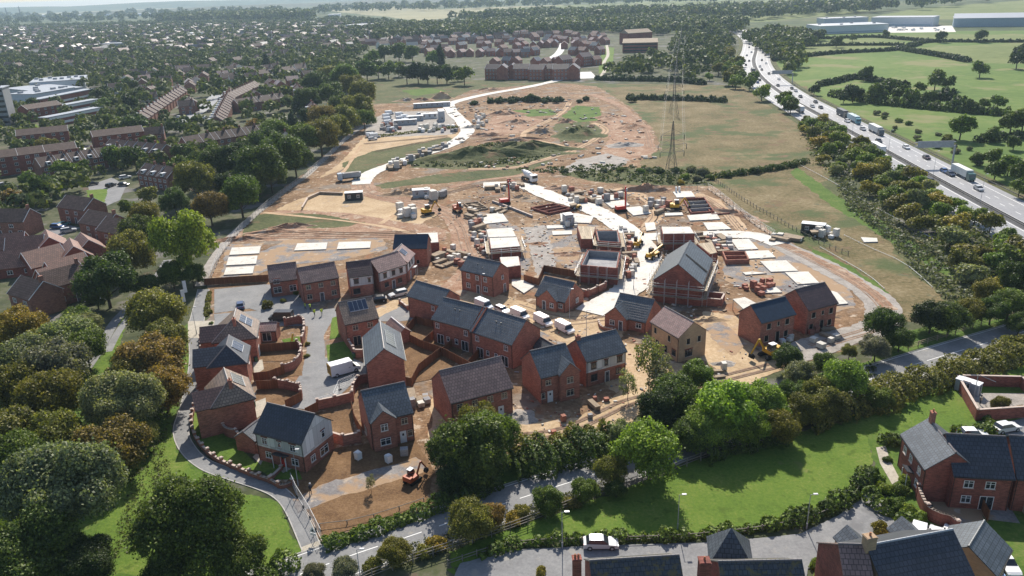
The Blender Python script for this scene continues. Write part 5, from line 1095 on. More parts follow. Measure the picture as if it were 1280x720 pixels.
# brick pads: low walls, footing boxes and open shells
def wall_run(t, pts, h, th, mat, name='wall', z0=-0.1, cap=None):
    for a, b in zip(pts, pts[1:]):
        d = (b-a); L = d.length; c = (a+b)/2; m = MB(); m.box(0, 0, (h+z0)/2, L+th*.98, th, h-z0); o = m.build(name, mat, t); o.location = (c.x, c.y, 0); o.rotation_euler = (0, 0, math.atan2(d.y, d.x))
        if cap: k = MB(); k.box(0, 0, h+.05, L+th, th+.08, .09); k.build('coping', cap, o)
def box_walls(name, px, h, label, cat, mat='m_brick', th=.3, cross=0, group=None, cap=None, inner=None):
    P = P2(*px); t = thing(name, label, cat, (0, 0, 0), 0, group); wall_run(t, P+[P[0]], h, th, mat, cap=cap)
    for i in range(cross):
        f = (i+1)/(cross+1); a = P[0]+(P[3]-P[0])*f; b = P[1]+(P[2]-P[1])*f; wall_run(t, [a, b], h*.97, th*.8, inner or mat, 'inner_wall')
    c = sum(P, Vector())/4
    for ch in t.children: ch.location -= c
    t.location = c; return t
box_walls('brick_footing', [(854, 251), (880, 250), (892, 267), (864, 269)], .9, 'dark brick footing box divided into strips below the small white slab', 'footing', 'm_brick_dark', cross=3, inner='m_block')
box_walls('brick_footing', [(664, 262), (692, 257), (714, 263), (686, 269)], .8, 'diamond shaped open brick footing beside the white haul road', 'footing', 'm_brick_dark', cross=2)
box_walls('brick_footing', [(580, 256), (597, 254), (610, 262), (592, 265)], .6, 'grid of timber shuttered footings left of the piling rig', 'footing', 'm_wood', cross=3)
box_walls('brick_footing', [(903, 320), (930.6, 320), (935.6, 330), (907.5, 331)], 1.3, 'low red brick box divided once, right of the scaffolded house', 'footing', 'm_brick', cross=1)
box_walls('garden_wall', [(872, 373), (905, 376.3), (901, 384), (868, 381)], 1.8, 'new brick yard wall with pale coping below the scaffolded house', 'garden wall', 'm_brick', cap='m_cap')
box_walls('brick_footing', [(885, 262), (905, 262), (912, 268), (890, 269)], .5, 'shallow footing box at the edge of the orange tracks', 'footing', 'm_brick_dark')
def scaffold(t_, P, h, step=2.4, lift=2.0):
    """tubes and boards round a footprint"""
    t = thing(*t_)
    pole = MB(); pole.bar((0, 0, 0), (0, 0, h+1.0), .05, 5); pm = pole.mesh('standard', 'm_steel')
    for a, b in zip(P, P[1:]+P[:1]):
        d = b-a; L = d.length; n = max(1, round(L/step)); u = d.normalized(); nn = Vector((u.y, -u.x, 0))
        for i in range(n):
            for off in (.35, 1.35):
                q = a+d*(i/n)+nn*off; link('standard', pm, t).location = (q.x, q.y, 0)
        z = lift
        while z <= h+.2:
            m = MB(); c = (a+b)/2+nn*.85; m.box(0, 0, 0, L+1.4, .95, .06); o = m.build('boards', 'm_deck', t); o.location = (c.x, c.y, z); o.rotation_euler = (0, 0, math.atan2(d.y, d.x))
            for zz in (z+.5, z+1.0):
                m = MB(); m.bar(a+nn*1.38-u*.8+Vector((0, 0, zz)), b+nn*1.38+u*.8+Vector((0, 0, zz)), .04, 4); m.build('guard_rail', 'm_steel', t)
            z += lift
    c = sum(P, Vector())/len(P)
    for ch in t.children: ch.location -= Vector((c.x, c.y, 0))
    t.location = (c.x, c.y, 0); return t
def shell(A, B, C, D, h, z_img, label, sc_label, mat='m_brick_dark', deck=False, top=None):
    """open topped walls; corners read at height z_img"""
    P = [at(*p, z_img) for p in (A, B, C, D)]
    for p in P: p.z = 0
    ar = sum(P[i].x*P[(i+1) % 4].y-P[(i+1) % 4].x*P[i].y for i in range(4))
    if ar < 0: P = P[::-1]
    c = sum(P, Vector())/4; t = thing('unfinished_house', label, 'unfinished house', (c.x, c.y, 0), 0, 'roofless house shells'); Q = [p-c for p in P]
    wall_run(t, Q+[Q[0]], h, .3, mat)
    q2 = [q*.93 for q in Q]; wall_run(t, q2+[q2[0]], h-.1, .14, 'm_block', 'inner_wall')
    m = MB(); m.prism([(q.x*.9, q.y*.9) for q in Q], 2.55 if h > 3 else .2, 2.7 if h > 3 else .35); m.build('floor', 'm_deck' if deck else 'm_block', t)
    if top: m = MB(); m.prism([(q.x*1.0, q.y*1.0) for q in Q], h, h+.12); m.build('deck', top, t)
    if sc_label: scaffold(('scaffolding', sc_label, 'scaffolding', (0, 0, 0), 0, 'scaffolding round house shells'), P, h-.9)
    return t
shell((735, 312), (775, 314.4), (771, 335), (726, 331), 4.4, 4.4, 'roofless shell with open grey block rooms nearest the haul road bend', 'scaffolding round the roofless shell nearest the haul road bend')
shell((745, 288), (772, 288), (775, 303), (748, 301), 3.0, 3.0, 'low shell with dark empty rooms, right half of the middle pair', 'scaffolding round the right shell of the middle pair')
shell((722, 283), (744, 284), (740, 299), (727, 299), 2.8, 2.8, 'low shell with pale timber deck, left half of the middle pair', None, deck=True, top='m_deck')
shell((827, 284), (862.5, 284), (867.5, 292), (829, 292.5), 4.4, 4.4, 'shell topped by a pale floor deck behind the glassy grey roof', 'scaffolding round the pale decked shell', top='m_concrete')
shell((612, 298), (646, 297), (650, 308), (614, 311), 3.0, 3.0, 'white decked shell in the left cluster beside the red brick house', 'scaffolding of the left cluster, upper', top='m_concrete')
shell((625, 322), (648, 321), (650, 332), (628, 335), 3.0, 3.0, 'white topped shell behind the red brick house by the rubble track', None, top='m_concrete')
shell((521, 292), (547, 291), (548, 303), (536, 304), 2.8, 2.8, 'pale topped shell behind the dark blue membrane house', None, top='m_concrete')
shell((872, 305), (890, 303), (896, 316), (888, 318), 3.0, 3.0, 'pale decked shell adjoining the scaffolded house', None, top='m_deck')
# raised carport deck beside the dark blue shell
t = thing('raised_deck', 'open sided raised slab on props left of the dark blue membrane shell', 'raised deck'); P = [at(*p, 2.5) for p in ((916, 374), (931, 371.5), (946, 379.5), (930, 387))]; c = sum(P, Vector())/4; c.z = 0; t.location = c
m = MB(); L = [(p.x-c.x, p.y-c.y) for p in P]; L = L if sum(L[i][0]*L[(i+1) % 4][1]-L[(i+1) % 4][0]*L[i][1] for i in range(4)) > 0 else L[::-1]; m.prism(L, 2.35, 2.55); m.build('slab', 'm_concrete', t)
for i in range(4):
    m = MB(); m.bar((*[v*.95 for v in L[i]], 0), (*[v*.95 for v in L[i]], 2.4), .08, 6); m.build('prop', 'm_steel', t)
# the big scaffolded house with the unfinished grey roof
th = house('unfinished_house', 'tall scaffolded brick house with grey batten roof and an open strip in it', 'house', (848, 330), (862.5, 301.9), (821.3, 342.5), wall='m_brick_dark', roof='m_slate', pipes=(0, 0), group='unfinished houses', key='SCF', ridge='m_slate', ext=(.3, .3))
tt, L, W, he, hr = HOUSES['SCF']
m = MB(); sl_ = (hr-he)/(W/2); sgn = 1
for x0 in (-L/2*.1,):
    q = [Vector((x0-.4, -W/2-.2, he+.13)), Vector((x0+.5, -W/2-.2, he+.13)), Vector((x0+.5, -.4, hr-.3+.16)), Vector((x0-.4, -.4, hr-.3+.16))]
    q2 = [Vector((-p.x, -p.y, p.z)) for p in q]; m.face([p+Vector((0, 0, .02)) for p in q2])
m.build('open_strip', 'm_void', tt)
u = Vector((math.cos(tt.rotation_euler.z), math.sin(tt.rotation_euler.z), 0)); n_ = Vector((-u.y, u.x, 0)); cc = tt.location
Pf = [cc-u*L/2-n_*W/2, cc+u*L/2-n_*W/2, cc+u*L/2+n_*W/2, cc-u*L/2+n_*W/2]
scaffold(('scaffolding', 'full height scaffolding wrapped round the grey roofed house', 'scaffolding', (0, 0, 0), 0, 'scaffolding round house shells'), Pf, he-.4)
# low brick walls and fences of the new gardens
def fence(name, px, h, label, cat, mat='m_timber', post='m_timber', th=.05, step=1.9, closed=False, group=None, wz=0.05):
    P = P2(*px)+([at(*px[0])] if closed else []); c = P[0]; t = thing(name, label, cat, (c.x, c.y, 0), 0, group); pm = MB(); pm.box(0, 0, h/2+.05, .11, .11, h+.1); pm = pm.mesh('post', post); n_all = 0
    for a, b in zip(P, P[1:]):
        d = b-a; L = d.length; n = max(1, round(L/step))
        for i in range(n):
            q = a+d*(i/n)-c; link('post', pm, t).location = q; e = a+d*((i+.5)/n)-c
            m = MB(); m.box(0, 0, h/2+wz, L/n-.1, th, h-.05); o = m.build('panel', mat, t); o.location = e; o.rotation_euler = (0, 0, math.atan2(d.y, d.x))
    link('post', pm, t).location = P[-1]-c; return t
def gwall(px, h, label, sm=False, piers=True, mat='m_brick', th=.3, group='new garden walls', cap='m_cap', pier_h=None, pier_step=3.2, name='garden_wall'):
    P = P2(*px); P = smooth(P, 4) if sm else P; c = P[0].copy(); t = thing(name, label, 'garden wall', (c.x, c.y, 0), 0, group); wall_run(t, [p-c for p in P], h, th, mat, cap=cap)
    if piers:
        L = sum((b-a).length for a, b in zip(P, P[1:])); n = max(1, round(L/pier_step)); pm = MB(); ph = pier_h or h+.25; pm.box(0, 0, ph/2, .42, .42, ph); pm = pm.mesh('pier', mat); cm = MB(); cm.box(0, 0, ph+.05, .52, .52, .1); cm.box(0, 0, ph+.12, .36, .36, .08); cm = cm.mesh('pier_cap', cap)
        for i in range(n+1):
            q, d = along(P, L*i/n); o = link('pier', pm, t); o.location = q-c; o.rotation_euler = (0, 0, math.atan2(d.y, d.x)); link('pier_cap', cm, o)
    return t
gwall([(357, 408), (372, 405), (380, 407), (381, 422), (378, 432)], 1.8, 'garden wall round the toy-strewn lawn of the northernmost hipped house', True)
gwall([(372, 436), (377, 441), (376, 452), (368, 462), (354, 467)], 1.8, 'curved garden wall, second from the top of three facing the cul-de-sac', True)
gwall([(345, 485), (362, 488), (376, 492), (377, 500)], 1.8, 'short cornered garden wall, third from the top of three facing the cul-de-sac', True)
gwall([(398, 512), (418, 508), (441, 502)], 1.8, 'straight garden wall between the bin corner and the slate gabled house')
gwall([(441, 502), (443, 490), (451, 480), (466, 478)], 1.8, 'curved garden wall sweeping behind the slate gabled house', True)
gwall([(432, 428), (440, 440), (444, 447), (456, 447)], 1.7, 'sloping garden wall right below the solar panel house')
gwall([(414, 552), (430, 557), (450, 553)], 1.8, 'garden wall closing the soil yard beside the dark slate house')
gwall([(275, 530), (283, 545), (297, 550), (308, 562), (325, 568)], 1.7, 'scooped brick screen wall left of the dark slate house', True)
gwall([(688, 384), (690, 374), (712, 366), (735, 372), (757, 362)], 1.7, 'stepped brick wall behind the fenced bungalow yard')
gwall([(748, 404), (752, 412), (765, 415)], .8, 'low red brick kerb wall round the bungalow corner', True, piers=False)
gwall([(500, 380), (505, 384), (510, 388)], .9, 'short brick wall at the corner of the stepping house')
fence('timber_fence', [(655, 352), (673, 357), (680, 340), (718, 347), (753, 356), (748, 367)], 1.8, 'brown timber fence zigzagging round the bungalow yard', 'timber fence')
fence('timber_fence', [(256, 357), (300, 354), (336, 352)], 1.8, 'dark brown timber fence along the back of the car park', 'timber fence')
fence('timber_fence', [(322, 441), (350, 439), (372, 437)], 1.8, 'timber fence between the first and second hipped house gardens', 'timber fence')
fence('timber_fence', [(318, 477), (336, 475), (356, 468)], 1.8, 'timber fence between the second and third hipped house gardens', 'timber fence')
fence('timber_fence', [(322, 487), (336, 487), (348, 486)], 1.8, 'short timber fence behind the third hipped house garden', 'timber fence')
fence('timber_fence', [(358, 512), (377, 502)], 1.8, 'diagonal timber fence beside the cul-de-sac end', 'timber fence')
fence('timber_fence', [(383, 522), (398, 514)], 1.8, 'short timber fence behind the dark slate house', 'timber fence')
fence('timber_fence', [(440, 512), (444, 530), (452, 545)], 1.8, 'timber fence on the left side of the slate gabled house', 'timber fence')
fence('timber_fence', [(505, 424), (528, 436), (552, 444), (585, 462), (600, 470)], 1.8, 'long timber fence behind the terrace gardens', 'timber fence')
fence('timber_fence', [(552, 444), (524, 466), (515, 484), (490, 478), (466, 480)], 1.8, 'timber fence looping round the soil yard of the end-on house', 'timber fence')
fence('timber_fence', [(528, 436), (548, 418)], 1.8, 'garden divider fence, leftmost behind the central terrace', 'timber fence')
fence('timber_fence', [(553, 446), (575, 425)], 1.8, 'garden divider fence, second behind the central terrace', 'timber fence')
fence('timber_fence', [(585, 462), (604, 440)], 1.8, 'garden divider fence, third behind the central terrace', 'timber fence')
fence('timber_fence', [(520, 405), (540, 410), (545, 402)], 1.8, 'timber fence at the foot of the stepping house', 'timber fence')
fence('timber_fence', [(507, 420), (520, 405)], 1.8, 'timber fence joining the low garage to the stepping house', 'timber fence')
fence('timber_fence', [(470, 440), (500, 478)], 1.6, 'timber fence under the gable of the end-on house', 'timber fence')
# piered dwarf wall along the lane
gwall([(268, 419), (252, 421), (252, 438), (252, 455), (251, 470), (249, 485), (245, 505), (240, 525), (243, 545), (254, 562), (272, 577), (296, 588), (318, 597), (338, 604), (352, 611), (366, 607)], .7, 'curving low brick wall with many capped piers beside the lane', True, pier_h=1.15, pier_step=2.1)
gwall([(340, 600), (352, 588)], .6, 'low brick spur wall at the dark slate house path', piers=True)
# old garden walls bottom right
gwall([(1146, 622), (1150, 634), (1158, 648), (1172, 656), (1186, 660), (1194, 668)], 1.9, 'scooped old brick wall of the patio garden beyond the close', True, mat='m_brick_dark', pier_step=5)
box_walls('garden_wall', [(1195, 482), (1275, 484), (1310, 520), (1220, 526)], 2.0, 'old brick wall enclosing the play yard on the right', 'garden wall', 'm_brick_dark', cap='m_cap')
fence('timber_fence', [(1222, 629), (1234, 652)], 1.7, 'dark fence dividing the two rear patios', 'timber fence', 'm_timber'); fence('timber_fence', [(1262, 618), (1285, 650)], 1.8, 'pale boarded fence along the alley at the right edge', 'timber fence', 'm_deck')
# tall mesh panels by the lane mouth, hoarding fences of the site
def mesh_fence(px, label, h=2.0, step=3.4, cat='mesh fence', rails=3, group='temporary mesh fences'):
    P = P2(*px); c = P[0].copy(); t = thing('mesh_fence', label, cat, (c.x, c.y, 0.1), 0, group)
    for a, b in zip(P, P[1:]):
        d = b-a; L = d.length; n = max(1, round(L/step)); w_ = L/n
        m = MB(); m.path([(-w_/2+.05, 0, .1), (-w_/2+.05, 0, h), (w_/2-.05, 0, h), (w_/2-.05, 0, .1), (-w_/2+.05, 0, .1)], .03, 4)
        for k in range(1, 9): m.bar((-w_/2+w_*k/9, 0, .1), (-w_/2+w_*k/9, 0, h), .008, 3)
        for k in range(1, 6): m.bar((-w_/2, 0, .1+h*k/6), (w_/2, 0, .1+h*k/6), .008, 3)
        f = MB(); f.box(-w_/2, 0, .07, .6, .22, .14); pm = m.mesh('fence_panel', 'm_steel'); fm = f.mesh('foot', 'm_rubber')
        for i in range(n):
            o = link('fence_panel', pm, t); o.location = a+d*((i+.5)/n)-c; o.rotation_euler = (0, 0, math.atan2(d.y, d.x)); link('foot', fm, o)
    return t
mesh_fence([(365, 606), (372, 622), (388, 648), (403, 678)], 'steel mesh panels beside the lane at the bottom of the site')
mesh_fence([(858, 240), (885, 237), (900, 247), (925, 268), (950, 286), (968, 297)], 'grey mesh fence along the eastern edge beyond the slabs')
mesh_fence([(262, 352), (275, 322), (300, 290), (335, 258), (370, 232), (400, 206), (440, 170)], 'mesh fence following the footpath under the tree belt')
mesh_fence([(396, 512), (418, 505), (425, 488), (445, 480)], 'rope and mesh barrier at the end of the cul-de-sac')
def post_rail(px, label, h=1.25, step=2.6, rails=(.5, .85, 1.2), mat='m_wood_grey', cat='fence', name='post_and_rail_fence'):
    P = smooth(P2(*px), 4); c = P[0].copy(); t = thing(name, label, cat, (c.x, c.y, 0.05)); L = sum((b-a).length for a, b in zip(P, P[1:])); n = min(98, int(L/step)); pm = MB(); pm.box(0, 0, h/2, .13, .13, h); pm = pm.mesh('post', mat)
    Q = [along(P, L*i/n)[0]-c for i in range(n+1)]
    for q in Q: link('post', pm, t).location = q
    for z in rails:
        m = MB()
        for a, b in zip(Q, Q[1:]): m.bar(a+Vector((0, 0, z)), b+Vector((0, 0, z)), .05, 4)
        m.build('rail', mat, t)
    return t
post_rail([(440, 735), (500, 710), (560, 690), (640, 664), (702, 640), (760, 618), (830, 595), (880, 575), (940, 558), (1000, 540)], 'weathered three-rail fence between the old road and the lawn', h=1.5, rails=(.55, .95, 1.4))
post_rail([(560, 708), (640, 684), (740, 679), (850, 675), (940, 666), (1010, 652), (1055, 632), (1086, 600)], 'low rail fence with small hedge along the close', h=1.0, rails=(.4, .8), step=1.9)
post_rail([(1135, 438), (1185, 422), (1225, 408), (1290, 388)], 'pale rail fence on the verge at the right edge', mat='m_wood')
post_rail([(400, 660), (440, 655), (478, 645), (530, 628)], 'thin string fence across the brown soil plot', h=.7, rails=(.65,), step=3)
post_rail([(895, 228), (930, 252), (975, 278), (1020, 303), (1060, 320)], 'line of wooden stakes and wire across the dry meadow', h=1.3, rails=(.9,), step=2.2)
post_rail([(1000, 207), (1040, 228), (1090, 258), (1140, 285), (1198, 318)], 'pale tape line crossing the meadow towards the motorway trees', h=.35, rails=(.3,), mat='m_white', step=6)
post_rail([(1055, 295), (1090, 312), (1130, 330), (1165, 360)], 'second pale tape line lower across the meadow', h=.35, rails=(.3,), mat='m_white', step=6)
post_rail([(1025, 310), (1060, 330), (1085, 345), (1105, 362)], 'short pale tape line beside the red track', h=.35, rails=(.3,), mat='m_white', step=6)
# triangular road sign at the lane mouth
p = at(393, 678); t = thing('road_sign', 'white triangular sign and small plate at the mouth of the lane', 'road sign', (p.x, p.y, .1), -.4)
m = MB(); m.bar((0, 0, 0), (0, 0, 2.2), .04, 6); m.build('post', 'm_galv', t)
m = MB(); a = 1.0; tri = [(-a/2, 1.5), (a/2, 1.5), (0, 1.5+a*.87)]; m.hexa([(x, .03, z) for x, z in tri], [(x, -.03, z) for x, z in tri]); m.build('sign_plate', 'm_white', t)
m = MB(); m.hexa([(x*.4, -.03, 1.79+(z-1.79)*.45) for x, z in tri], [(x*.4, -.05, 1.79+(z-1.79)*.45) for x, z in tri]); m.build('symbol', 'm_rubber', t)
m = MB(); m.box(0, 0, 1.2, .8, .05, .35); m.build('plate', 'm_white', t)
# flags / banners by the lane
for i, (x, y) in enumerate([(230, 388), (232, 376)]):
    p = at(x, y); t = thing('banner_flag', ['nearer', 'further'][i]+' white feather banner on the grass beside the lane', 'banner', (p.x, p.y, .05), .6); m = MB(); m.bar((0, 0, 0), (0, 0, 5.0), .04, 6); m.build('pole', 'm_steel', t); m = MB(); m.box(.4, 0, 3.4, .75, .05, 2.9); m.build('banner', 'm_white', t)
# people
def person(px, py, label, top, legs='m_cloth', hat=None, rz=0.0, stride=.25, h=1.75):
    p = at(px, py, GZ); t = thing('person', label, 'person', p, rz)
    V = [(0, 0, .95), (0, 0, 1.15), (0, 0, 1.35), (0, 0, 1.48), (0, 0, 1.62), (0, -.0, 1.70), (-.19, 0, 1.40), (-.26, .02, 1.13), (-.24, -.1, .90), (.19, 0, 1.40), (.26, -.02, 1.13), (.24, -.14, .90), (-.1, 0, .88), (-.11, -stride*.4, .48), (-.11, -stride*.2, .08), (-.11, -stride*.2-.16, .04), (.1, 0, .88), (.11, stride*.4, .48), (.11, stride*.9, .08), (.11, stride*.9-.16, .04)]
    Ed = [(0, 1), (1, 2), (2, 3), (3, 4), (4, 5), (2, 6), (6, 7), (7, 8), (2, 9), (9, 10), (10, 11), (0, 12), (12, 13), (13, 14), (14, 15), (0, 16), (16, 17), (17, 18), (18, 19)]
    Rr = [.15, .14, .17, .07, .105, .08, .07, .05, .04, .07, .05, .04, .1, .07, .05, .045, .1, .07, .05, .045]
    me = bpy.data.meshes.new('body'); me.from_pydata(V, Ed, []); me.materials.append(MATS[legs]); o = link('body', me, t)
    s_ = o.modifiers.new('skin', 'SKIN'); s_.use_smooth_shade = True; me.update()
    if not me.skin_vertices: me.attributes
    sv = me.skin_vertices[0].data if me.skin_vertices else None
    if sv:
        for v, r_ in zip(sv, Rr): v.radius = (r_, r_*.8)
        sv[0].use_root = True
    sub = o.modifiers.new('sub', 'SUBSURF'); sub.levels = sub.render_levels = 1
    m = MB(); m.hexa([(-.2, -.14, .88), (.2, -.14, .88), (.2, .14, .88), (-.2, .14, .88)], [(-.23, -.15, 1.45), (.23, -.15, 1.45), (.23, .15, 1.45), (-.23, .15, 1.45)]); m.build('jacket', top, t)
    m = MB(); m.bar((0, 0, 1.56), (0, 0, 1.72), .095, 10, .1); m.build('face', 'm_skin', t)
    m = MB(); m.bar((0, 0, 1.68), (0, 0, 1.74), .135, 10, .12); m.bar((0, 0, 1.74), (0, 0, 1.80), .12, 10, .05); m.build('helmet' if hat else 'hair', hat or 'm_cloth', t); return t
for x, y, lb in [(382, 387, 'leftmost of four people in yellow hi-vis on the street, standing'), (388, 388, 'second from the left of four people in yellow hi-vis'), (393.5, 395, 'third from the left of four people in yellow hi-vis, nearest the camera'), (402.5, 394, 'rightmost of four people in yellow hi-vis, by the solar house')]:
    person(x, y, lb, 'm_hivis', rz=x)
person(389, 617, 'person in dark clothes and white helmet walking across the soil plot', 'm_cloth', hat='m_white', rz=1.2, stride=.4)
person(1225, 506, 'person in pale clothes standing in the walled play yard', 'm_beige', rz=.4)
# machines
place(DIGR, 516, 602, 524, 596, 'red mini excavator with raised arm on the rubble strip', None, None, (), scale=(.66, .66, .66))
place(DIG, 962, 446, 955, 448, 'yellow excavator half hidden by the hedge south of the shells', None, None, ())
place(MIX, 661, 226, 672, 230, 'white concrete mixer lorry at the head of the white haul road', None, WHT)
place(TIP, 437, 225, 428, 226, 'grey tipper lorry waiting where the pale road meets the dirt', None, (.5, .55, .6))
place(DUMP, 720, 261, 712, 262, 'brown loaded dumper on the white haul road edge', None, None, ()); place(TELE, 797, 308, 803, 298, 'dark telehandler at the fork of the haul road', None, None, ()); place(TELE, 606, 356, 610, 350, 'telehandler working beside the pallets north of the terrace', None, None, ())
place(TELE, 816, 323, 826, 318, 'yellow telehandler lifting toward the scaffolded roof', None, None, ()); place(DIG, 845, 262, 855, 262, 'yellow excavator beside the narrow slab strip', None, None, ()); place(DIG, 535, 268, 545, 266, 'brown excavator on the dirt field edge', None, None, ())
place(DIGR, 572, 265, 578, 270, 'red tracked rig by the timber footings', None, None, ()); place(DUMP, 1022, 296, 1012, 296, 'grey dumper on the perimeter track below the white bags', None, None, ())
def rig(px, py, label):
    p = at(px, py, .1); t = thing('piling_rig', label, 'piling rig', p, .3)
    for q in (-1, 1): m = MB(); m.prof([(-1.6, 0), (1.6, 0), (1.8, .4), (1.6, .7), (-1.6, .7), (-1.8, .4)], .5, q*.9); m.build('track', 'm_rubber', t)
    m = MB(); m.box(-.3, 0, 1.3, 2.6, 1.9, 1.0); m.build('body', 'm_red', t); m = MB(); m.box(1.5, 0, 4, .35, .35, 7.4); m.build('mast', 'm_red', t); m = MB(); m.bar((1.75, 0, .3), (1.75, 0, 6.5), .18, 8); m.build('auger', 'm_galv', t); m = MB(); m.box(1.75, 0, 6.6, .6, .6, .8); m.build('drive_head', 'm_galv', t)
rig(776, 264, 'red piling rig with upright mast among the ragged slabs'); rig(631, 255, 'red piling rig with upright mast left of the haul road')
# site cabins, containers, stores
def cabin(px, py, yaw, L, W, h, mat, label, cat='cabin', name='site_cabin', group=None):
    p = at(px, py); t = thing(name, label, cat, (p.x, p.y, .08), yaw, group); m = MB(); m.box(0, 0, h/2, L, W, h); m.build('shell', mat, t)
    m = MB(); m.box(0, 0, h+.05, L+.15, W+.15, .12); m.build('roof', 'm_white' if mat != 'm_timber' else 'm_wood', t)
    n = max(1, int(L/3))
    for i in range(n):
        w2, pn = window_mesh(1.0, 1.0, 'w'); o = put(t, w2, -L/2+(i+.5)*L/n, -W/2, 1.0, 0, 'window', pn, 'pane')
    d, k = door_mesh(.9, 2.0, 'm_door'); put(t, d, L/2, 0, .05, math.pi/2, 'door', k, 'handle'); return t
y0 = pyaw(495, 160, 560, 156)
for a in [(519, 151, y0, 9, 3, 2.6, 'm_roof_grey', 'long pale grey site cabin in the depot yard'), (537, 148, y0, 9, 3, 2.6, 'm_white', 'white site cabin beside the pale grey one'), (552, 150, y0, 3, 9, 5.2, 'm_roof_grey', 'tall two-level cabin block at the right of the depot'), (540, 134, y0, 22, 3, 2.6, 'm_roof_grey', 'long dark-faced cabin row along the back of the depot'),
          (507, 176-20, y0, 12, 2.5, 2.6, 'm_hivis' if 0 else 'm_galv', 'long greenish container at the front of the depot'), (443, 264-14, .1, 6, 2.6, 2.7, 'm_frame_dark', 'dark cube store cabin alone on the dirt field'), (527, 246, .1, 6, 3, 2.6, 'm_roof_grey', 'pale blue-grey cabin by the spoil heaps'), (710, 281, .3, 2.5, 2.5, 3.2, 'm_galv', 'grey silo box beside the irregular slab'),
          (1016, 291, -.5, 6, 2.6, 2.6, 'm_frame_dark', 'dark grey container behind the white bags')]:
    cabin(*a)
# stacks: pallets of blocks, bags, bricks, timber
PAL = []
def pallet(mat, kind):
    t = thing({'b': 'brick_pack', 'w': 'block_pallet', 'g': 'aggregate_bag', 't': 'timber_stack'}[kind], 'x', 'pallet'); m = MB()
    if kind == 'g': m.hexa([(-.45, -.45, .1), (.45, -.45, .1), (.45, .45, .1), (-.45, .45, .1)], [(-.5, -.5, 1.0), (.5, -.5, .95), (.5, .5, 1.0), (-.5, .5, 1.05)]); m.face([(-.4, -.4, 1.1), (.4, -.4, 1.05), (.4, .4, 1.12), (-.4, .4, 1.1)])
    elif kind == 't':
        for i in range(3):
            for j in range(6): m.box(0, -.5+j*.2, .25+i*.22, 3.6, .18, .2)
    else:
        for i in range(3): m.box(0, 0, .35+i*.36, 1.15, 1.0, .35)
    m.build('load', mat, t); k = MB()
    for y in (-.4, 0, .4): k.box(0, y, .06, 1.1 if kind != 't' else 2.6, .1, .1)
    k.build('pallet_base', 'm_wood', t); return t
PB, PW, PG, PT = pallet('m_brick', 'b'), pallet('m_concrete', 'w'), pallet('m_white', 'g'), pallet('m_wood', 't'); PY = pallet('m_block', 'w'); PROTO += [PB, PW, PG, PT, PY]
def cluster(protos, poly, n, where, cat, group, seed, sc=(.9, 1.3)):
    rnd = random.Random(seed); P = [Vector(p) for p in poly]; xs = [p[0] for p in poly]; ys = [p[1] for p in poly]; pts = []
    def inside(x, y):
        c = False; j = len(poly)-1
        for i in range(len(poly)):
            if (poly[i][1] > y) != (poly[j][1] > y) and x < (poly[j][0]-poly[i][0])*(y-poly[i][1])/(poly[j][1]-poly[i][1])+poly[i][0]: c = not c
            j = i
        return c
    tries = 0; W_ = []
    while len(pts) < n and tries < 4000:
        tries += 1; x, y = rnd.uniform(min(xs), max(xs)), rnd.uniform(min(ys), max(ys)); q = at(x, y)
        if inside(x, y) and all((q-v).length > 1.5 for v in W_): pts.append((x, y)); W_.append(q)
    base = rnd.uniform(0, 1)
    for i, (x, y) in enumerate(sorted(pts)):
        pr = rnd.choice(protos); k = rnd.uniform(*sc); kind = {'brick_pack': 'pack of red bricks', 'block_pallet': 'pallet of pale blocks', 'aggregate_bag': 'white bulk bag', 'timber_stack': 'stack of timber'}[pr.name.split('.')[0]]
        instance(pr, at(x, y, GZ-.03), base+rnd.choice((0, math.pi/2))+rnd.uniform(-.15, .15), '%s, %s from the left %s' % (kind, ordn(i), where), group, scale=(k, k, k*rnd.choice((.7, 1, 1.4))))
cluster([PW, PG, PT, PY], [(484, 209), (500, 202), (545, 186), (565, 176), (560, 184), (520, 200), (490, 214)], 34, 'beside the pale road by the mound', 'pallet', 'packs along the pale road', 1, (1.2, 1.9))
cluster([PW, PG], [(512, 160), (545, 158), (546, 165), (512, 166)], 16, 'in the depot store rows', 'pallet', 'white packs in the depot', 2, (1.2, 1.8))
cluster([PW, PB, PY], [(470, 158), (500, 158), (500, 166), (472, 166)], 12, 'at the left of the depot store', 'pallet', 'mixed packs in the depot', 3, (1.2, 1.8))
cluster([PG, PY, PB], [(548, 158), (572, 160), (570, 166), (548, 166)], 9, 'at the right of the depot store', 'pallet', 'dark packs in the depot', 4, (1.2, 1.7))
cluster([PW, PG], [(593, 146), (604, 145), (612, 158), (592, 162)], 14, 'on the rubble east of the pale road', 'pallet', 'white packs east of the pale road', 5, (1.1, 1.7))
cluster([PG, PW], [(500, 262), (520, 262), (522, 274), (498, 275)], 9, 'on the dirt field above the terrace', 'pallet', 'white bags on the dirt field', 6, (1.3, 2.2))
cluster([PW, PG, PY], [(532, 244), (556, 244), (556, 252), (534, 250)], 9, 'beside the blue-grey cabin', 'pallet', 'packs by the cabin', 7, (1.2, 2.0))
cluster([PG, PW], [(1014, 288), (1022, 288), (1048, 297), (1043, 302), (1020, 298)], 9, 'by the dark container on the meadow edge', 'pallet', 'white bags on the meadow edge', 8, (1.2, 1.6))
cluster([PB], [(929, 357), (958, 352), (974, 357), (955, 368), (948, 371), (932, 364)], 12, 'round the slab of upright brick stacks', 'pallet', 'brick stacks on the eastern plots', 9, (.8, 1.1))
cluster([PB, PW, PT, PY], [(585, 270), (600, 268), (610, 300), (605, 320), (594, 310)], 26, 'along the left side of the slab cluster', 'pallet', 'packs left of the slab cluster', 10, (.8, 1.3))
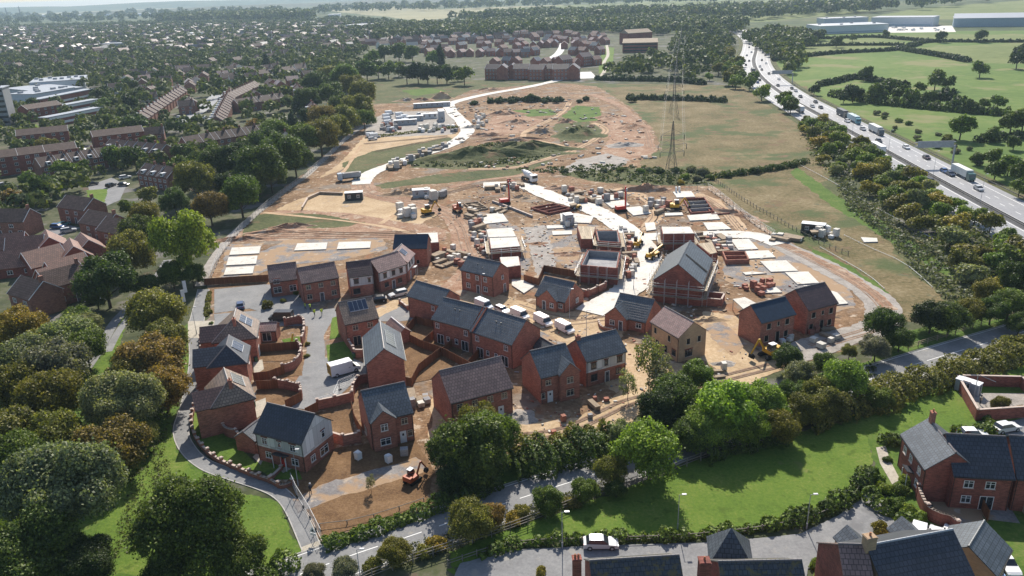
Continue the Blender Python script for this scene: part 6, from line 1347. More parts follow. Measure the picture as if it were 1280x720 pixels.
cluster([PB, PW, PT], [(540, 318), (570, 310), (590, 322), (585, 335), (550, 335)], 22, 'beside the dark blue membrane house', 'pallet', 'packs behind the curved terrace', 11, (.8, 1.2))
cluster([PB, PT, PW, PY], [(700, 278), (720, 276), (720, 284), (705, 284)], 8, 'round the grey silo', 'pallet', 'packs round the silo', 12, (.8, 1.2))
cluster([PB, PT, PW, PY], [(775, 285), (790, 290), (796, 330), (790, 350), (778, 350), (784, 320)], 26, 'between the shells and the haul road', 'pallet', 'packs by the haul road bend', 13, (.8, 1.2))
cluster([PB, PT, PW, PY], [(700, 240), (770, 238), (780, 250), (735, 258), (700, 250)], 24, 'on the far plots beyond the haul road', 'pallet', 'packs on the far plots', 14, (.9, 1.5))
cluster([PB, PT, PW, PY], [(805, 256), (830, 252), (838, 262), (825, 268), (806, 266)], 14, 'near the yellow excavator', 'pallet', 'packs near the excavator', 15, (.9, 1.4))
cluster([PB, PT, PW, PY], [(862, 294), (915, 298), (912, 315), (900, 318), (880, 300)], 24, 'between the shells east of the scaffolded roof', 'pallet', 'packs east of the scaffolding', 16, (.8, 1.3))
cluster([PB, PW, PT], [(600, 231), (652, 230), (655, 238), (610, 238)], 14, 'by the red rubble at the head of the haul road', 'pallet', 'packs at the haul road head', 17, (.9, 1.5))
cluster([PT, PW], [(960, 296), (1000, 296), (1005, 302), (965, 302)], 8, 'on the corner of the eastern haul road', 'pallet', 'timber at the eastern corner', 18, (1.0, 1.6))
cluster([PY, PT, PW], [(508, 500), (532, 494), (535, 508), (515, 512)], 6, 'between the slate gabled and the brown tiled houses', 'pallet', 'slab stacks between the houses', 19, (.8, 1.1))
cluster([PG, PY], [(440, 568), (449, 568), (449, 577), (440, 577)], 1, 'on the soil below the slate gabled house, a bag', 'bag', None, 20, (.9, .9)); cluster([PG], [(485, 574), (492, 574), (492, 580), (485, 580)], 1, 'in the middle of the soil plot', 'bag', None, 21, (.9, .9)); cluster([PG, PY], [(498, 568), (506, 568), (506, 575), (498, 575)], 1, 'beside the red mini excavator', 'bag', None, 22, (1, 1))
cluster([PB, PW, PT, PY], [(1000, 410), (1030, 405), (1040, 412), (1010, 420)], 9, 'in the shade before the purplish shell', 'pallet', 'packs before the shells', 23, (.6, .9)); cluster([PW, PG, PY], [(975, 418), (990, 418), (992, 428), (978, 428)], 6, 'in the shade before the blue shell', 'pallet', 'packs before the blue shell', 24, (.7, 1))
cluster([PT, PW], [(850, 470), (905, 462), (905, 472), (860, 478)], 8, 'on the sand behind the bright trees', 'pallet', 'timber on the sand', 25, (.6, 1.1)); cluster([PT, PY, PB], [(690, 545), (740, 525), (760, 500), (720, 500)], 6, 'on the sand below the two slate houses', 'pallet', 'scraps below the slate houses', 26, (.5, .8))
cluster([PW, PT], [(570, 260), (600, 252), (640, 262), (620, 270), (600, 268)], 10, 'round the timber footings', 'pallet', 'packs at the footings', 27, (.8, 1.2)); cluster([PT, PW], [(1012, 425), (1040, 418), (1048, 424), (1020, 438)], 5, 'on the sand by the perimeter track', 'pallet', 'white sheets by the track', 28, (.8, 1.3))
rows_ = [('van', VAN, 484, 147), ('van', VAN, 485, 151), ('van', VAN, 486, 155), ('van', VAN, 487, 143), ('van', VAN, 500, 145), ('van', VAN, 501, 150), ('van', VAN, 507, 148), ('van', VAN, 508, 153), ('van', VAN, 469, 172), ('pickup', EST, 466, 175), ('van', VAN, 464, 171), ('van', VAN, 490, 164), ('car', CAR, 547, 143), ('car', CAR, 540, 144), ('car', CAR, 532, 144), ('car', CAR, 525, 144)]
xs_ = sorted(r[2] for r in rows_)
for i, (k, pr, x, y) in enumerate(rows_): place(pr, x, y, x+5, y-.5, 'white %s parked at the site depot, %s vehicle from the left there' % (k, ordn(xs_.index(x))), 'vehicles at the site depot', (.7, .72, .75))
for i, (x, y) in enumerate([(1169, 676), (1187, 675), (1205, 674)]): place(EST, x, y, x+3, y-17, ['left', 'middle', 'right'][i]+' of three white cars in the garage court beside the scooped wall', 'white cars by the scooped wall', WHT)
# play yard things
p = at(1216, 503); t = thing('goal_frame', 'bent steel pole frame rising from the walled play yard', 'pole frame', (p.x, p.y, .1), -.5); m = MB(); m.bar((0, 0, 0), (0, 0, 5), .06, 6); m.build('pole', 'm_galv', t); m = MB(); m.bar((0, 0, 5), (2.6, 0, 4.2), .05, 6); m.build('arm', 'm_galv', t)
cabin(1209, 490, -.9, 3.6, 1.6, 2.0, 'm_roof_grey', 'pale green roofed shelter in the corner of the play yard', 'shelter', 'shelter')
for i, x in enumerate((1232, 1240, 1250, 1258)):
    p = at(x, 508-i); m = MB(); m.path([(p.x, p.y, .1), (p.x, p.y, .9), (p.x+.7, p.y, .9), (p.x+.7, p.y, .1)], .05); tag(m.build('cycle_hoop', 'm_galv'), '%s hoop rail from the left in the walled play yard' % ordn(i), 'hoop rail', 'hoop rails in the play yard')
BIN = thing('wheelie_bin', 'x', 'bin'); m = MB(); m.hexa([(-.24, -.28, .05), (.24, -.28, .05), (.24, .28, .05), (-.24, .28, .05)], [(-.29, -.36, 1.0), (.29, -.36, 1.0), (.29, .36, 1.0), (-.29, .36, 1.0)]); m.build('body', 'm_matt', BIN, (.05, .12, .06)); m = MB(); m.box(0, 0, 1.04, .6, .76, .07); m.build('lid', 'm_matt', BIN, (.04, .04, .05)); PROTO.append(BIN)
for i, (x, y, w_) in enumerate([(443, 447, 'by the wall of the end-on house'), (320, 452, 'behind the middle hipped house'), (466, 399, 'beside the solar panel house'), (1160, 640, 'against the patio wall beyond the close'), (1234, 630, 'on the rear patio of the dark tiled house'), (318, 508, 'behind the southernmost hipped house'), (524, 392, 'at the corner of the stepping house'), (398, 556, 'behind the dark slate house')]):
    instance(BIN, at(x, y, GZ), i*.7, 'dark green wheelie bin '+w_, 'wheelie bins')
# toys and patio set of the new garden
p = at(366, 425); t = thing('play_slide', 'small orange and pale toy slide on the walled lawn', 'toy slide', (p.x, p.y, .12)); m = MB(); m.hexa([(-.2, -.8, 0), (.2, -.8, 0), (.2, -.6, 0), (-.2, -.6, 0)], [(-.2, .5, 1.0), (.2, .5, 1.0), (.2, .6, 1.0), (-.2, .6, 1.0)]); m.build('chute', 'm_yellow', t); m = MB(); m.path([(-.2, .6, 0), (-.2, .6, 1.3), (.2, .6, 1.3), (.2, .6, 0)], .04); m.build('ladder', 'm_white', t)
p = at(1206, 632); t = thing('garden_table', 'dark garden table in the corner of the rear patio', 'garden table', (p.x, p.y, .1)); m = MB(); m.bar((0, 0, .68), (0, 0, .74), .6, 12); m.build('table_top', 'm_frame_dark', t)
for i in range(4): m = MB(); m.bar((.4*math.cos(i*1.57), .4*math.sin(i*1.57), 0), (.2*math.cos(i*1.57), .2*math.sin(i*1.57), .7), .03, 5); m.build('leg', 'm_frame_dark', t)
# loose rubble and offcuts over the working ground
def rubble(name, label, poly, n, smin, smax, mats, seed):
    rnd = random.Random(seed); m = MB(); xs = [p[0] for p in poly]; ys = [p[1] for p in poly]; k = 0; W_ = [at(*p) for p in poly]
    minx, maxx, miny, maxy = min(w.x for w in W_), max(w.x for w in W_), min(w.y for w in W_), max(w.y for w in W_)
    def ins(x, y):
        c = False; j = len(W_)-1
        for i in range(len(W_)):
            if (W_[i].y > y) != (W_[j].y > y) and x < (W_[j].x-W_[i].x)*(y-W_[i].y)/(W_[j].y-W_[i].y)+W_[i].x: c = not c
            j = i
        return c
    while k < n:
        x, y = rnd.uniform(minx, maxx), rnd.uniform(miny, maxy)
        if not ins(x, y): k += .2; continue
        k += 1
        for _ in range(rnd.choice((1, 1, 2, 4))):
            s_ = rnd.uniform(smin, smax); m.box(x+rnd.gauss(0, 1.0), y+rnd.gauss(0, 1.0), .1+s_*.2, s_*rnd.uniform(.6, 2.2), s_*rnd.uniform(.4, 1), s_*rnd.uniform(.3, .6), rnd.uniform(0, 3.1), m=rnd.randrange(len(mats)))
    tag(m.build(name, mats), label, 'rubble', None, 'stuff')
rubble('site_rubble', 'bricks, blocks and timber offcuts scattered over the working ground', [(590, 232), (700, 235), (860, 240), (960, 300), (1010, 360), (960, 380), (870, 400), (780, 370), (700, 345), (600, 330), (560, 280)], 700, .15, .55, ['m_brick', 'm_concrete', 'm_wood', 'm_block', 'm_brick_tan'], 3)
rubble('site_rubble', 'offcuts and broken brick on the sand round the new houses', [(500, 375), (640, 372), (780, 400), (850, 450), (980, 440), (900, 475), (780, 520), (640, 560), (560, 560), (640, 480), (660, 410), (560, 380)], 260, .12, .4, ['m_brick', 'm_concrete', 'm_wood', 'm_block'], 4)
rubble('stone_rubble', 'pale stones strewn on the upper ground', [(560, 130), (700, 120), (800, 150), (820, 200), (700, 215), (560, 210)], 260, .5, 1.4, ['m_gravel', 'm_concrete', 'm_redtrack'], 5)
# foul drain trench and brick wall of the mid plots
gwall([(556+60, 253.5), (640, 262), (665, 272)], .7, 'long pale kerb wall crossing the plots left of the haul road', piers=False, mat='m_block', th=.4)
gwall([(428, 244), (400, 243), (385, 250), (378, 262)], .9, 'low rust coloured retaining edge on the dirt field', piers=False, mat='m_wood', th=.4)
# ================================================================ trees and hedges
def leaf_mesh(name, C, Nn, size, rs, mat='m_leaf', two=False):
    """cards at points C with outward directions Nn: rhombic leaf clumps of mixed size and tilt"""
    n = len(C); v = rs.normal(size=(n, 3)); nn = Nn*0.9+v*0.65; nn /= np.linalg.norm(nn, axis=1, keepdims=True)
    r = rs.normal(size=(n, 3)); u = np.cross(nn, r); u /= np.linalg.norm(u, axis=1, keepdims=True); w_ = np.cross(nn, u)
    s = (size*rs.uniform(.55, 1.45, n))[:, None]; k = rs.uniform(.5, .95, n)[:, None]
    V = np.stack([C-u*s, C-w_*s*k+nn*s*.12, C+u*s, C+w_*s*k+nn*s*.12], 1).reshape(-1, 3)
    me = bpy.data.meshes.new(name); me.vertices.add(4*n); me.vertices.foreach_set('co', V.ravel()); me.loops.add(4*n); me.loops.foreach_set('vertex_index', np.arange(4*n, dtype=np.int32))
    me.polygons.add(n); me.polygons.foreach_set('loop_start', np.arange(0, 4*n, 4, dtype=np.int32)); me.polygons.foreach_set('loop_total', np.full(n, 4, dtype=np.int32)); me.materials.append(MATS[mat]); me.update(); me.validate(); return me
def lobes(rs, k, rad, sx=1, sz=.8, zc=0.0, lo=.28, hi=.5):
    L = []
    for i in range(k):
        a = rs.uniform(0, 2*math.pi); el = math.asin(rs.uniform(-.75, 1)); r = rad*rs.uniform(.5, .82)
        L.append((r*math.cos(a)*math.cos(el)*sx, r*math.sin(a)*math.cos(el)*sx, zc+r*math.sin(el)*sz, rs.uniform(lo, hi)))
    L.append((0, 0, zc, .55)); return np.array(L)
def crown_points(rs, L, n, fluff=.12):
    w_ = L[:, 3]**2; idx = rs.choice(len(L), n*2, p=w_/w_.sum()); d = rs.normal(size=(n*2, 3)); d /= np.linalg.norm(d, axis=1, keepdims=True); d[:, 2] = np.where(d[:, 2] < -.35, -d[:, 2], d[:, 2])
    rr = L[idx, 3]*(1+fluff*rs.normal(size=n*2))*rs.choice([1, 1, 1, .8], n*2); P = L[idx, :3]+d*rr[:, None]
    keep = np.ones(n*2, bool)
    for q in L: keep &= (np.linalg.norm(P-q[:3], axis=1) > q[3]*.72) | (L[idx, 3] == q[3])
    P, d = P[keep][:n], d[keep][:n]; return P, d
def trunk_mesh(seed, h=1.0, r=.06, limbs=6):
    rnd = random.Random(seed); m = MB(); m.bar((0, 0, -.05), (.01, 0, h*.45), r, 8, r*.75); m.bar((.01, 0, h*.45), (.03, .02, h*1.1), r*.75, 7, r*.3)
    for i in range(limbs):
        a = i*2.4+rnd.uniform(-.4, .4); z = h*rnd.uniform(.35, .8); e = (math.cos(a)*rnd.uniform(.4, .7), math.sin(a)*rnd.uniform(.4, .7), z+rnd.uniform(.25, .6)); m.bar((.01, 0, z), e, r*.4, 5, r*.12)
        for j in range(2): b = a+rnd.uniform(-.9, .9); m.bar(e, (e[0]+.2*math.cos(b), e[1]+.2*math.sin(b), e[2]+.2), r*.12, 4, r*.04)
    return m.mesh('trunk', 'm_bark')
TREES = {}
def make_tree(kind, var, n, size, k=16, sx=1.0, sz=.85, zc=1.0, fl=.21, lo=.17, hi=.40, th=None, tr=.06, sparse=False):
    rs = np.random.RandomState(hash((len(kind), var, n)) % 9999+var*7); L = lobes(rs, k, 1.0, sx, sz, zc, lo, hi)
    if kind == 'conifer':
        L = np.array([(rs.uniform(-.08, .08), rs.uniform(-.08, .08), z, (1.9-z)*.32+.06) for z in np.linspace(.25, 1.85, 14)])
    if kind == 'poplar':
        L = np.array([(rs.uniform(-.1, .1), rs.uniform(-.1, .1), z, .34*math.sin(min(1, (2.3-z)/1.6)*1.5)+.05) for z in np.linspace(.2, 2.2, 14)])
    P, d = crown_points(rs, L, n, fl)
    t = thing(kind+'_tree' if kind not in ('bush', 'broadleaf') else ('bush' if kind == 'bush' else 'tree'), 'x', 'tree'); link('crown', leaf_mesh('crown', P, d, size, rs), t); link('trunk', trunk_mesh(var+3, th or zc, tr, 10 if sparse else 6), t)
    TREES.setdefault(kind, []).append(t); PROTO.append(t)
for v in range(5): make_tree('broadleaf', v, 21000, .036, 22+v*3)
make_tree('giant', 1, 46000, .0235, 34, fl=.16, lo=.15, hi=.34); make_tree('giant', 2, 46000, .0235, 30, fl=.16, lo=.15, hi=.36)
for o in TREES['giant']: o.name = 'tree'
for v in range(4): make_tree('far', v, 2800, .08, 15)
for v in range(3): make_tree('bush', v, 4200, .075, 14, 1.0, .5, .42, th=.4, tr=.03)
for v in range(2): make_tree('poplar', v, 2600, .08); make_tree('conifer', v, 2600, .07)
for v in range(2): make_tree('birch', v, 1500, .05, 22, .9, 1.0, 1.1, .2, .12, .3, tr=.03, sparse=True)
for o in TREES['far']: o.name = 'tree'
TC = {'dark': (.085, .125, .030), 'mid': (.125, .18, .036), 'bright': (.19, .26, .045), 'olive': (.185, .18, .045), 'rust': (.22, .155, .048), 'gold': (.30, .24, .05), 'silver': (.22, .245, .12), 'deep': (.050, .078, .028), 'grey': (.19, .20, .14), 'lime': (.21, .30, .05)}
TN = {'dark': 'dark green', 'mid': 'mid green', 'bright': 'bright green', 'olive': 'olive green', 'rust': 'rusty brown-green', 'gold': 'yellow-green', 'silver': 'silvery green', 'deep': 'very dark green', 'grey': 'greyish green', 'lime': 'fresh lime green'}
trnd = random.Random(77); TREE_LOG = []
def tree(px, py, r, tint, where, kind='broadleaf', hk=None, group=None, zf=None):
    zc = {'broadleaf': 1.0, 'giant': 1.0, 'far': 1.0, 'bush': .42, 'poplar': 1.2, 'conifer': 1.0, 'birch': 1.1}[kind]; z = 5.0
    for _ in range(8): p = at(px, py, z); R_ = r/ppm(p); z = zc*R_*(hk or 1)
    base = Vector((p.x, p.y, 0)); rz = trnd.uniform(0, 6.28); src = trnd.choice(TREES[kind]); k = hk or trnd.uniform(.92, 1.08); c = TC[tint]; j = trnd.uniform(.82, 1.2)
    c = (c[0]*j*trnd.uniform(.92, 1.1), c[1]*j, c[2]*j*trnd.uniform(.85, 1.15))
    o = instance(src, base, rz, '', group, c, ('crown',), (R_, R_, R_*k)); TREE_LOG.append((px, o, TN[tint], where, kind)); o['category'] = 'bush' if kind == 'bush' else 'tree'; return o
def trees(where, items, kind='broadleaf', group=None):
    for it in items: tree(it[0], it[1], it[2], it[3], where, it[4] if len(it) > 4 else kind, it[5] if len(it) > 5 else None, group)
def inside(poly, x, y):
    c = False; j = len(poly)-1
    for i in range(len(poly)):
        if (poly[i][1] > y) != (poly[j][1] > y) and x < (poly[j][0]-poly[i][0])*(y-poly[i][1])/(poly[j][1]-poly[i][1])+poly[i][0]: c = not c
        j = i
    return c
def scatter(poly, gap, rm, tints, seed, avoid=(), n=9999, jit=.75):
    """pixel polygon -> points on the ground gap metres apart: (px, py, radius px, tint)"""
    rnd = random.Random(seed); W_ = [at(*p) for p in poly]; x0, x1, y0, y1 = min(w.x for w in W_), max(w.x for w in W_), min(w.y for w in W_), max(w.y for w in W_); wp = [(w.x, w.y) for w in W_]; out = []
    y = y0; row_ = 0
    while y < y1:
        x = x0+(gap/2 if row_ % 2 else 0)
        while x < x1:
            a, b = x+rnd.uniform(-.5, .5)*gap*jit, y+rnd.uniform(-.5, .5)*gap*jit
            if inside(wp, a, b) and not any((a-q[0])**2+(b-q[1])**2 < q[2]**2 for q in avoid): out.append((a, b, rnd.uniform(*rm), rnd.choice(tints)))
            x += gap
        y += gap*.87; row_ += 1
    rnd.shuffle(out); return out[:n]
def wtree(x, y, R_, tint, where, kind, group=None, k=None):
    src = trnd.choice(TREES[kind]); c = TC[tint]; j = trnd.uniform(.8, 1.25); c = (c[0]*j*trnd.uniform(.9, 1.12), c[1]*j, c[2]*j)
    # where it shows in the photo, for naming
    d = Vector((x, y, -CAM_H)); D = y*_cp+CAM_H*_sp; X = CAM_F*x/D; o = instance(src, (x, y, 0), trnd.uniform(0, 6.28), '', group, c, ('crown',), (R_, R_, R_*(k or trnd.uniform(.85, 1.15))))
    TREE_LOG.append((640+X, o, TN[tint], where, kind)); o['category'] = 'bush' if kind == 'bush' else 'tree'; return o
# the wood along the lane, left foreground
trees('in the wood left of the lane', [(75, 618, 76, 'silver', 'giant', 1.1), (5, 585, 52, 'mid', 'giant', 1.0), (30, 692, 64, 'dark', 'giant', 1.0), (108, 702, 42, 'deep', 'giant', .9), (150, 575, 24, 'olive'), (178, 545, 20, 'olive'), (242, 652, 68, 'dark', 'giant', 1.0), (300, 700, 34, 'dark'), (212, 712, 30, 'dark'), (150, 505, 52, 'silver', 'giant', 1.0), (60, 500, 40, 'olive'), (12, 545, 42, 'olive'), (75, 552, 38, 'olive'),
       (140, 560, 42, 'rust'), (30, 455, 36, 'silver'), (72, 462, 38, 'grey'), (85, 422, 34, 'silver'), (25, 410, 32, 'gold'), (52, 440, 26, 'olive'), (108, 440, 26, 'mid'), (15, 490, 34, 'olive'), (190, 452, 40, 'rust'), (205, 420, 26, 'olive'), (197, 392, 35, 'olive'), (168, 470, 30, 'olive'), (205, 488, 30, 'rust'), (40, 590, 40, 'mid'),
       (130, 350, 38, 'dark'), (162, 318, 28, 'olive'), (230, 305, 38, 'bright', 'broadleaf', 1.25), (170, 290, 24, 'dark'), (180, 272, 20, 'olive'), (262, 262, 22, 'rust'), (300, 247, 26, 'mid'), (245, 228, 26, 'olive'), (218, 252, 18, 'dark'), (120, 372, 16, 'mid'), (100, 400, 20, 'mid'), (185, 360, 16, 'dark'), (112, 408, 18, 'silver'), (0, 425, 26, 'gold'), (215, 345, 18, 'mid'), (240, 345, 16, 'dark')])
trees('in the belt beside the footpath', [(a_, b_, c_*1.18, *d_) for a_, b_, c_, *d_ in [(322, 212, 27, 'dark'), (296, 205, 22, 'deep'), (350, 196, 26, 'dark'), (272, 205, 22, 'dark'), (378, 175, 21, 'mid'), (368, 200, 18, 'dark'), (400, 172, 20, 'olive'), (330, 180, 19, 'dark'), (345, 165, 16, 'mid'), (420, 162, 17, 'olive'), (405, 150, 17, 'rust'), (432, 150, 16, 'olive'), (447, 135, 17, 'olive'), (452, 118, 15, 'olive'), (425, 132, 14, 'dark'), (440, 108, 14, 'olive'), (455, 150, 11, 'mid'), (410, 118, 16, 'dark'), (390, 150, 14, 'deep'), (365, 150, 11, 'conifer' and 'deep', 'conifer'), (385, 125, 14, 'dark'), (395, 103, 14, 'dark'), (430, 95, 15, 'mid'), (412, 95, 13, 'olive'), (310, 232, 18, 'dark'), (338, 222, 17, 'dark'), (285, 232, 16, 'deep'),
       (372, 130, 11, 'deep', 'conifer'), (333, 78, 10, 'deep', 'conifer')]])
trees('at the head of the open field', [(458, 88, 14, 'dark'), (447, 92, 11, 'mid'), (472, 85, 13, 'deep'), (485, 88, 11, 'mid'), (498, 86, 10, 'mid'), (463, 74, 12, 'mid'), (480, 66, 11, 'dark'), (498, 64, 12, 'mid'), (515, 66, 11, 'mid'), (508, 92, 13, 'deep'), (522, 91, 13, 'deep'), (534, 92, 13, 'deep'), (546, 93, 12, 'deep'), (558, 92, 12, 'dark'), (580, 94, 12, 'mid'), (572, 92, 9, 'deep'), (550, 68, 11, 'deep', 'poplar'), (540, 72, 10, 'mid')], 'far')
# old road, hedges and the lawn
trees('between the sandy ground and the old road', [(590, 560, 46, 'dark'), (562, 560, 30, 'dark'), (618, 548, 32, 'mid'), (600, 528, 26, 'olive'), (570, 590, 26, 'deep'), (812, 565, 40, 'bright'), (845, 500, 34, 'dark'), (828, 515, 30, 'deep'), (905, 510, 42, 'lime'), (880, 535, 30, 'bright'), (955, 508, 30, 'lime'), (935, 535, 26, 'bright'), (870, 470, 22, 'mid'), (780, 545, 20, 'silver'), (860, 545, 24, 'dark'), (1055, 478, 28, 'bright'), (1022, 495, 26, 'olive'), (1000, 470, 22, 'grey'), (985, 448, 20, 'dark'), (1010, 512, 24, 'olive'), (1040, 505, 22, 'olive'), (975, 535, 24, 'olive'), (1030, 455, 15, 'dark'), (995, 490, 20, 'dark'), (1100, 497, 18, 'mid')])
trees('rising thinly beside the sand coloured house', [(812, 452, 26, 'silver', 'birch', 1.5), (825, 470, 22, 'grey', 'birch', 1.4), (785, 480, 16, 'silver', 'birch', 1.3)])
trees('between the old road and the rail fence', [(590, 655, 28, 'olive'), (612, 648, 20, 'rust'), (492, 690, 20, 'olive'), (685, 625, 20, 'mid'), (732, 612, 18, 'mid'), (765, 590, 22, 'olive'), (770, 610, 14, 'dark'), (432, 712, 16, 'grey'), (392, 718, 14, 'grey'), (545, 680, 14, 'gold', 'bush'), (640, 648, 12, 'gold', 'bush'), (655, 640, 12, 'olive', 'bush'), (530, 690, 12, 'olive', 'bush'), (715, 630, 12, 'olive', 'bush'), (465, 706, 12, 'olive', 'bush')])
trees('on the verge at the right', [(1105, 408, 22, 'dark'), (1095, 435, 19, 'grey'), (1125, 425, 17, 'dark'), (1165, 395, 24, 'deep'), (1188, 398, 22, 'dark'), (1215, 392, 18, 'olive'), (1240, 388, 20, 'dark'), (1262, 380, 22, 'mid'), (1235, 365, 18, 'olive'), (1275, 405, 16, 'dark'), (1062, 440, 10, 'olive'), (1270, 350, 22, 'dark')])
trees('on the soil plot', [(463, 604, 8, 'grey', 'birch', 1.7)])
trees('round the close and its gardens', [(1101, 661, 11, 'gold', 'bush', 1.2), (1020, 705, 10, 'mid', 'bush'), (675, 714, 7, 'gold', 'bush', 1.2), (1250, 506, 11, 'olive', 'broadleaf', 1.1), (1228, 520, 9, 'mid', 'bush'), (1236, 528, 8, 'mid', 'bush'), (1115, 552, 10, 'mid', 'bush'), (1128, 552, 8, 'grey', 'bush'), (1196, 538, 8, 'mid', 'bush'), (1207, 540, 9, 'dark', 'bush'), (1222, 536, 7, 'mid', 'bush'), (1090, 590, 9, 'mid', 'bush'), (1080, 605, 10, 'dark', 'bush'), (1098, 600, 9, 'mid', 'bush'), (1105, 612, 10, 'bright', 'bush'), (1125, 612, 11, 'mid', 'bush'), (1132, 600, 9, 'bright', 'bush'), (1120, 632, 12, 'mid', 'bush'), (1135, 640, 12, 'bright', 'bush'), (1148, 645, 10, 'bright', 'bush'), (1110, 575, 6, 'dark', 'bush'), (1262, 430, 14, 'olive', 'bush'), (1275, 512, 8, 'rust', 'bush')])
trees('on the estate street corner', [(334, 382, 7, 'olive', 'bush', 1.3), (264, 404, 3, 'mid', 'bush'), (262, 390, 4, 'olive', 'bush'), (354, 376, 4, 'olive', 'bush'), (378, 370, 4, 'dark', 'bush'), (372, 366, 5, 'dark', 'bush'), (384, 430, 4, 'olive', 'bush'), (384, 445, 4, 'olive', 'bush')])
# clumps on the site and the meadow line
trees('on the grass at the top of the site', [(664, 124, 8, 'deep'), (613, 127, 5, 'deep'), (592, 129, 5, 'deep'), (625, 127, 5, 'deep'), (640, 127, 5, 'deep'), (680, 127, 5, 'deep'), (695, 127, 5, 'deep'), (733, 124, 5, 'deep'), (790, 125, 6, 'deep'), (725, 127, 4, 'deep')], 'bush')
trees('round the foot of the pylon', [(865, 212, 7, 'grey'), (880, 216, 9, 'grey'), (858, 221, 6, 'bright'), (872, 224, 6, 'grey'), (888, 222, 6, 'mid'), (825, 214, 6, 'dark'), (812, 213, 5, 'grey'), (800, 214, 5, 'mid'), (845, 213, 6, 'dark'), (850, 228, 5, 'gold'), (775, 212, 5, 'mid'), (755, 213, 5, 'grey'), (725, 212, 4, 'grey'), (706, 214, 5, 'grey'), (925, 216, 6, 'deep'), (945, 214, 7, 'deep'), (960, 211, 6, 'dark'), (975, 209, 6, 'dark'), (990, 206, 6, 'dark'), (910, 220, 5, 'dark')], 'bush')
# motorway belt and far side
belt = scatter([(1000, 158), (1018, 150), (1060, 178), (1095, 200), (1130, 222), (1190, 262), (1260, 300), (1310, 330), (1310, 410), (1250, 388), (1185, 335), (1140, 290), (1090, 250), (1055, 228), (1020, 205)], 7.6, (2.3, 3.8), ['mid', 'bright', 'olive', 'olive', 'gold', 'bright', 'olive', 'silver'], 5)
for x, y, r_, tn in belt[:86]: wtree(x, y, r_, tn, 'in the belt below the motorway', 'far', k=trnd.uniform(.7, .95))
belt = scatter([(890, 90), (912, 68), (924, 82), (932, 98), (968, 126), (1005, 148), (1010, 162), (985, 152), (955, 130), (920, 112), (885, 106)], 9, (3.2, 5.2), ['mid', 'mid', 'olive', 'dark', 'bright'], 6)
for x, y, r_, tn in belt[:34]: wtree(x, y, r_, tn, 'in the wood inside the motorway bend', 'far')
for px_, py_ in [(1016, 195), (1024, 201)]: pass
trees('among the pastures beyond the motorway', [(1082, 92, 9, 'dark'), (1067, 116, 12, 'deep'), (1055, 120, 9, 'deep'), (1096, 115, 13, 'dark'), (1112, 112, 13, 'dark'), (1125, 118, 11, 'dark'), (1140, 122, 11, 'mid'), (1158, 124, 10, 'dark'), (1172, 122, 10, 'dark'), (1185, 122, 12, 'deep'), (1200, 128, 11, 'dark'), (1215, 132, 9, 'dark'), (1230, 130, 9, 'mid'), (1248, 128, 10, 'mid'), (1150, 110, 7, 'mid'), (1170, 100, 13, 'dark'), (1186, 104, 9, 'dark'), (1202, 159, 16, 'mid'), (1265, 152, 17, 'dark'), (1280, 150, 16, 'mid'), (1240, 168, 10, 'dark'), (1268, 178, 10, 'dark'), (1245, 212, 13, 'dark'), (1262, 205, 15, 'mid'), (1278, 215, 15, 'dark'), (1240, 195, 12, 'mid'), (1222, 198, 9, 'dark'), (1275, 235, 12, 'mid'), (1018, 112, 7, 'deep'), (1177, 45, 8, 'dark'), (1227, 45, 8, 'dark'), (1108, 42, 5, 'dark'), (1066, 47, 5, 'dark'), (1046, 51, 8, 'dark'), (1020, 45, 7, 'deep'), (1057, 33, 5, 'dark')], 'far')
w2 = scatter([(1195, 108), (1210, 85), (1235, 72), (1290, 62), (1420, 60), (1420, 130), (1290, 125), (1215, 118)], 13, (6, 8.5), ['dark', 'deep', 'grey', 'mid', 'grey'], 7)
for x, y, r_, tn in w2[:18]: wtree(x, y, r_, tn, 'in the wood on the right beyond the pastures', 'far')
for x, y, r_, tn in scatter([(1105, 162), (1150, 180), (1200, 196), (1260, 225), (1290, 240), (1290, 225), (1210, 185), (1130, 150), (1080, 130)], 9, (1.0, 2.0), ['grey', 'olive', 'mid', 'grey'], 8)[:24]: wtree(x, y, r_, tn, 'on the far bank of the motorway', 'bush')
# wooded streets of the old estate: trees one can tell apart
av = []
TOWN_T = scatter([(-60, 225), (60, 190), (150, 195), (215, 190), (270, 180), (330, 160), (300, 200), (240, 210), (230, 240), (190, 260), (170, 300), (130, 300), (60, 265), (-60, 300)], 13.5, (3.2, 5.4), ['dark', 'dark', 'deep', 'mid', 'olive', 'rust', 'silver'], 11)
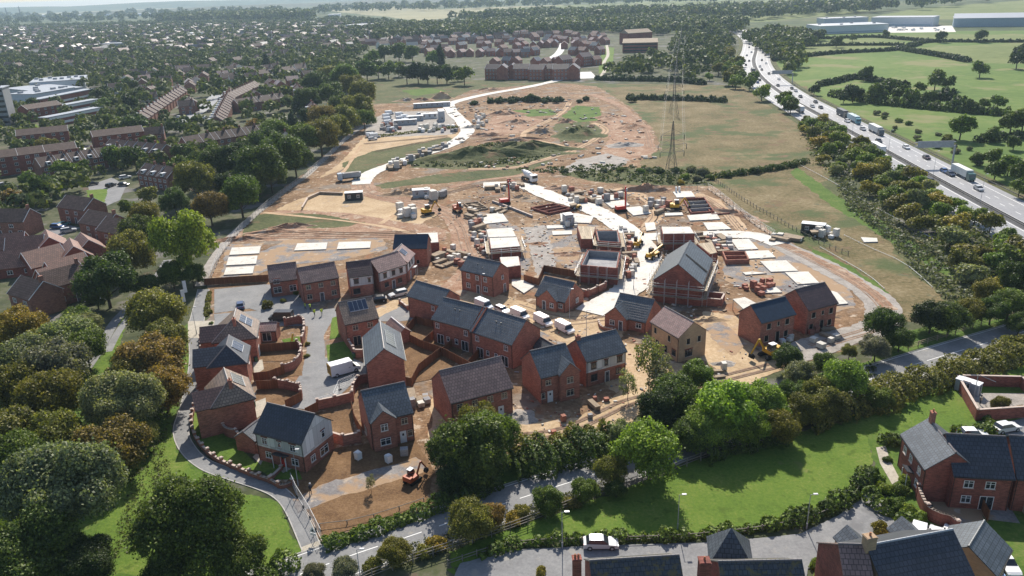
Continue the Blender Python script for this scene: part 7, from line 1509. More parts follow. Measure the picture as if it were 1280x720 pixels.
# named later, once the houses stand
def hedge(px, w_, h, label, name='hedge', tint='dark', dens=34, size=.2, cat='hedge', group=None, seed=1, where=None, rough=.25, closed=False):
    P = smooth(P2(*px), 5); rs = np.random.RandomState(seed); L = [0]
    for a, b in zip(P, P[1:]): L.append(L[-1]+(b-a).length)
    tot = L[-1]; n = int(tot*(w_+2*h)*dens); s = np.sort(rs.uniform(0, tot, n)); A = np.array([(p.x, p.y) for p in P]); px_ = np.interp(s, L, A[:, 0]); py_ = np.interp(s, L, A[:, 1]); j = np.clip(np.searchsorted(L, s)-1, 0, len(P)-2)
    D = A[1:]-A[:-1]; D /= np.linalg.norm(D, axis=1, keepdims=True)+1e-9; T = D[j]; Nn = np.stack([-T[:, 1], T[:, 0]], 1)
    th = rs.uniform(-.15, math.pi+.15, n); bul = 1+rough*(np.sin(s*.9+seed)+.7*np.sin(s*2.3+seed*2)+.5*np.sin(s*5.1))+rs.normal(0, .08, n)
    off = np.cos(th)*w_/2*(1+(bul-1)*.7); z = np.abs(np.sin(th))**.6*h*bul; C = np.stack([px_+Nn[:, 0]*off, py_+Nn[:, 1]*off, z], 1); C0 = C.mean(0); C0[2] = 0
    Nv = np.stack([Nn[:, 0]*np.cos(th), Nn[:, 1]*np.cos(th), np.sin(th)+.1], 1); me = leaf_mesh(name, C-C0, Nv, size, rs, 'm_hedge'); o = link(name, me, None, TC[tint]); o.location = C0; return tag(o, label, cat, group)
hedge([(1085, 502), (1130, 490), (1180, 476), (1230, 460), (1300, 438), (1360, 420)], 5.5, 2.5, 'thick brown-green hedge running along the old road at the right', tint='olive', seed=3)
hedge([(640, 590), (690, 580), (740, 568), (775, 558)], 6, 3.0, 'broad dark hedge between the sand and the old road', tint='dark', seed=4); hedge([(640, 572), (700, 562), (760, 548)], 4, 2.4, 'brownish hedge band above the broad dark hedge', tint='olive', seed=5)
hedge([(1000, 535), (1040, 520), (1080, 512), (1120, 502)], 5, 2.6, 'hedge joining the bright trees to the brown-green one', tint='olive', seed=6); hedge([(870, 570), (920, 556), (975, 545)], 5, 2.8, 'dark hedge under the two fresh green trees', tint='dark', seed=7)
hedge([(405, 685), (440, 674), (480, 660), (520, 646), (545, 636)], 2.4, 1.1, 'ragged low green hedge below the brown soil plot', tint='mid', seed=8); hedge([(545, 636), (580, 622), (625, 606)], 3, 1.8, 'dark low hedge under the dark round tree', tint='dark', seed=9)
hedge([(255, 775), (300, 742), (335, 722), (368, 700)], 3.2, 1.3, 'low bushy hedge at the bottom left corner of the old road', tint='mid', seed=10)
hedge([(600, 698), (650, 682), (740, 675), (800, 674), (860, 672), (920, 666), (980, 656)], 1.5, .9, 'low planted hedge along the close, longest stretch', tint='mid', seed=11, rough=.45); hedge([(980, 656), (1020, 645), (1050, 630), (1072, 615), (1084, 596)], 2.2, 1.3, 'bushy hedge along the curve of the close', tint='dark', seed=12, rough=.35)
hedge([(1085, 622), (1100, 636), (1125, 650), (1150, 655)], 2.0, 1.2, 'garden hedge on the far side of the close', tint='mid', seed=13, rough=.4)
hedge([(1100, 556), (1125, 552), (1140, 556)], 1.6, 1.3, 'short clipped hedge at the top of the garden path', tint='dark', seed=14); hedge([(1192, 545), (1215, 543), (1240, 540)], 2.0, 1.2, 'shrub row behind the grey gable house', tint='mid', seed=15)
hedge([(262, 366), (260, 380), (258, 396)], 1.0, .5, 'narrow planting strip between the lane and the car park', tint='olive', seed=16)
hedge([(895, 222), (935, 217), (975, 211), (1008, 203)], 3, 1.5, 'dark hedge line along the top of the lower meadow', tint='dark', dens=14, size=.3, seed=17); hedge([(783, 124), (830, 125), (870, 126), (908, 128)], 4, 2.4, 'dark hedge line across the upper meadow', tint='deep', dens=10, size=.45, seed=18)
hedge([(640, 127), (690, 127), (705, 127)], 4, 2.2, 'dark hedge fragment at the top of the site', tint='deep', dens=10, size=.45, seed=19); hedge([(610, 128), (650, 127)], 4, 2.2, 'dark hedge fragment beside the bend of the pale road', tint='deep', dens=10, size=.45, seed=20)
hedge([(1022, 108), (1045, 104), (1065, 99), (1080, 100), (1100, 104), (1135, 109)], 4, 2.6, 'field hedge below the largest pasture', tint='deep', dens=9, size=.5, seed=21); hedge([(966, 76), (1000, 72), (1050, 67), (1110, 64), (1135, 60), (1150, 56)], 4, 2.4, 'long dark hedge along the top of the largest pasture', tint='deep', dens=7, size=.6, seed=22)
hedge([(1120, 62), (1150, 67), (1180, 72), (1210, 78)], 5, 2.8, 'dark hedge at the right of the largest pasture', tint='deep', dens=7, size=.6, seed=23); hedge([(1135, 58), (1165, 53), (1220, 53), (1285, 53), (1380, 52)], 4, 2.4, 'thin hedge between the two upper right fields', tint='deep', dens=6, size=.6, seed=24)
hedge([(975, 50), (1030, 49), (1090, 47), (1130, 50), (1170, 53)], 4, 2.4, 'thin hedge under the warehouses', tint='deep', dens=6, size=.6, seed=25); hedge([(980, 59), (1060, 57), (1130, 57)], 4, 2.2, 'thin hedge in the shaded field', tint='deep', dens=6, size=.6, seed=26)
hedge([(745, 100), (790, 101), (840, 102), (880, 106)], 5, 2.6, 'dark hedge along the far edge of the upper meadow', tint='deep', dens=7, size=.7, seed=27); hedge([(1040, 120), (1100, 130), (1200, 140), (1260, 145)], 6, 3, 'scrubby hedge under the pasture trees', tint='dark', dens=8, size=.5, seed=28)
hedge([(1220, 178), (1250, 176), (1290, 172)], 4, 2.5, 'hedge below the lower pasture at the right edge', tint='deep', dens=10, size=.4, seed=29); hedge([(470, 172), (520, 166), (572, 160)], 2, 1, 'weedy edge of the depot field', tint='olive', dens=8, size=.3, seed=30)
# ragged growth nobody could count
def tufts(name, label, poly, n, hmin, hmax, cols, seed, size=.3):
    rs = np.random.RandomState(seed); W_ = [at(*p) for p in poly]; wp = [(w.x, w.y) for w in W_]; x0, x1, y0, y1 = min(p[0] for p in wp), max(p[0] for p in wp), min(p[1] for p in wp), max(p[1] for p in wp); C = []; D = []
    while len(C) < n*10:
        x, y = rs.uniform(x0, x1), rs.uniform(y0, y1)
        if not inside(wp, x, y): x0 += 0; n -= .02; continue
        h = rs.uniform(hmin, hmax); d = rs.normal(size=(10, 3)); d[:, 2] = np.abs(d[:, 2]); d /= np.linalg.norm(d, axis=1, keepdims=True); C += list(np.array([x, y, 0])+d*h*[1.2, 1.2, .9]); D += list(d)
    o = link(name, leaf_mesh(name, np.array(C), np.array(D), size, rs, 'm_hedge'), None, cols); return tag(o, label, 'undergrowth', None, 'stuff')
tufts('undergrowth', 'low bushes filling the belt below the motorway', [(1000, 158), (1018, 150), (1060, 178), (1095, 200), (1130, 222), (1190, 262), (1260, 300), (1310, 330), (1310, 410), (1250, 388), (1185, 335), (1140, 290), (1090, 250), (1055, 228), (1020, 205)], 900, .8, 2.4, (.10, .12, .04), 30, .4)
tufts('undergrowth', 'brambles and weeds along the meadow edge below the motorway trees', [(1040, 215), (1085, 250), (1130, 285), (1180, 325), (1235, 382), (1200, 390), (1150, 345), (1110, 300), (1060, 262)], 700, .4, 1.3, (.12, .135, .085), 31)
tufts('undergrowth', 'rank weeds over the overgrown mounds of the site', [(512, 208), (560, 195), (610, 178), (660, 178), (700, 188), (660, 204), (590, 210)], 420, .4, 1.1, (.075, .09, .04), 32, .4)
tufts('undergrowth', 'weedy scrub on the strip in front of the pylon', [(640, 212), (700, 208), (780, 206), (895, 216), (893, 232), (830, 230), (760, 228), (700, 218)], 380, .4, 1.0, (.08, .10, .045), 33, .4)
tufts('undergrowth', 'weeds between the lane trees and the mown verge', [(140, 700), (160, 600), (190, 520), (208, 450), (216, 500), (205, 560), (215, 600), (200, 680)], 900, .15, .45, (.10, .11, .04), 35, .10)
tufts('undergrowth', 'rough growth on both sides of the old road', [(460, 700), (640, 640), (760, 600), (760, 616), (640, 662), (500, 712)], 800, .2, .6, (.11, .12, .04), 36, .12)
tufts('undergrowth', 'undergrowth below the bright trees', [(780, 560), (860, 530), (980, 490), (1090, 455), (1090, 475), (960, 520), (860, 555), (790, 580)], 700, .3, 1.0, (.07, .09, .03), 37, .22)
# ================================================================ the old town, the far estate and the woods
def simple_house(nm, L, W, he, pitch, wall, roof, wins, chim=True, dormer=False, ext=None, style='w'):
    hr = he+W/2*math.tan(R(pitch)); t = thing(nm, 'x', 'house'); m = MB(); walls(m, L, W, he, hr); m.build('wall', wall, t); m = MB(); gable_roof(m, L, W, he, hr); ro = m.build('roof', roof, t)
    for sx in (-1, 1):
        m = MB()
        for sy in (-1, 1): m.bar((sx*(L/2+.13), sy*(W/2+.3), he-.3*math.tan(R(pitch))+.1), (sx*(L/2+.13), 0, hr+.12), .08, 4)
        m.build('barge_board', 'm_white', ro)
    if chim: m = MB(); m.box(L/2-.6, 0, hr+.3, .6, .9, 2.0); m.build('chimney', 'm_brick_old', ro)
    openings(t, L, W, wins, style)
    if dormer:
        for x in dormer:
            m = MB(); m.box(x, -W/2+.9, he+.85, 1.5, 1.8, 1.3); o = m.build('dormer', 'm_white', ro); k = MB(); k.box(x, -W/2-.03, he+.9, 1.1, .06, .8); k.build('pane', 'm_glass', o)
    PROTO.append(t); return t
w4 = [('f', -2.2, 3.1, 1.4, 1.1, 'w'), ('f', 2.2, 3.1, 1.4, 1.1, 'w'), ('f', -2.2, .9, 1.6, 1.3, 'w'), ('f', 1.5, .05, 1, 2.1, 'd'), ('b', 0, 3.1, 1.4, 1.1, 'w')]
H = {'semi': simple_house('house', 13, 8, 5, 36, 'm_brick_old', 'm_tile_old', w4+[('f', 4.8, .9, 1.5, 1.3, 'w')]), 'det': simple_house('house', 9, 7.5, 5, 38, 'm_brick_old', 'm_tile_old', w4),
     'ter': simple_house('terraced_house', 6.5, 8.5, 5, 36, 'm_brick_old', 'm_tile_old', [('f', -1.5, 3.1, 1.5, 1.1, 'w'), ('f', 1.5, 3.1, 1.5, 1.1, 'w'), ('f', -1.5, .9, 1.6, 1.3, 'w'), ('f', 1.6, .05, 1, 2.1, 'd')], dormer=(0,)),
     'red': simple_house('house', 9.5, 7.5, 5, 38, 'm_brick', 'm_tile_red', w4, False), 'slate': simple_house('house', 8.5, 7, 5.2, 40, 'm_brick', 'm_slate', w4, False), 'pink': simple_house('house', 9, 7, 5, 38, 'm_brick', 'm_tile_pink', w4, False),
     'white': simple_house('house', 10, 7.5, 5, 36, 'm_render_plain', 'm_tile_old', w4), 'cottage': simple_house('brick_house', 9.5, 8, 2.8, 40, 'm_brick_dark', 'm_tile_red', [('f', -2, .9, 1.3, 1.1, 'w'), ('f', 2, .9, 1.3, 1.1, 'w')], False),
     'flat': simple_house('flats', 22, 10, 7.6, 24, 'm_brick_dark', 'm_tile_old', [('f', x, z, 1.4, 1.2, 'w') for x in (-8, -4.5, 0, 4.5, 8) for z in (1, 3.6, 6)], False), 'three': simple_house('three_storey_house', 12, 9, 7.8, 36, 'm_brick', 'm_tile_dark', [('f', x, z, 1.1, 1.2, 'w') for x in (-4, -1.3, 1.3, 4) for z in (1, 3.7, 6.2)], False)}
TOWN = []; HR = random.Random(9)
def hrow(kinds, p0, p1, n, where, yaw=0.0, along_=True, group=None, cat='house', k=1.0):
    a, b = at(*p0), at(*p1)
    if kinds[0] == 'ter': n = max(n, min(14, round((b-a).length/6.7)))
    base = math.atan2(b.y-a.y, b.x-a.x) if along_ else 0
    ds = sorted(range(n), key=lambda i: p0[0]+(p1[0]-p0[0])*i)
    for i in range(n):
        q = a+(b-a)*((i+.5)/n); r_ = base+yaw
        if kinds[0] != 'ter' and n > 2 and p0[1] < 130: q = q+Vector((HR.uniform(-1.5, 1.5), HR.uniform(-5, 5), 0)); r_ += HR.choice((0, 0, .2, -.25, 1.57))
        if math.cos(r_) < 0: r_ += math.pi
        o = instance(H[kinds[i % len(kinds)]], q, r_, '%s, %s from the left' % (where, ordn(ds.index(i))) if n > 1 else where, group or (where if n > 1 else None), scale=(k, k, k)); o['category'] = cat; TOWN.append((q.x, q.y, 9))
hrow(['ter'], (52, 222), (152, 204), 6, 'terraced house with white dormers in the dark row beside the green', group='dormer terrace'); hrow(['ter'], (143, 196), (212, 204), 6, 'dark roofed terraced house in the row above the small green', cat='house')
hrow(['ter'], (188, 230), (224, 236), 3, 'house with dormers in the short row beside the white car', cat='house'); hrow(['semi'], (82, 272), (132, 279), 1, 'dark brown roofed semi-detached house above the parked vans')
hrow(['semi'], (0, 292), (42, 292), 1, 'orange-brown roofed house at the left edge'); hrow(['det'], (40, 385), (62, 392), 1, 'brick house with a grey gable cross wing in the trees at the left'); hrow(['det'], (72, 376), (96, 372), 1, 'taller brick neighbour behind the grey gabled house', yaw=.4)
for i, (x, y, r_) in enumerate([(14, 318, .25), (38, 322, .25), (66, 318, -1.0), (58, 338, .9), (96, 330, -1.0), (88, 350, .9), (112, 322, -.9), (30, 340, .3), (78, 372-12, .9)]):
    o = instance(H['cottage'], at(x, y), r_, 'low brick house with red-brown tiles in the tight courtyard cluster at the left, %s from the left' % ordn(sorted([14, 38, 66, 58, 96, 88, 112, 30, 78]).index(x)), 'courtyard cluster of low brick houses'); o['category'] = 'house'; TOWN.append((*o.location[:2], 9))
hrow(['semi'], (124, 292), (170, 312), 2, 'half hidden brick house among the trees above the courtyard cluster', cat='house', yaw=.2)
hrow(['ter'], (176, 160), (228, 122), 7, 'terraced house on the left side of the sunlit street', cat='house'); hrow(['ter'], (272, 165), (290, 125), 6, 'tan roofed terraced house on the right side of the sunlit street', cat='house'); hrow(['ter'], (282, 134), (320, 115), 5, 'terraced house in the upper row right of the sunlit street', cat='house')
hrow(['det', 'white', 'semi'], (236, 118), (262, 95), 4, 'house lining the far end of the sunlit street', cat='house'); hrow(['det', 'semi'], (185, 125), (225, 98), 4, 'shaded house on the slope left of the far street', cat='house')
hrow(['semi'], (238, 192), (335, 175), 5, 'brown roofed semi in the row below the sunlit street', cat='house'); hrow(['flat'], (25, 188), (90, 181), 1, 'long dark roofed brick flats below the green'); hrow(['flat'], (118, 190), (182, 182), 1, 'brick flats with a pale eaves line, right of the green'); hrow(['det'], (184, 180), (207, 178), 1, 'square red brick block end beside the flats')
hrow(['flat'], (0, 218), (45, 212), 1, 'dark red brick flats at the left edge by the car park'); hrow(['flat'], (45, 212), (82, 207), 1, 'second dark brick flats joined to those at the left edge')
hrow(['flat'], (35, 152), (72, 146), 1, 'brick gabled block with stair towers near the grey tower'); hrow(['ter', 'det'], (372, 118), (402, 160), 5, 'house in the row climbing through the tree belt, upper', cat='house'); hrow(['det', 'white'], (345, 170), (372, 200), 3, 'house glimpsed between the belt trees, lower', cat='house')
hrow(['semi', 'white'], (320, 100), (380, 92), 4, 'house in the hazy street left of the belt', cat='house'); hrow(['semi', 'det'], (300, 140), (352, 132), 4, 'house behind the dark conifers', cat='house'); hrow(['semi'], (345, 62), (430, 58), 5, 'house in the long pale row before the far wood', cat='house')
hrow(['semi', 'det'], (290, 82), (345, 76), 4, 'house in the street above the dark wood', cat='house'); hrow(['white', 'det'], (155, 108), (215, 88), 4, 'small house in the shaded town behind the bushes', cat='house'); hrow(['det', 'semi', 'white'], (55, 82), (150, 88), 7, 'small hazy house above the pale factory', cat='house'); hrow(['semi', 'det'], (0, 62), (110, 55), 8, 'tiny house in the hazy town at the top left', cat='house'); hrow(['semi', 'white'], (180, 62), (300, 52), 8, 'tiny house in the hazy middle of the town', cat='house')
# far estate of red brick houses
E_ = 'far new estate'
hrow(['red', 'slate', 'pink'], (520, 66), (560, 64), 4, 'red brick house in the left wing of the far estate', cat='house', along_=True); hrow(['red', 'pink'], (558, 72), (606, 70), 4, 'gabled red brick house facing the rough field of the far estate', yaw=1.2, cat='house'); hrow(['pink', 'slate', 'red'], (610, 70), (662, 72), 5, 'bright roofed house in the middle row of the far estate', yaw=.9, cat='house')
hrow(['three'], (612, 99), (658, 98), 4, 'red brick house of the front terrace of the far estate', cat='house'); hrow(['three'], (664, 99), (722, 98), 4, 'three-storey brick house in the front block of the far estate', cat='house'); hrow(['slate', 'red', 'pink'], (664, 84), (700, 82), 3, 'house behind the front block of the far estate', yaw=.8, cat='house')
hrow(['three', 'red'], (700, 86), (748, 80), 4, 'house on the right wing of the far estate', cat='house'); hrow(['pink', 'red', 'slate'], (640, 62), (700, 58), 6, 'house in the upper row of the far estate', yaw=.9, cat='house'); hrow(['red', 'pink'], (700, 62), (755, 52), 5, 'house in the upper right row of the far estate', yaw=.7, cat='house')
hrow(['red', 'slate', 'det'], (560, 56), (640, 52), 7, 'house in the top row of the far estate', cat='house'); hrow(['det', 'red'], (640, 48), (700, 45), 6, 'small house in the highest row of the far estate', cat='house'); hrow(['semi', 'det'], (470, 58), (555, 54), 6, 'old house between the far estate and the belt', cat='house'); hrow(['red', 'slate'], (612, 84), (655, 82), 3, 'house behind the front terrace of the far estate', yaw=.9, cat='house')
def block(px, W, h, mat, roof, label, cat='warehouse', name='warehouse', rib=0, ridge=0.0, bands=0, glass='m_glass'):
    a, b = at(*px[0]), at(*px[1]); L = (b-a).length; u = (b-a).normalized(); n = Vector((-u.y, u.x, 0)); n = n if n.y > 0 else -n; c = (a+b)/2+n*W/2; t = thing(name, label, cat, (c.x, c.y, 0), math.atan2(u.y, u.x)); TOWN.append((c.x, c.y, max(L, W)*.55))
    m = MB(); m.box(0, 0, h/2, L, W, h); m.build('wall', mat, t); m = MB()
    m.hexa([(-L/2-.4, -W/2-.4, h), (L/2+.4, -W/2-.4, h), (L/2+.4, W/2+.4, h), (-L/2-.4, W/2+.4, h)], [(-L/2-.4, -W/2-.4, h+.5), (L/2+.4, -W/2-.4, h+.5), (L/2+.4, W/2+.4, h+.5), (-L/2-.4, W/2+.4, h+.5)])
    if ridge: m.hexa([(-L/2, -W/2, h+.5), (L/2, -W/2, h+.5), (L/2, W/2, h+.5), (-L/2, W/2, h+.5)], [(-L/2, -.3, h+ridge), (L/2, -.3, h+ridge), (L/2, .3, h+ridge), (-L/2, .3, h+ridge)])
    m.build('roof', roof, t)
    for i in range(bands): k = MB(); k.box(0, -W/2-.05, 1.8+i*3, L*.94, .12, 1.3); k.build('window_band', glass, t)
    for i in range(rib):
        k = MB(); k.box(-L/2+(i+.5)*L/rib, random.Random(i).uniform(-W/4, W/4), h+1.0, 3, 2.4, 1.6); k.build('roof_unit', 'm_galv', t)
    return t
plain('m_clad_pale', (.55, .58, .62), .5, var=.06); plain('m_clad_blue', (.28, .36, .42), .5, var=.1); plain('m_conc_grey', (.25, .26, .27), .8, var=.15)
block([(8, 121), (55, 126)], 30, 6, 'm_clad_pale', 'm_roof_grey', 'large pale blue-grey factory, left low part', 'factory', 'factory', 3); block([(44, 130), (95, 121)], 22, 6.5, 'm_clad_pale', 'm_roof_grey', 'large pale blue-grey factory, long right wing', 'factory', 'factory', 5, bands=1); block([(40, 117), (108, 112)], 40, 8, 'm_clad_pale', 'm_roof_grey', 'large pale blue-grey factory, highest part with roof plant', 'factory', 'factory', 8)
block([(52, 135), (118, 121)], 7, 5.5, 'm_brick_dark', 'm_roof_grey', 'long flat-roofed red brick range below the factory', 'school block', 'flat_roofed_block', bands=1, glass='m_upvc'); block([(60, 148), (125, 135)], 6, 5.5, 'm_brick_dark', 'm_roof_grey', 'second flat-roofed brick range with white panels', 'school block', 'flat_roofed_block', bands=2, glass='m_upvc'); block([(62, 160), (130, 146)], 6, 5.5, 'm_brick_dark', 'm_roof_grey', 'lowest flat-roofed brick range with white panels by the green', 'school block', 'flat_roofed_block', bands=2, glass='m_upvc')
block([(-14, 158), (14, 156)], 14, 21, 'm_conc_grey', 'm_roof_grey', 'grey concrete tower block cut by the left edge', 'tower block', 'tower_block', bands=8)
block([(1025, 43), (1110, 40)], 50, 9, 'm_clad_pale', 'm_roof_grey', 'long white warehouse with blue-grey front beyond the pastures', bands=1, rib=4, glass='m_clad_blue'); block([(1088, 33), (1165, 33)], 40, 11, 'm_clad_pale', 'm_roof_grey', 'second white warehouse right behind the long one', bands=1, glass='m_clad_blue'); block([(1191, 34), (1300, 33)], 55, 10, 'm_clad_blue', 'm_roof_grey', 'grey warehouse with curved pale roof at the right edge', ridge=5); block([(1030, 30), (1085, 28)], 30, 7, 'm_clad_pale', 'm_roof_grey', 'low pale depot building behind the warehouses', rib=3)
block([(778, 66), (822, 65)], 34, 9, 'm_brick_dark', 'm_wood', 'big brown brick care block in the shaded hollow', 'care home', 'brick_block', ridge=3.5, bands=3); block([(785, 56), (815, 54)], 20, 12, 'm_brick_dark', 'm_wood', 'taller rear wing of the brown brick care block', 'care home', 'brick_block', ridge=4)
sheet('warehouse_yard', [(1108, 41), (1112, 33), (1190, 32), (1195, 40)], 'm_haul', 6)
for i, (x0, x1, y, W_, m_) in enumerate([(35, 100, 21, 60, 'm_clad_pale'), (128, 198, 20, 60, 'm_clad_pale'), (222, 262, 18, 70, 'm_clad_blue'), (432, 458, 37, 40, 'm_clad_blue'), (245, 252, 47, 20, 'm_clad_pale'), (128, 152, 62, 18, 'm_roof_grey'), (232, 250, 48, 15, 'm_clad_pale'), (410, 425, 22, 60, 'm_clad_pale'), (340, 345, 20, 40, 'm_clad_blue'), (268, 280, 15, 60, 'm_clad_pale')]):
    block([(x0, y), (x1, y-.6)], W_, 8, m_, 'm_roof_grey' if i % 2 else 'm_white', 'hazy pale industrial shed near the horizon, %s from the left' % ordn(sorted([35, 128, 222, 432, 245, 128.1, 232, 410, 340, 268]).index([35, 128, 222, 432, 245, 128.1, 232, 410, 340, 268][i])), 'industrial shed', 'industrial_shed', 0)
rr = random.Random(4); xs = sorted(rr.uniform(1112, 1186) for _ in range(12))
for i, x in enumerate(xs): o = instance(CAR if i % 2 else VAN, at(x, rr.uniform(34, 39), .2), rr.uniform(0, 3), 'small pale vehicle in the yard between the warehouses, %s from the left' % ordn(i), 'vehicles in the warehouse yard', (.7, .7, .7), ('body',))
# rows of further houses between the trees: ones one can still tell apart, then the rest as one mass
DR = random.Random(12)
def district(poly, gap, th, n, where, kinds, seed):
    got = []
    for x, y, _, _ in scatter(poly, gap, (1, 2), ['dark'], seed, jit=.5):
        if not any((x-a)**2+(y-b)**2 < (c*.75+8)**2 for a, b, c in TOWN): got.append((x, y))
    got = got[:n]; got.sort(key=lambda q: q[0]/(q[1]*_cp+CAM_H*_sp))
    for i, (x, y) in enumerate(got):
        o = instance(H[DR.choice(kinds)], (x, y, 0), th+DR.choice((0, 0, 1.57))+DR.uniform(-.1, .1), '%s, %s such from the left' % (where, ordn(i)), where); o['category'] = 'house'; TOWN.append((x, y, 8))
district([(120, 118), (215, 150), (270, 150), (330, 158), (395, 118), (400, 90), (250, 88), (130, 100)], 17, .5, 36, 'house with grey-brown roof among the middle town trees', ['semi', 'det', 'white', 'det', 'pink'], 41)
district([(0, 92), (130, 88), (260, 84), (440, 72), (440, 62), (0, 74)], 27, .1, 24, 'small house in the hazy streets across the town', ['semi', 'det', 'white', 'pink'], 42)
district([(520, 74), (600, 72), (760, 70), (755, 46), (640, 42), (525, 52)], 14, .8, 58, 'small red brick house in the maze of the far estate', ['red', 'pink', 'slate', 'red'], 43)
fm = MB(); nfar = 0; fr = random.Random(5)
for poly, gap in (([(-200, 76), (430, 62), (600, 46), (430, 30), (0, 36), (-200, 50)], 25), ([(470, 62), (560, 56), (640, 50), (640, 44), (480, 50)], 24)):
    for x, y, _, _ in scatter(poly, gap, (1, 2), ['dark'], 51, jit=.9):
        if any((x-a)**2+(y-b)**2 < (c+8)**2 for a, b, c in TOWN): continue
        a = fr.choice((.2, 1.7, .9)); L, W, he, hr = fr.uniform(9, 18), 8, 5, 8.3; M = Matrix.Rotation(a, 3, 'Z'); q = Vector((x, y, 0)); v = lambda X, Y, Z: q+M @ Vector((X, Y, Z)); rm = fr.choice((1, 1, 2, 3)); wm_ = fr.choice((0, 0, 4))
        for sx, sy in ((1, 1), (-1, -1)): fm.face([v(-sx*L/2, -sy*W/2, 0), v(sx*L/2, -sy*W/2, 0), v(sx*L/2, -sy*W/2, he), v(-sx*L/2, -sy*W/2, he)], wm_); fm.face([v(-sx*L/2, -sy*W/2, he), v(sx*L/2, -sy*W/2, he), v(sx*L/2, 0, hr), v(-sx*L/2, 0, hr)], rm); fm.face([v(sx*L/2, -sy*W/2, 0), v(sx*L/2, sy*W/2, 0), v(sx*L/2, sy*W/2, he), v(sx*L/2, 0, hr), v(sx*L/2, -sy*W/2, he)], wm_)
        TOWN.append((x, y, 7)); nfar += 1
tag(fm.build('distant_houses', ['m_brick_old', 'm_tile_old', 'm_slate', 'm_tile_pink', 'm_render_plain']), 'countless roofs of the hazy old town reaching to the industrial sheds', 'houses', None, 'stuff'); print('FAR', nfar, len([o for o in SC.objects if o.get('category') == 'house']))
# trees among the streets
ROADS = [at(x, y) for x, y in [(215, 160), (225, 155), (232, 150), (241, 144), (250, 138), (256, 133), (262, 128), (244, 104), (252, 100), (135, 236), (125, 245), (148, 230), (125, 252), (60, 208), (100, 200), (140, 192), (60, 290), (80, 283), (10, 236), (30, 236), (100, 188), (35, 160)]]
def clear(x, y, r_=0): return not any((x-a)**2+(y-b)**2 < (c*.75+r_*.6)**2 for a, b, c in TOWN) and not any((x-p.x)**2+(y-p.y)**2 < (r_+6)**2 for p in ROADS)
cnt = 0
for x, y, r_, tn in TOWN_T:
    if clear(x, y, r_) and cnt < 22: wtree(x, y, r_, tn, 'among the old estate houses', 'far'); cnt += 1
cnt = 0
for x, y, r_, tn in scatter([(125, 115), (180, 110), (200, 130), (175, 150), (180, 172), (140, 165), (120, 140)], 11, (4, 6.5), ['deep', 'dark', 'dark', 'mid'], 21)+scatter([(205, 168), (240, 160), (300, 170), (240, 182), (210, 185)], 10, (3.5, 5.5), ['mid', 'olive', 'dark'], 22)+scatter([(0, 150), (30, 150), (50, 175), (0, 195)], 12, (3, 5), ['dark', 'mid'], 23):
    if clear(x, y, r_) and cnt < 12: wtree(x, y, r_, tn, 'in the dark clump by the flats', 'far'); cnt += 1
# ---- the far woods: too many to count, one mass
def farwood(name, label, polys, seed):
    rs = np.random.RandomState(seed); CC = []; RR = []
    for poly, gap, r0, r1 in polys:
        for x, y, r_, _ in scatter(poly, gap, (r0, r1), ['dark'], seed+int(gap)):
            if clear(x, y, r_*.8): CC.append((x, y)); RR.append(r_)
    CC = np.array(CC); RR = np.array(RR); n = len(CC); k = 100
    d = rs.normal(size=(n, k, 3)); d /= np.linalg.norm(d, axis=2, keepdims=True); d[:, :, 2] = np.where(d[:, :, 2] < -.4, -d[:, :, 2], d[:, :, 2])
    lump = 1+.16*np.sin(d[:, :, 0]*5+CC[:, :1])*np.cos(d[:, :, 1]*5)+.1*rs.normal(size=(n, k))
    P = d*lump[:, :, None]*RR[:, None, None]*[1, 1, .95]; P[:, :, 0] += CC[:, :1]; P[:, :, 1] += CC[:, 1:]; P[:, :, 2] += (RR*1.0)[:, None]
    P = P.reshape(-1, 3); D = d.reshape(-1, 3); sz = np.repeat(RR*.25, k)
    v = rs.normal(size=D.shape)*.45+D; v /= np.linalg.norm(v, axis=1, keepdims=True); u = np.cross(v, rs.normal(size=D.shape)); u /= np.linalg.norm(u, axis=1, keepdims=True); w_ = np.cross(v, u); s = sz[:, None]*rs.uniform(.7, 1.3, len(P))[:, None]
    V = np.stack([P-u*s, P-w_*s, P+u*s, P+w_*s], 1).reshape(-1, 3); m_ = len(P); me = bpy.data.meshes.new(name); me.vertices.add(4*m_); me.vertices.foreach_set('co', V.ravel()); me.loops.add(4*m_); me.loops.foreach_set('vertex_index', np.arange(4*m_, dtype=np.int32)); me.polygons.add(m_)
    me.polygons.foreach_set('loop_start', np.arange(0, 4*m_, 4, dtype=np.int32)); me.polygons.foreach_set('loop_total', np.full(m_, 4, dtype=np.int32)); me.materials.append(MATS['m_farwood']); me.update(); me.validate()
    print('WOOD', name, n); return tag(link(name, me), label, 'woodland', None, 'stuff')
farwood('town_woodland', 'mass of trees between the streets of the old town fading into haze', [([(-60, 300), (-60, 150), (60, 128), (130, 118), (220, 150), (330, 165), (360, 150), (330, 190), (290, 190), (250, 215), (215, 240), (160, 262), (60, 262), (0, 300)], 12.5, 2.2, 4.0), ([(-120, 150), (60, 120), (120, 112), (230, 150), (330, 165), (400, 120), (440, 90), (460, 62), (430, 50), (-120, 75)], 17, 2.8, 5.0), ([(-300, 80), (430, 55), (600, 36), (430, 24), (0, 34), (-300, 50)], 23, 3.5, 6.0), ([(195, 26), (250, 24), (330, 22), (400, 24), (380, 28), (200, 30)], 30, 10, 14)], 3)
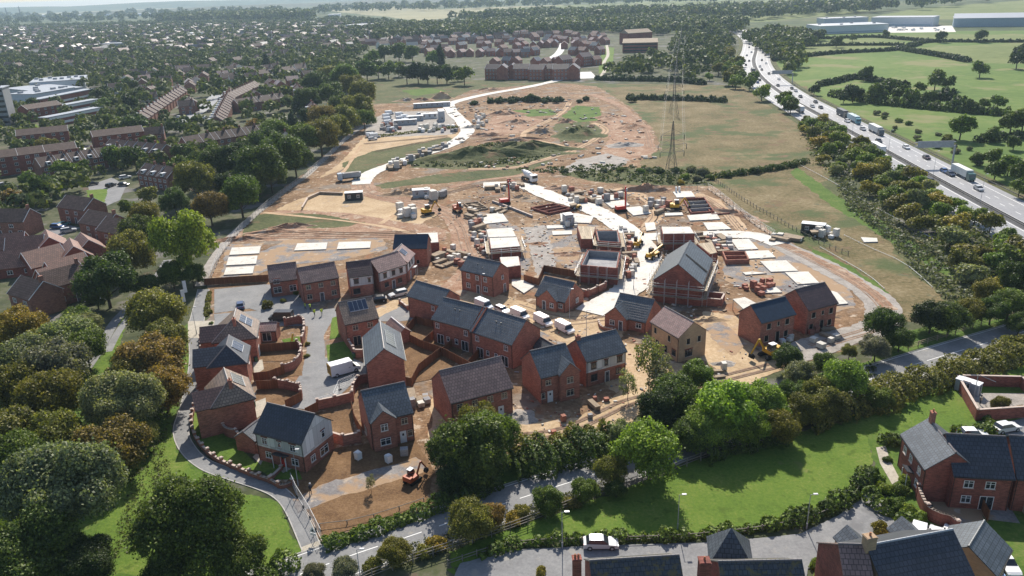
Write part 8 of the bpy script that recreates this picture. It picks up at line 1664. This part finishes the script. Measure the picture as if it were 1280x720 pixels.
farwood('distant_woodland', 'hazy woods and hedgerows across the horizon', [([(470, 55), (560, 50), (760, 42), (840, 45), (930, 42), (930, 32), (820, 27), (620, 30), (460, 40)], 17, 5, 8), ([(620, 30), (940, 26), (1090, 16), (1080, 8), (860, 16), (700, 18), (560, 26)], 30, 7, 11), ([(750, 100), (752, 90), (790, 78), (838, 70), (845, 45), (905, 42), (915, 60), (895, 90), (875, 105), (840, 100), (830, 88), (800, 100)], 17, 3.0, 5.5), ([(-600, 50), (0, 33), (400, 22), (420, 16), (200, 16.5), (-600, 34)], 110, 9, 15), ([(930, 52), (965, 40), (1030, 50), (1010, 60), (990, 100), (968, 74)], 13, 4, 6), ([(1090, 20), (1285, -2), (1285, -4), (1090, 12)], 60, 8, 14), ([(400, 18), (900, 4), (1100, -2), (1100, -4), (400, 12)], 75, 9, 15)], 4)
# ---- plain names for the trees, from what stands beside them
by = {}
for e in TREE_LOG: by.setdefault((e[2], e[3], e[4] in ('bush',)), []).append(e)
for (tn, where, bush), L_ in by.items():
    L_.sort(key=lambda e: e[0])
    for i, e in enumerate(L_):
        e[1]['label'] = ('%s %s %s' % (tn, 'bush' if bush else 'tree', where) if len(L_) == 1 else '%s %s %s, %s such from the left' % (tn, 'bush' if bush else 'tree', where, ordn(i)))
        e[1]['group'] = ('bushes ' if bush else 'trees ')+where
for o in PROTO: retire(o)
# ---- the air
m = bpy.data.materials.new('haze'); m.use_nodes = True; nt = m.node_tree; nt.nodes.remove(nt.nodes['Principled BSDF']); pv = nt.nodes.new('ShaderNodeVolumePrincipled'); pv.inputs['Density'].default_value = 0.00009; pv.inputs['Color'].default_value = (.62, .82, 1, 1); pv.inputs['Anisotropy'].default_value = .2
nt.links.new(pv.outputs[0], nt.nodes['Material Output'].inputs['Volume']); MATS['haze'] = m
hz = MB(); hz.box(0, 0, 49, 29000, 29000, 100); hz.build('haze', 'haze'); tag(bpy.data.objects['haze'], 'thin blue summer haze over the land', 'haze', None, 'stuff')
SC.cycles.volume_step_rate = 10; SC.cycles.volume_max_steps = 16
# labels kept to sixteen words
for o in SC.objects:
    if 'label' in o and o['label'] and len(o['label'].split()) > 16: o['label'] = ' '.join(o['label'].split()[:16]).rstrip(',')
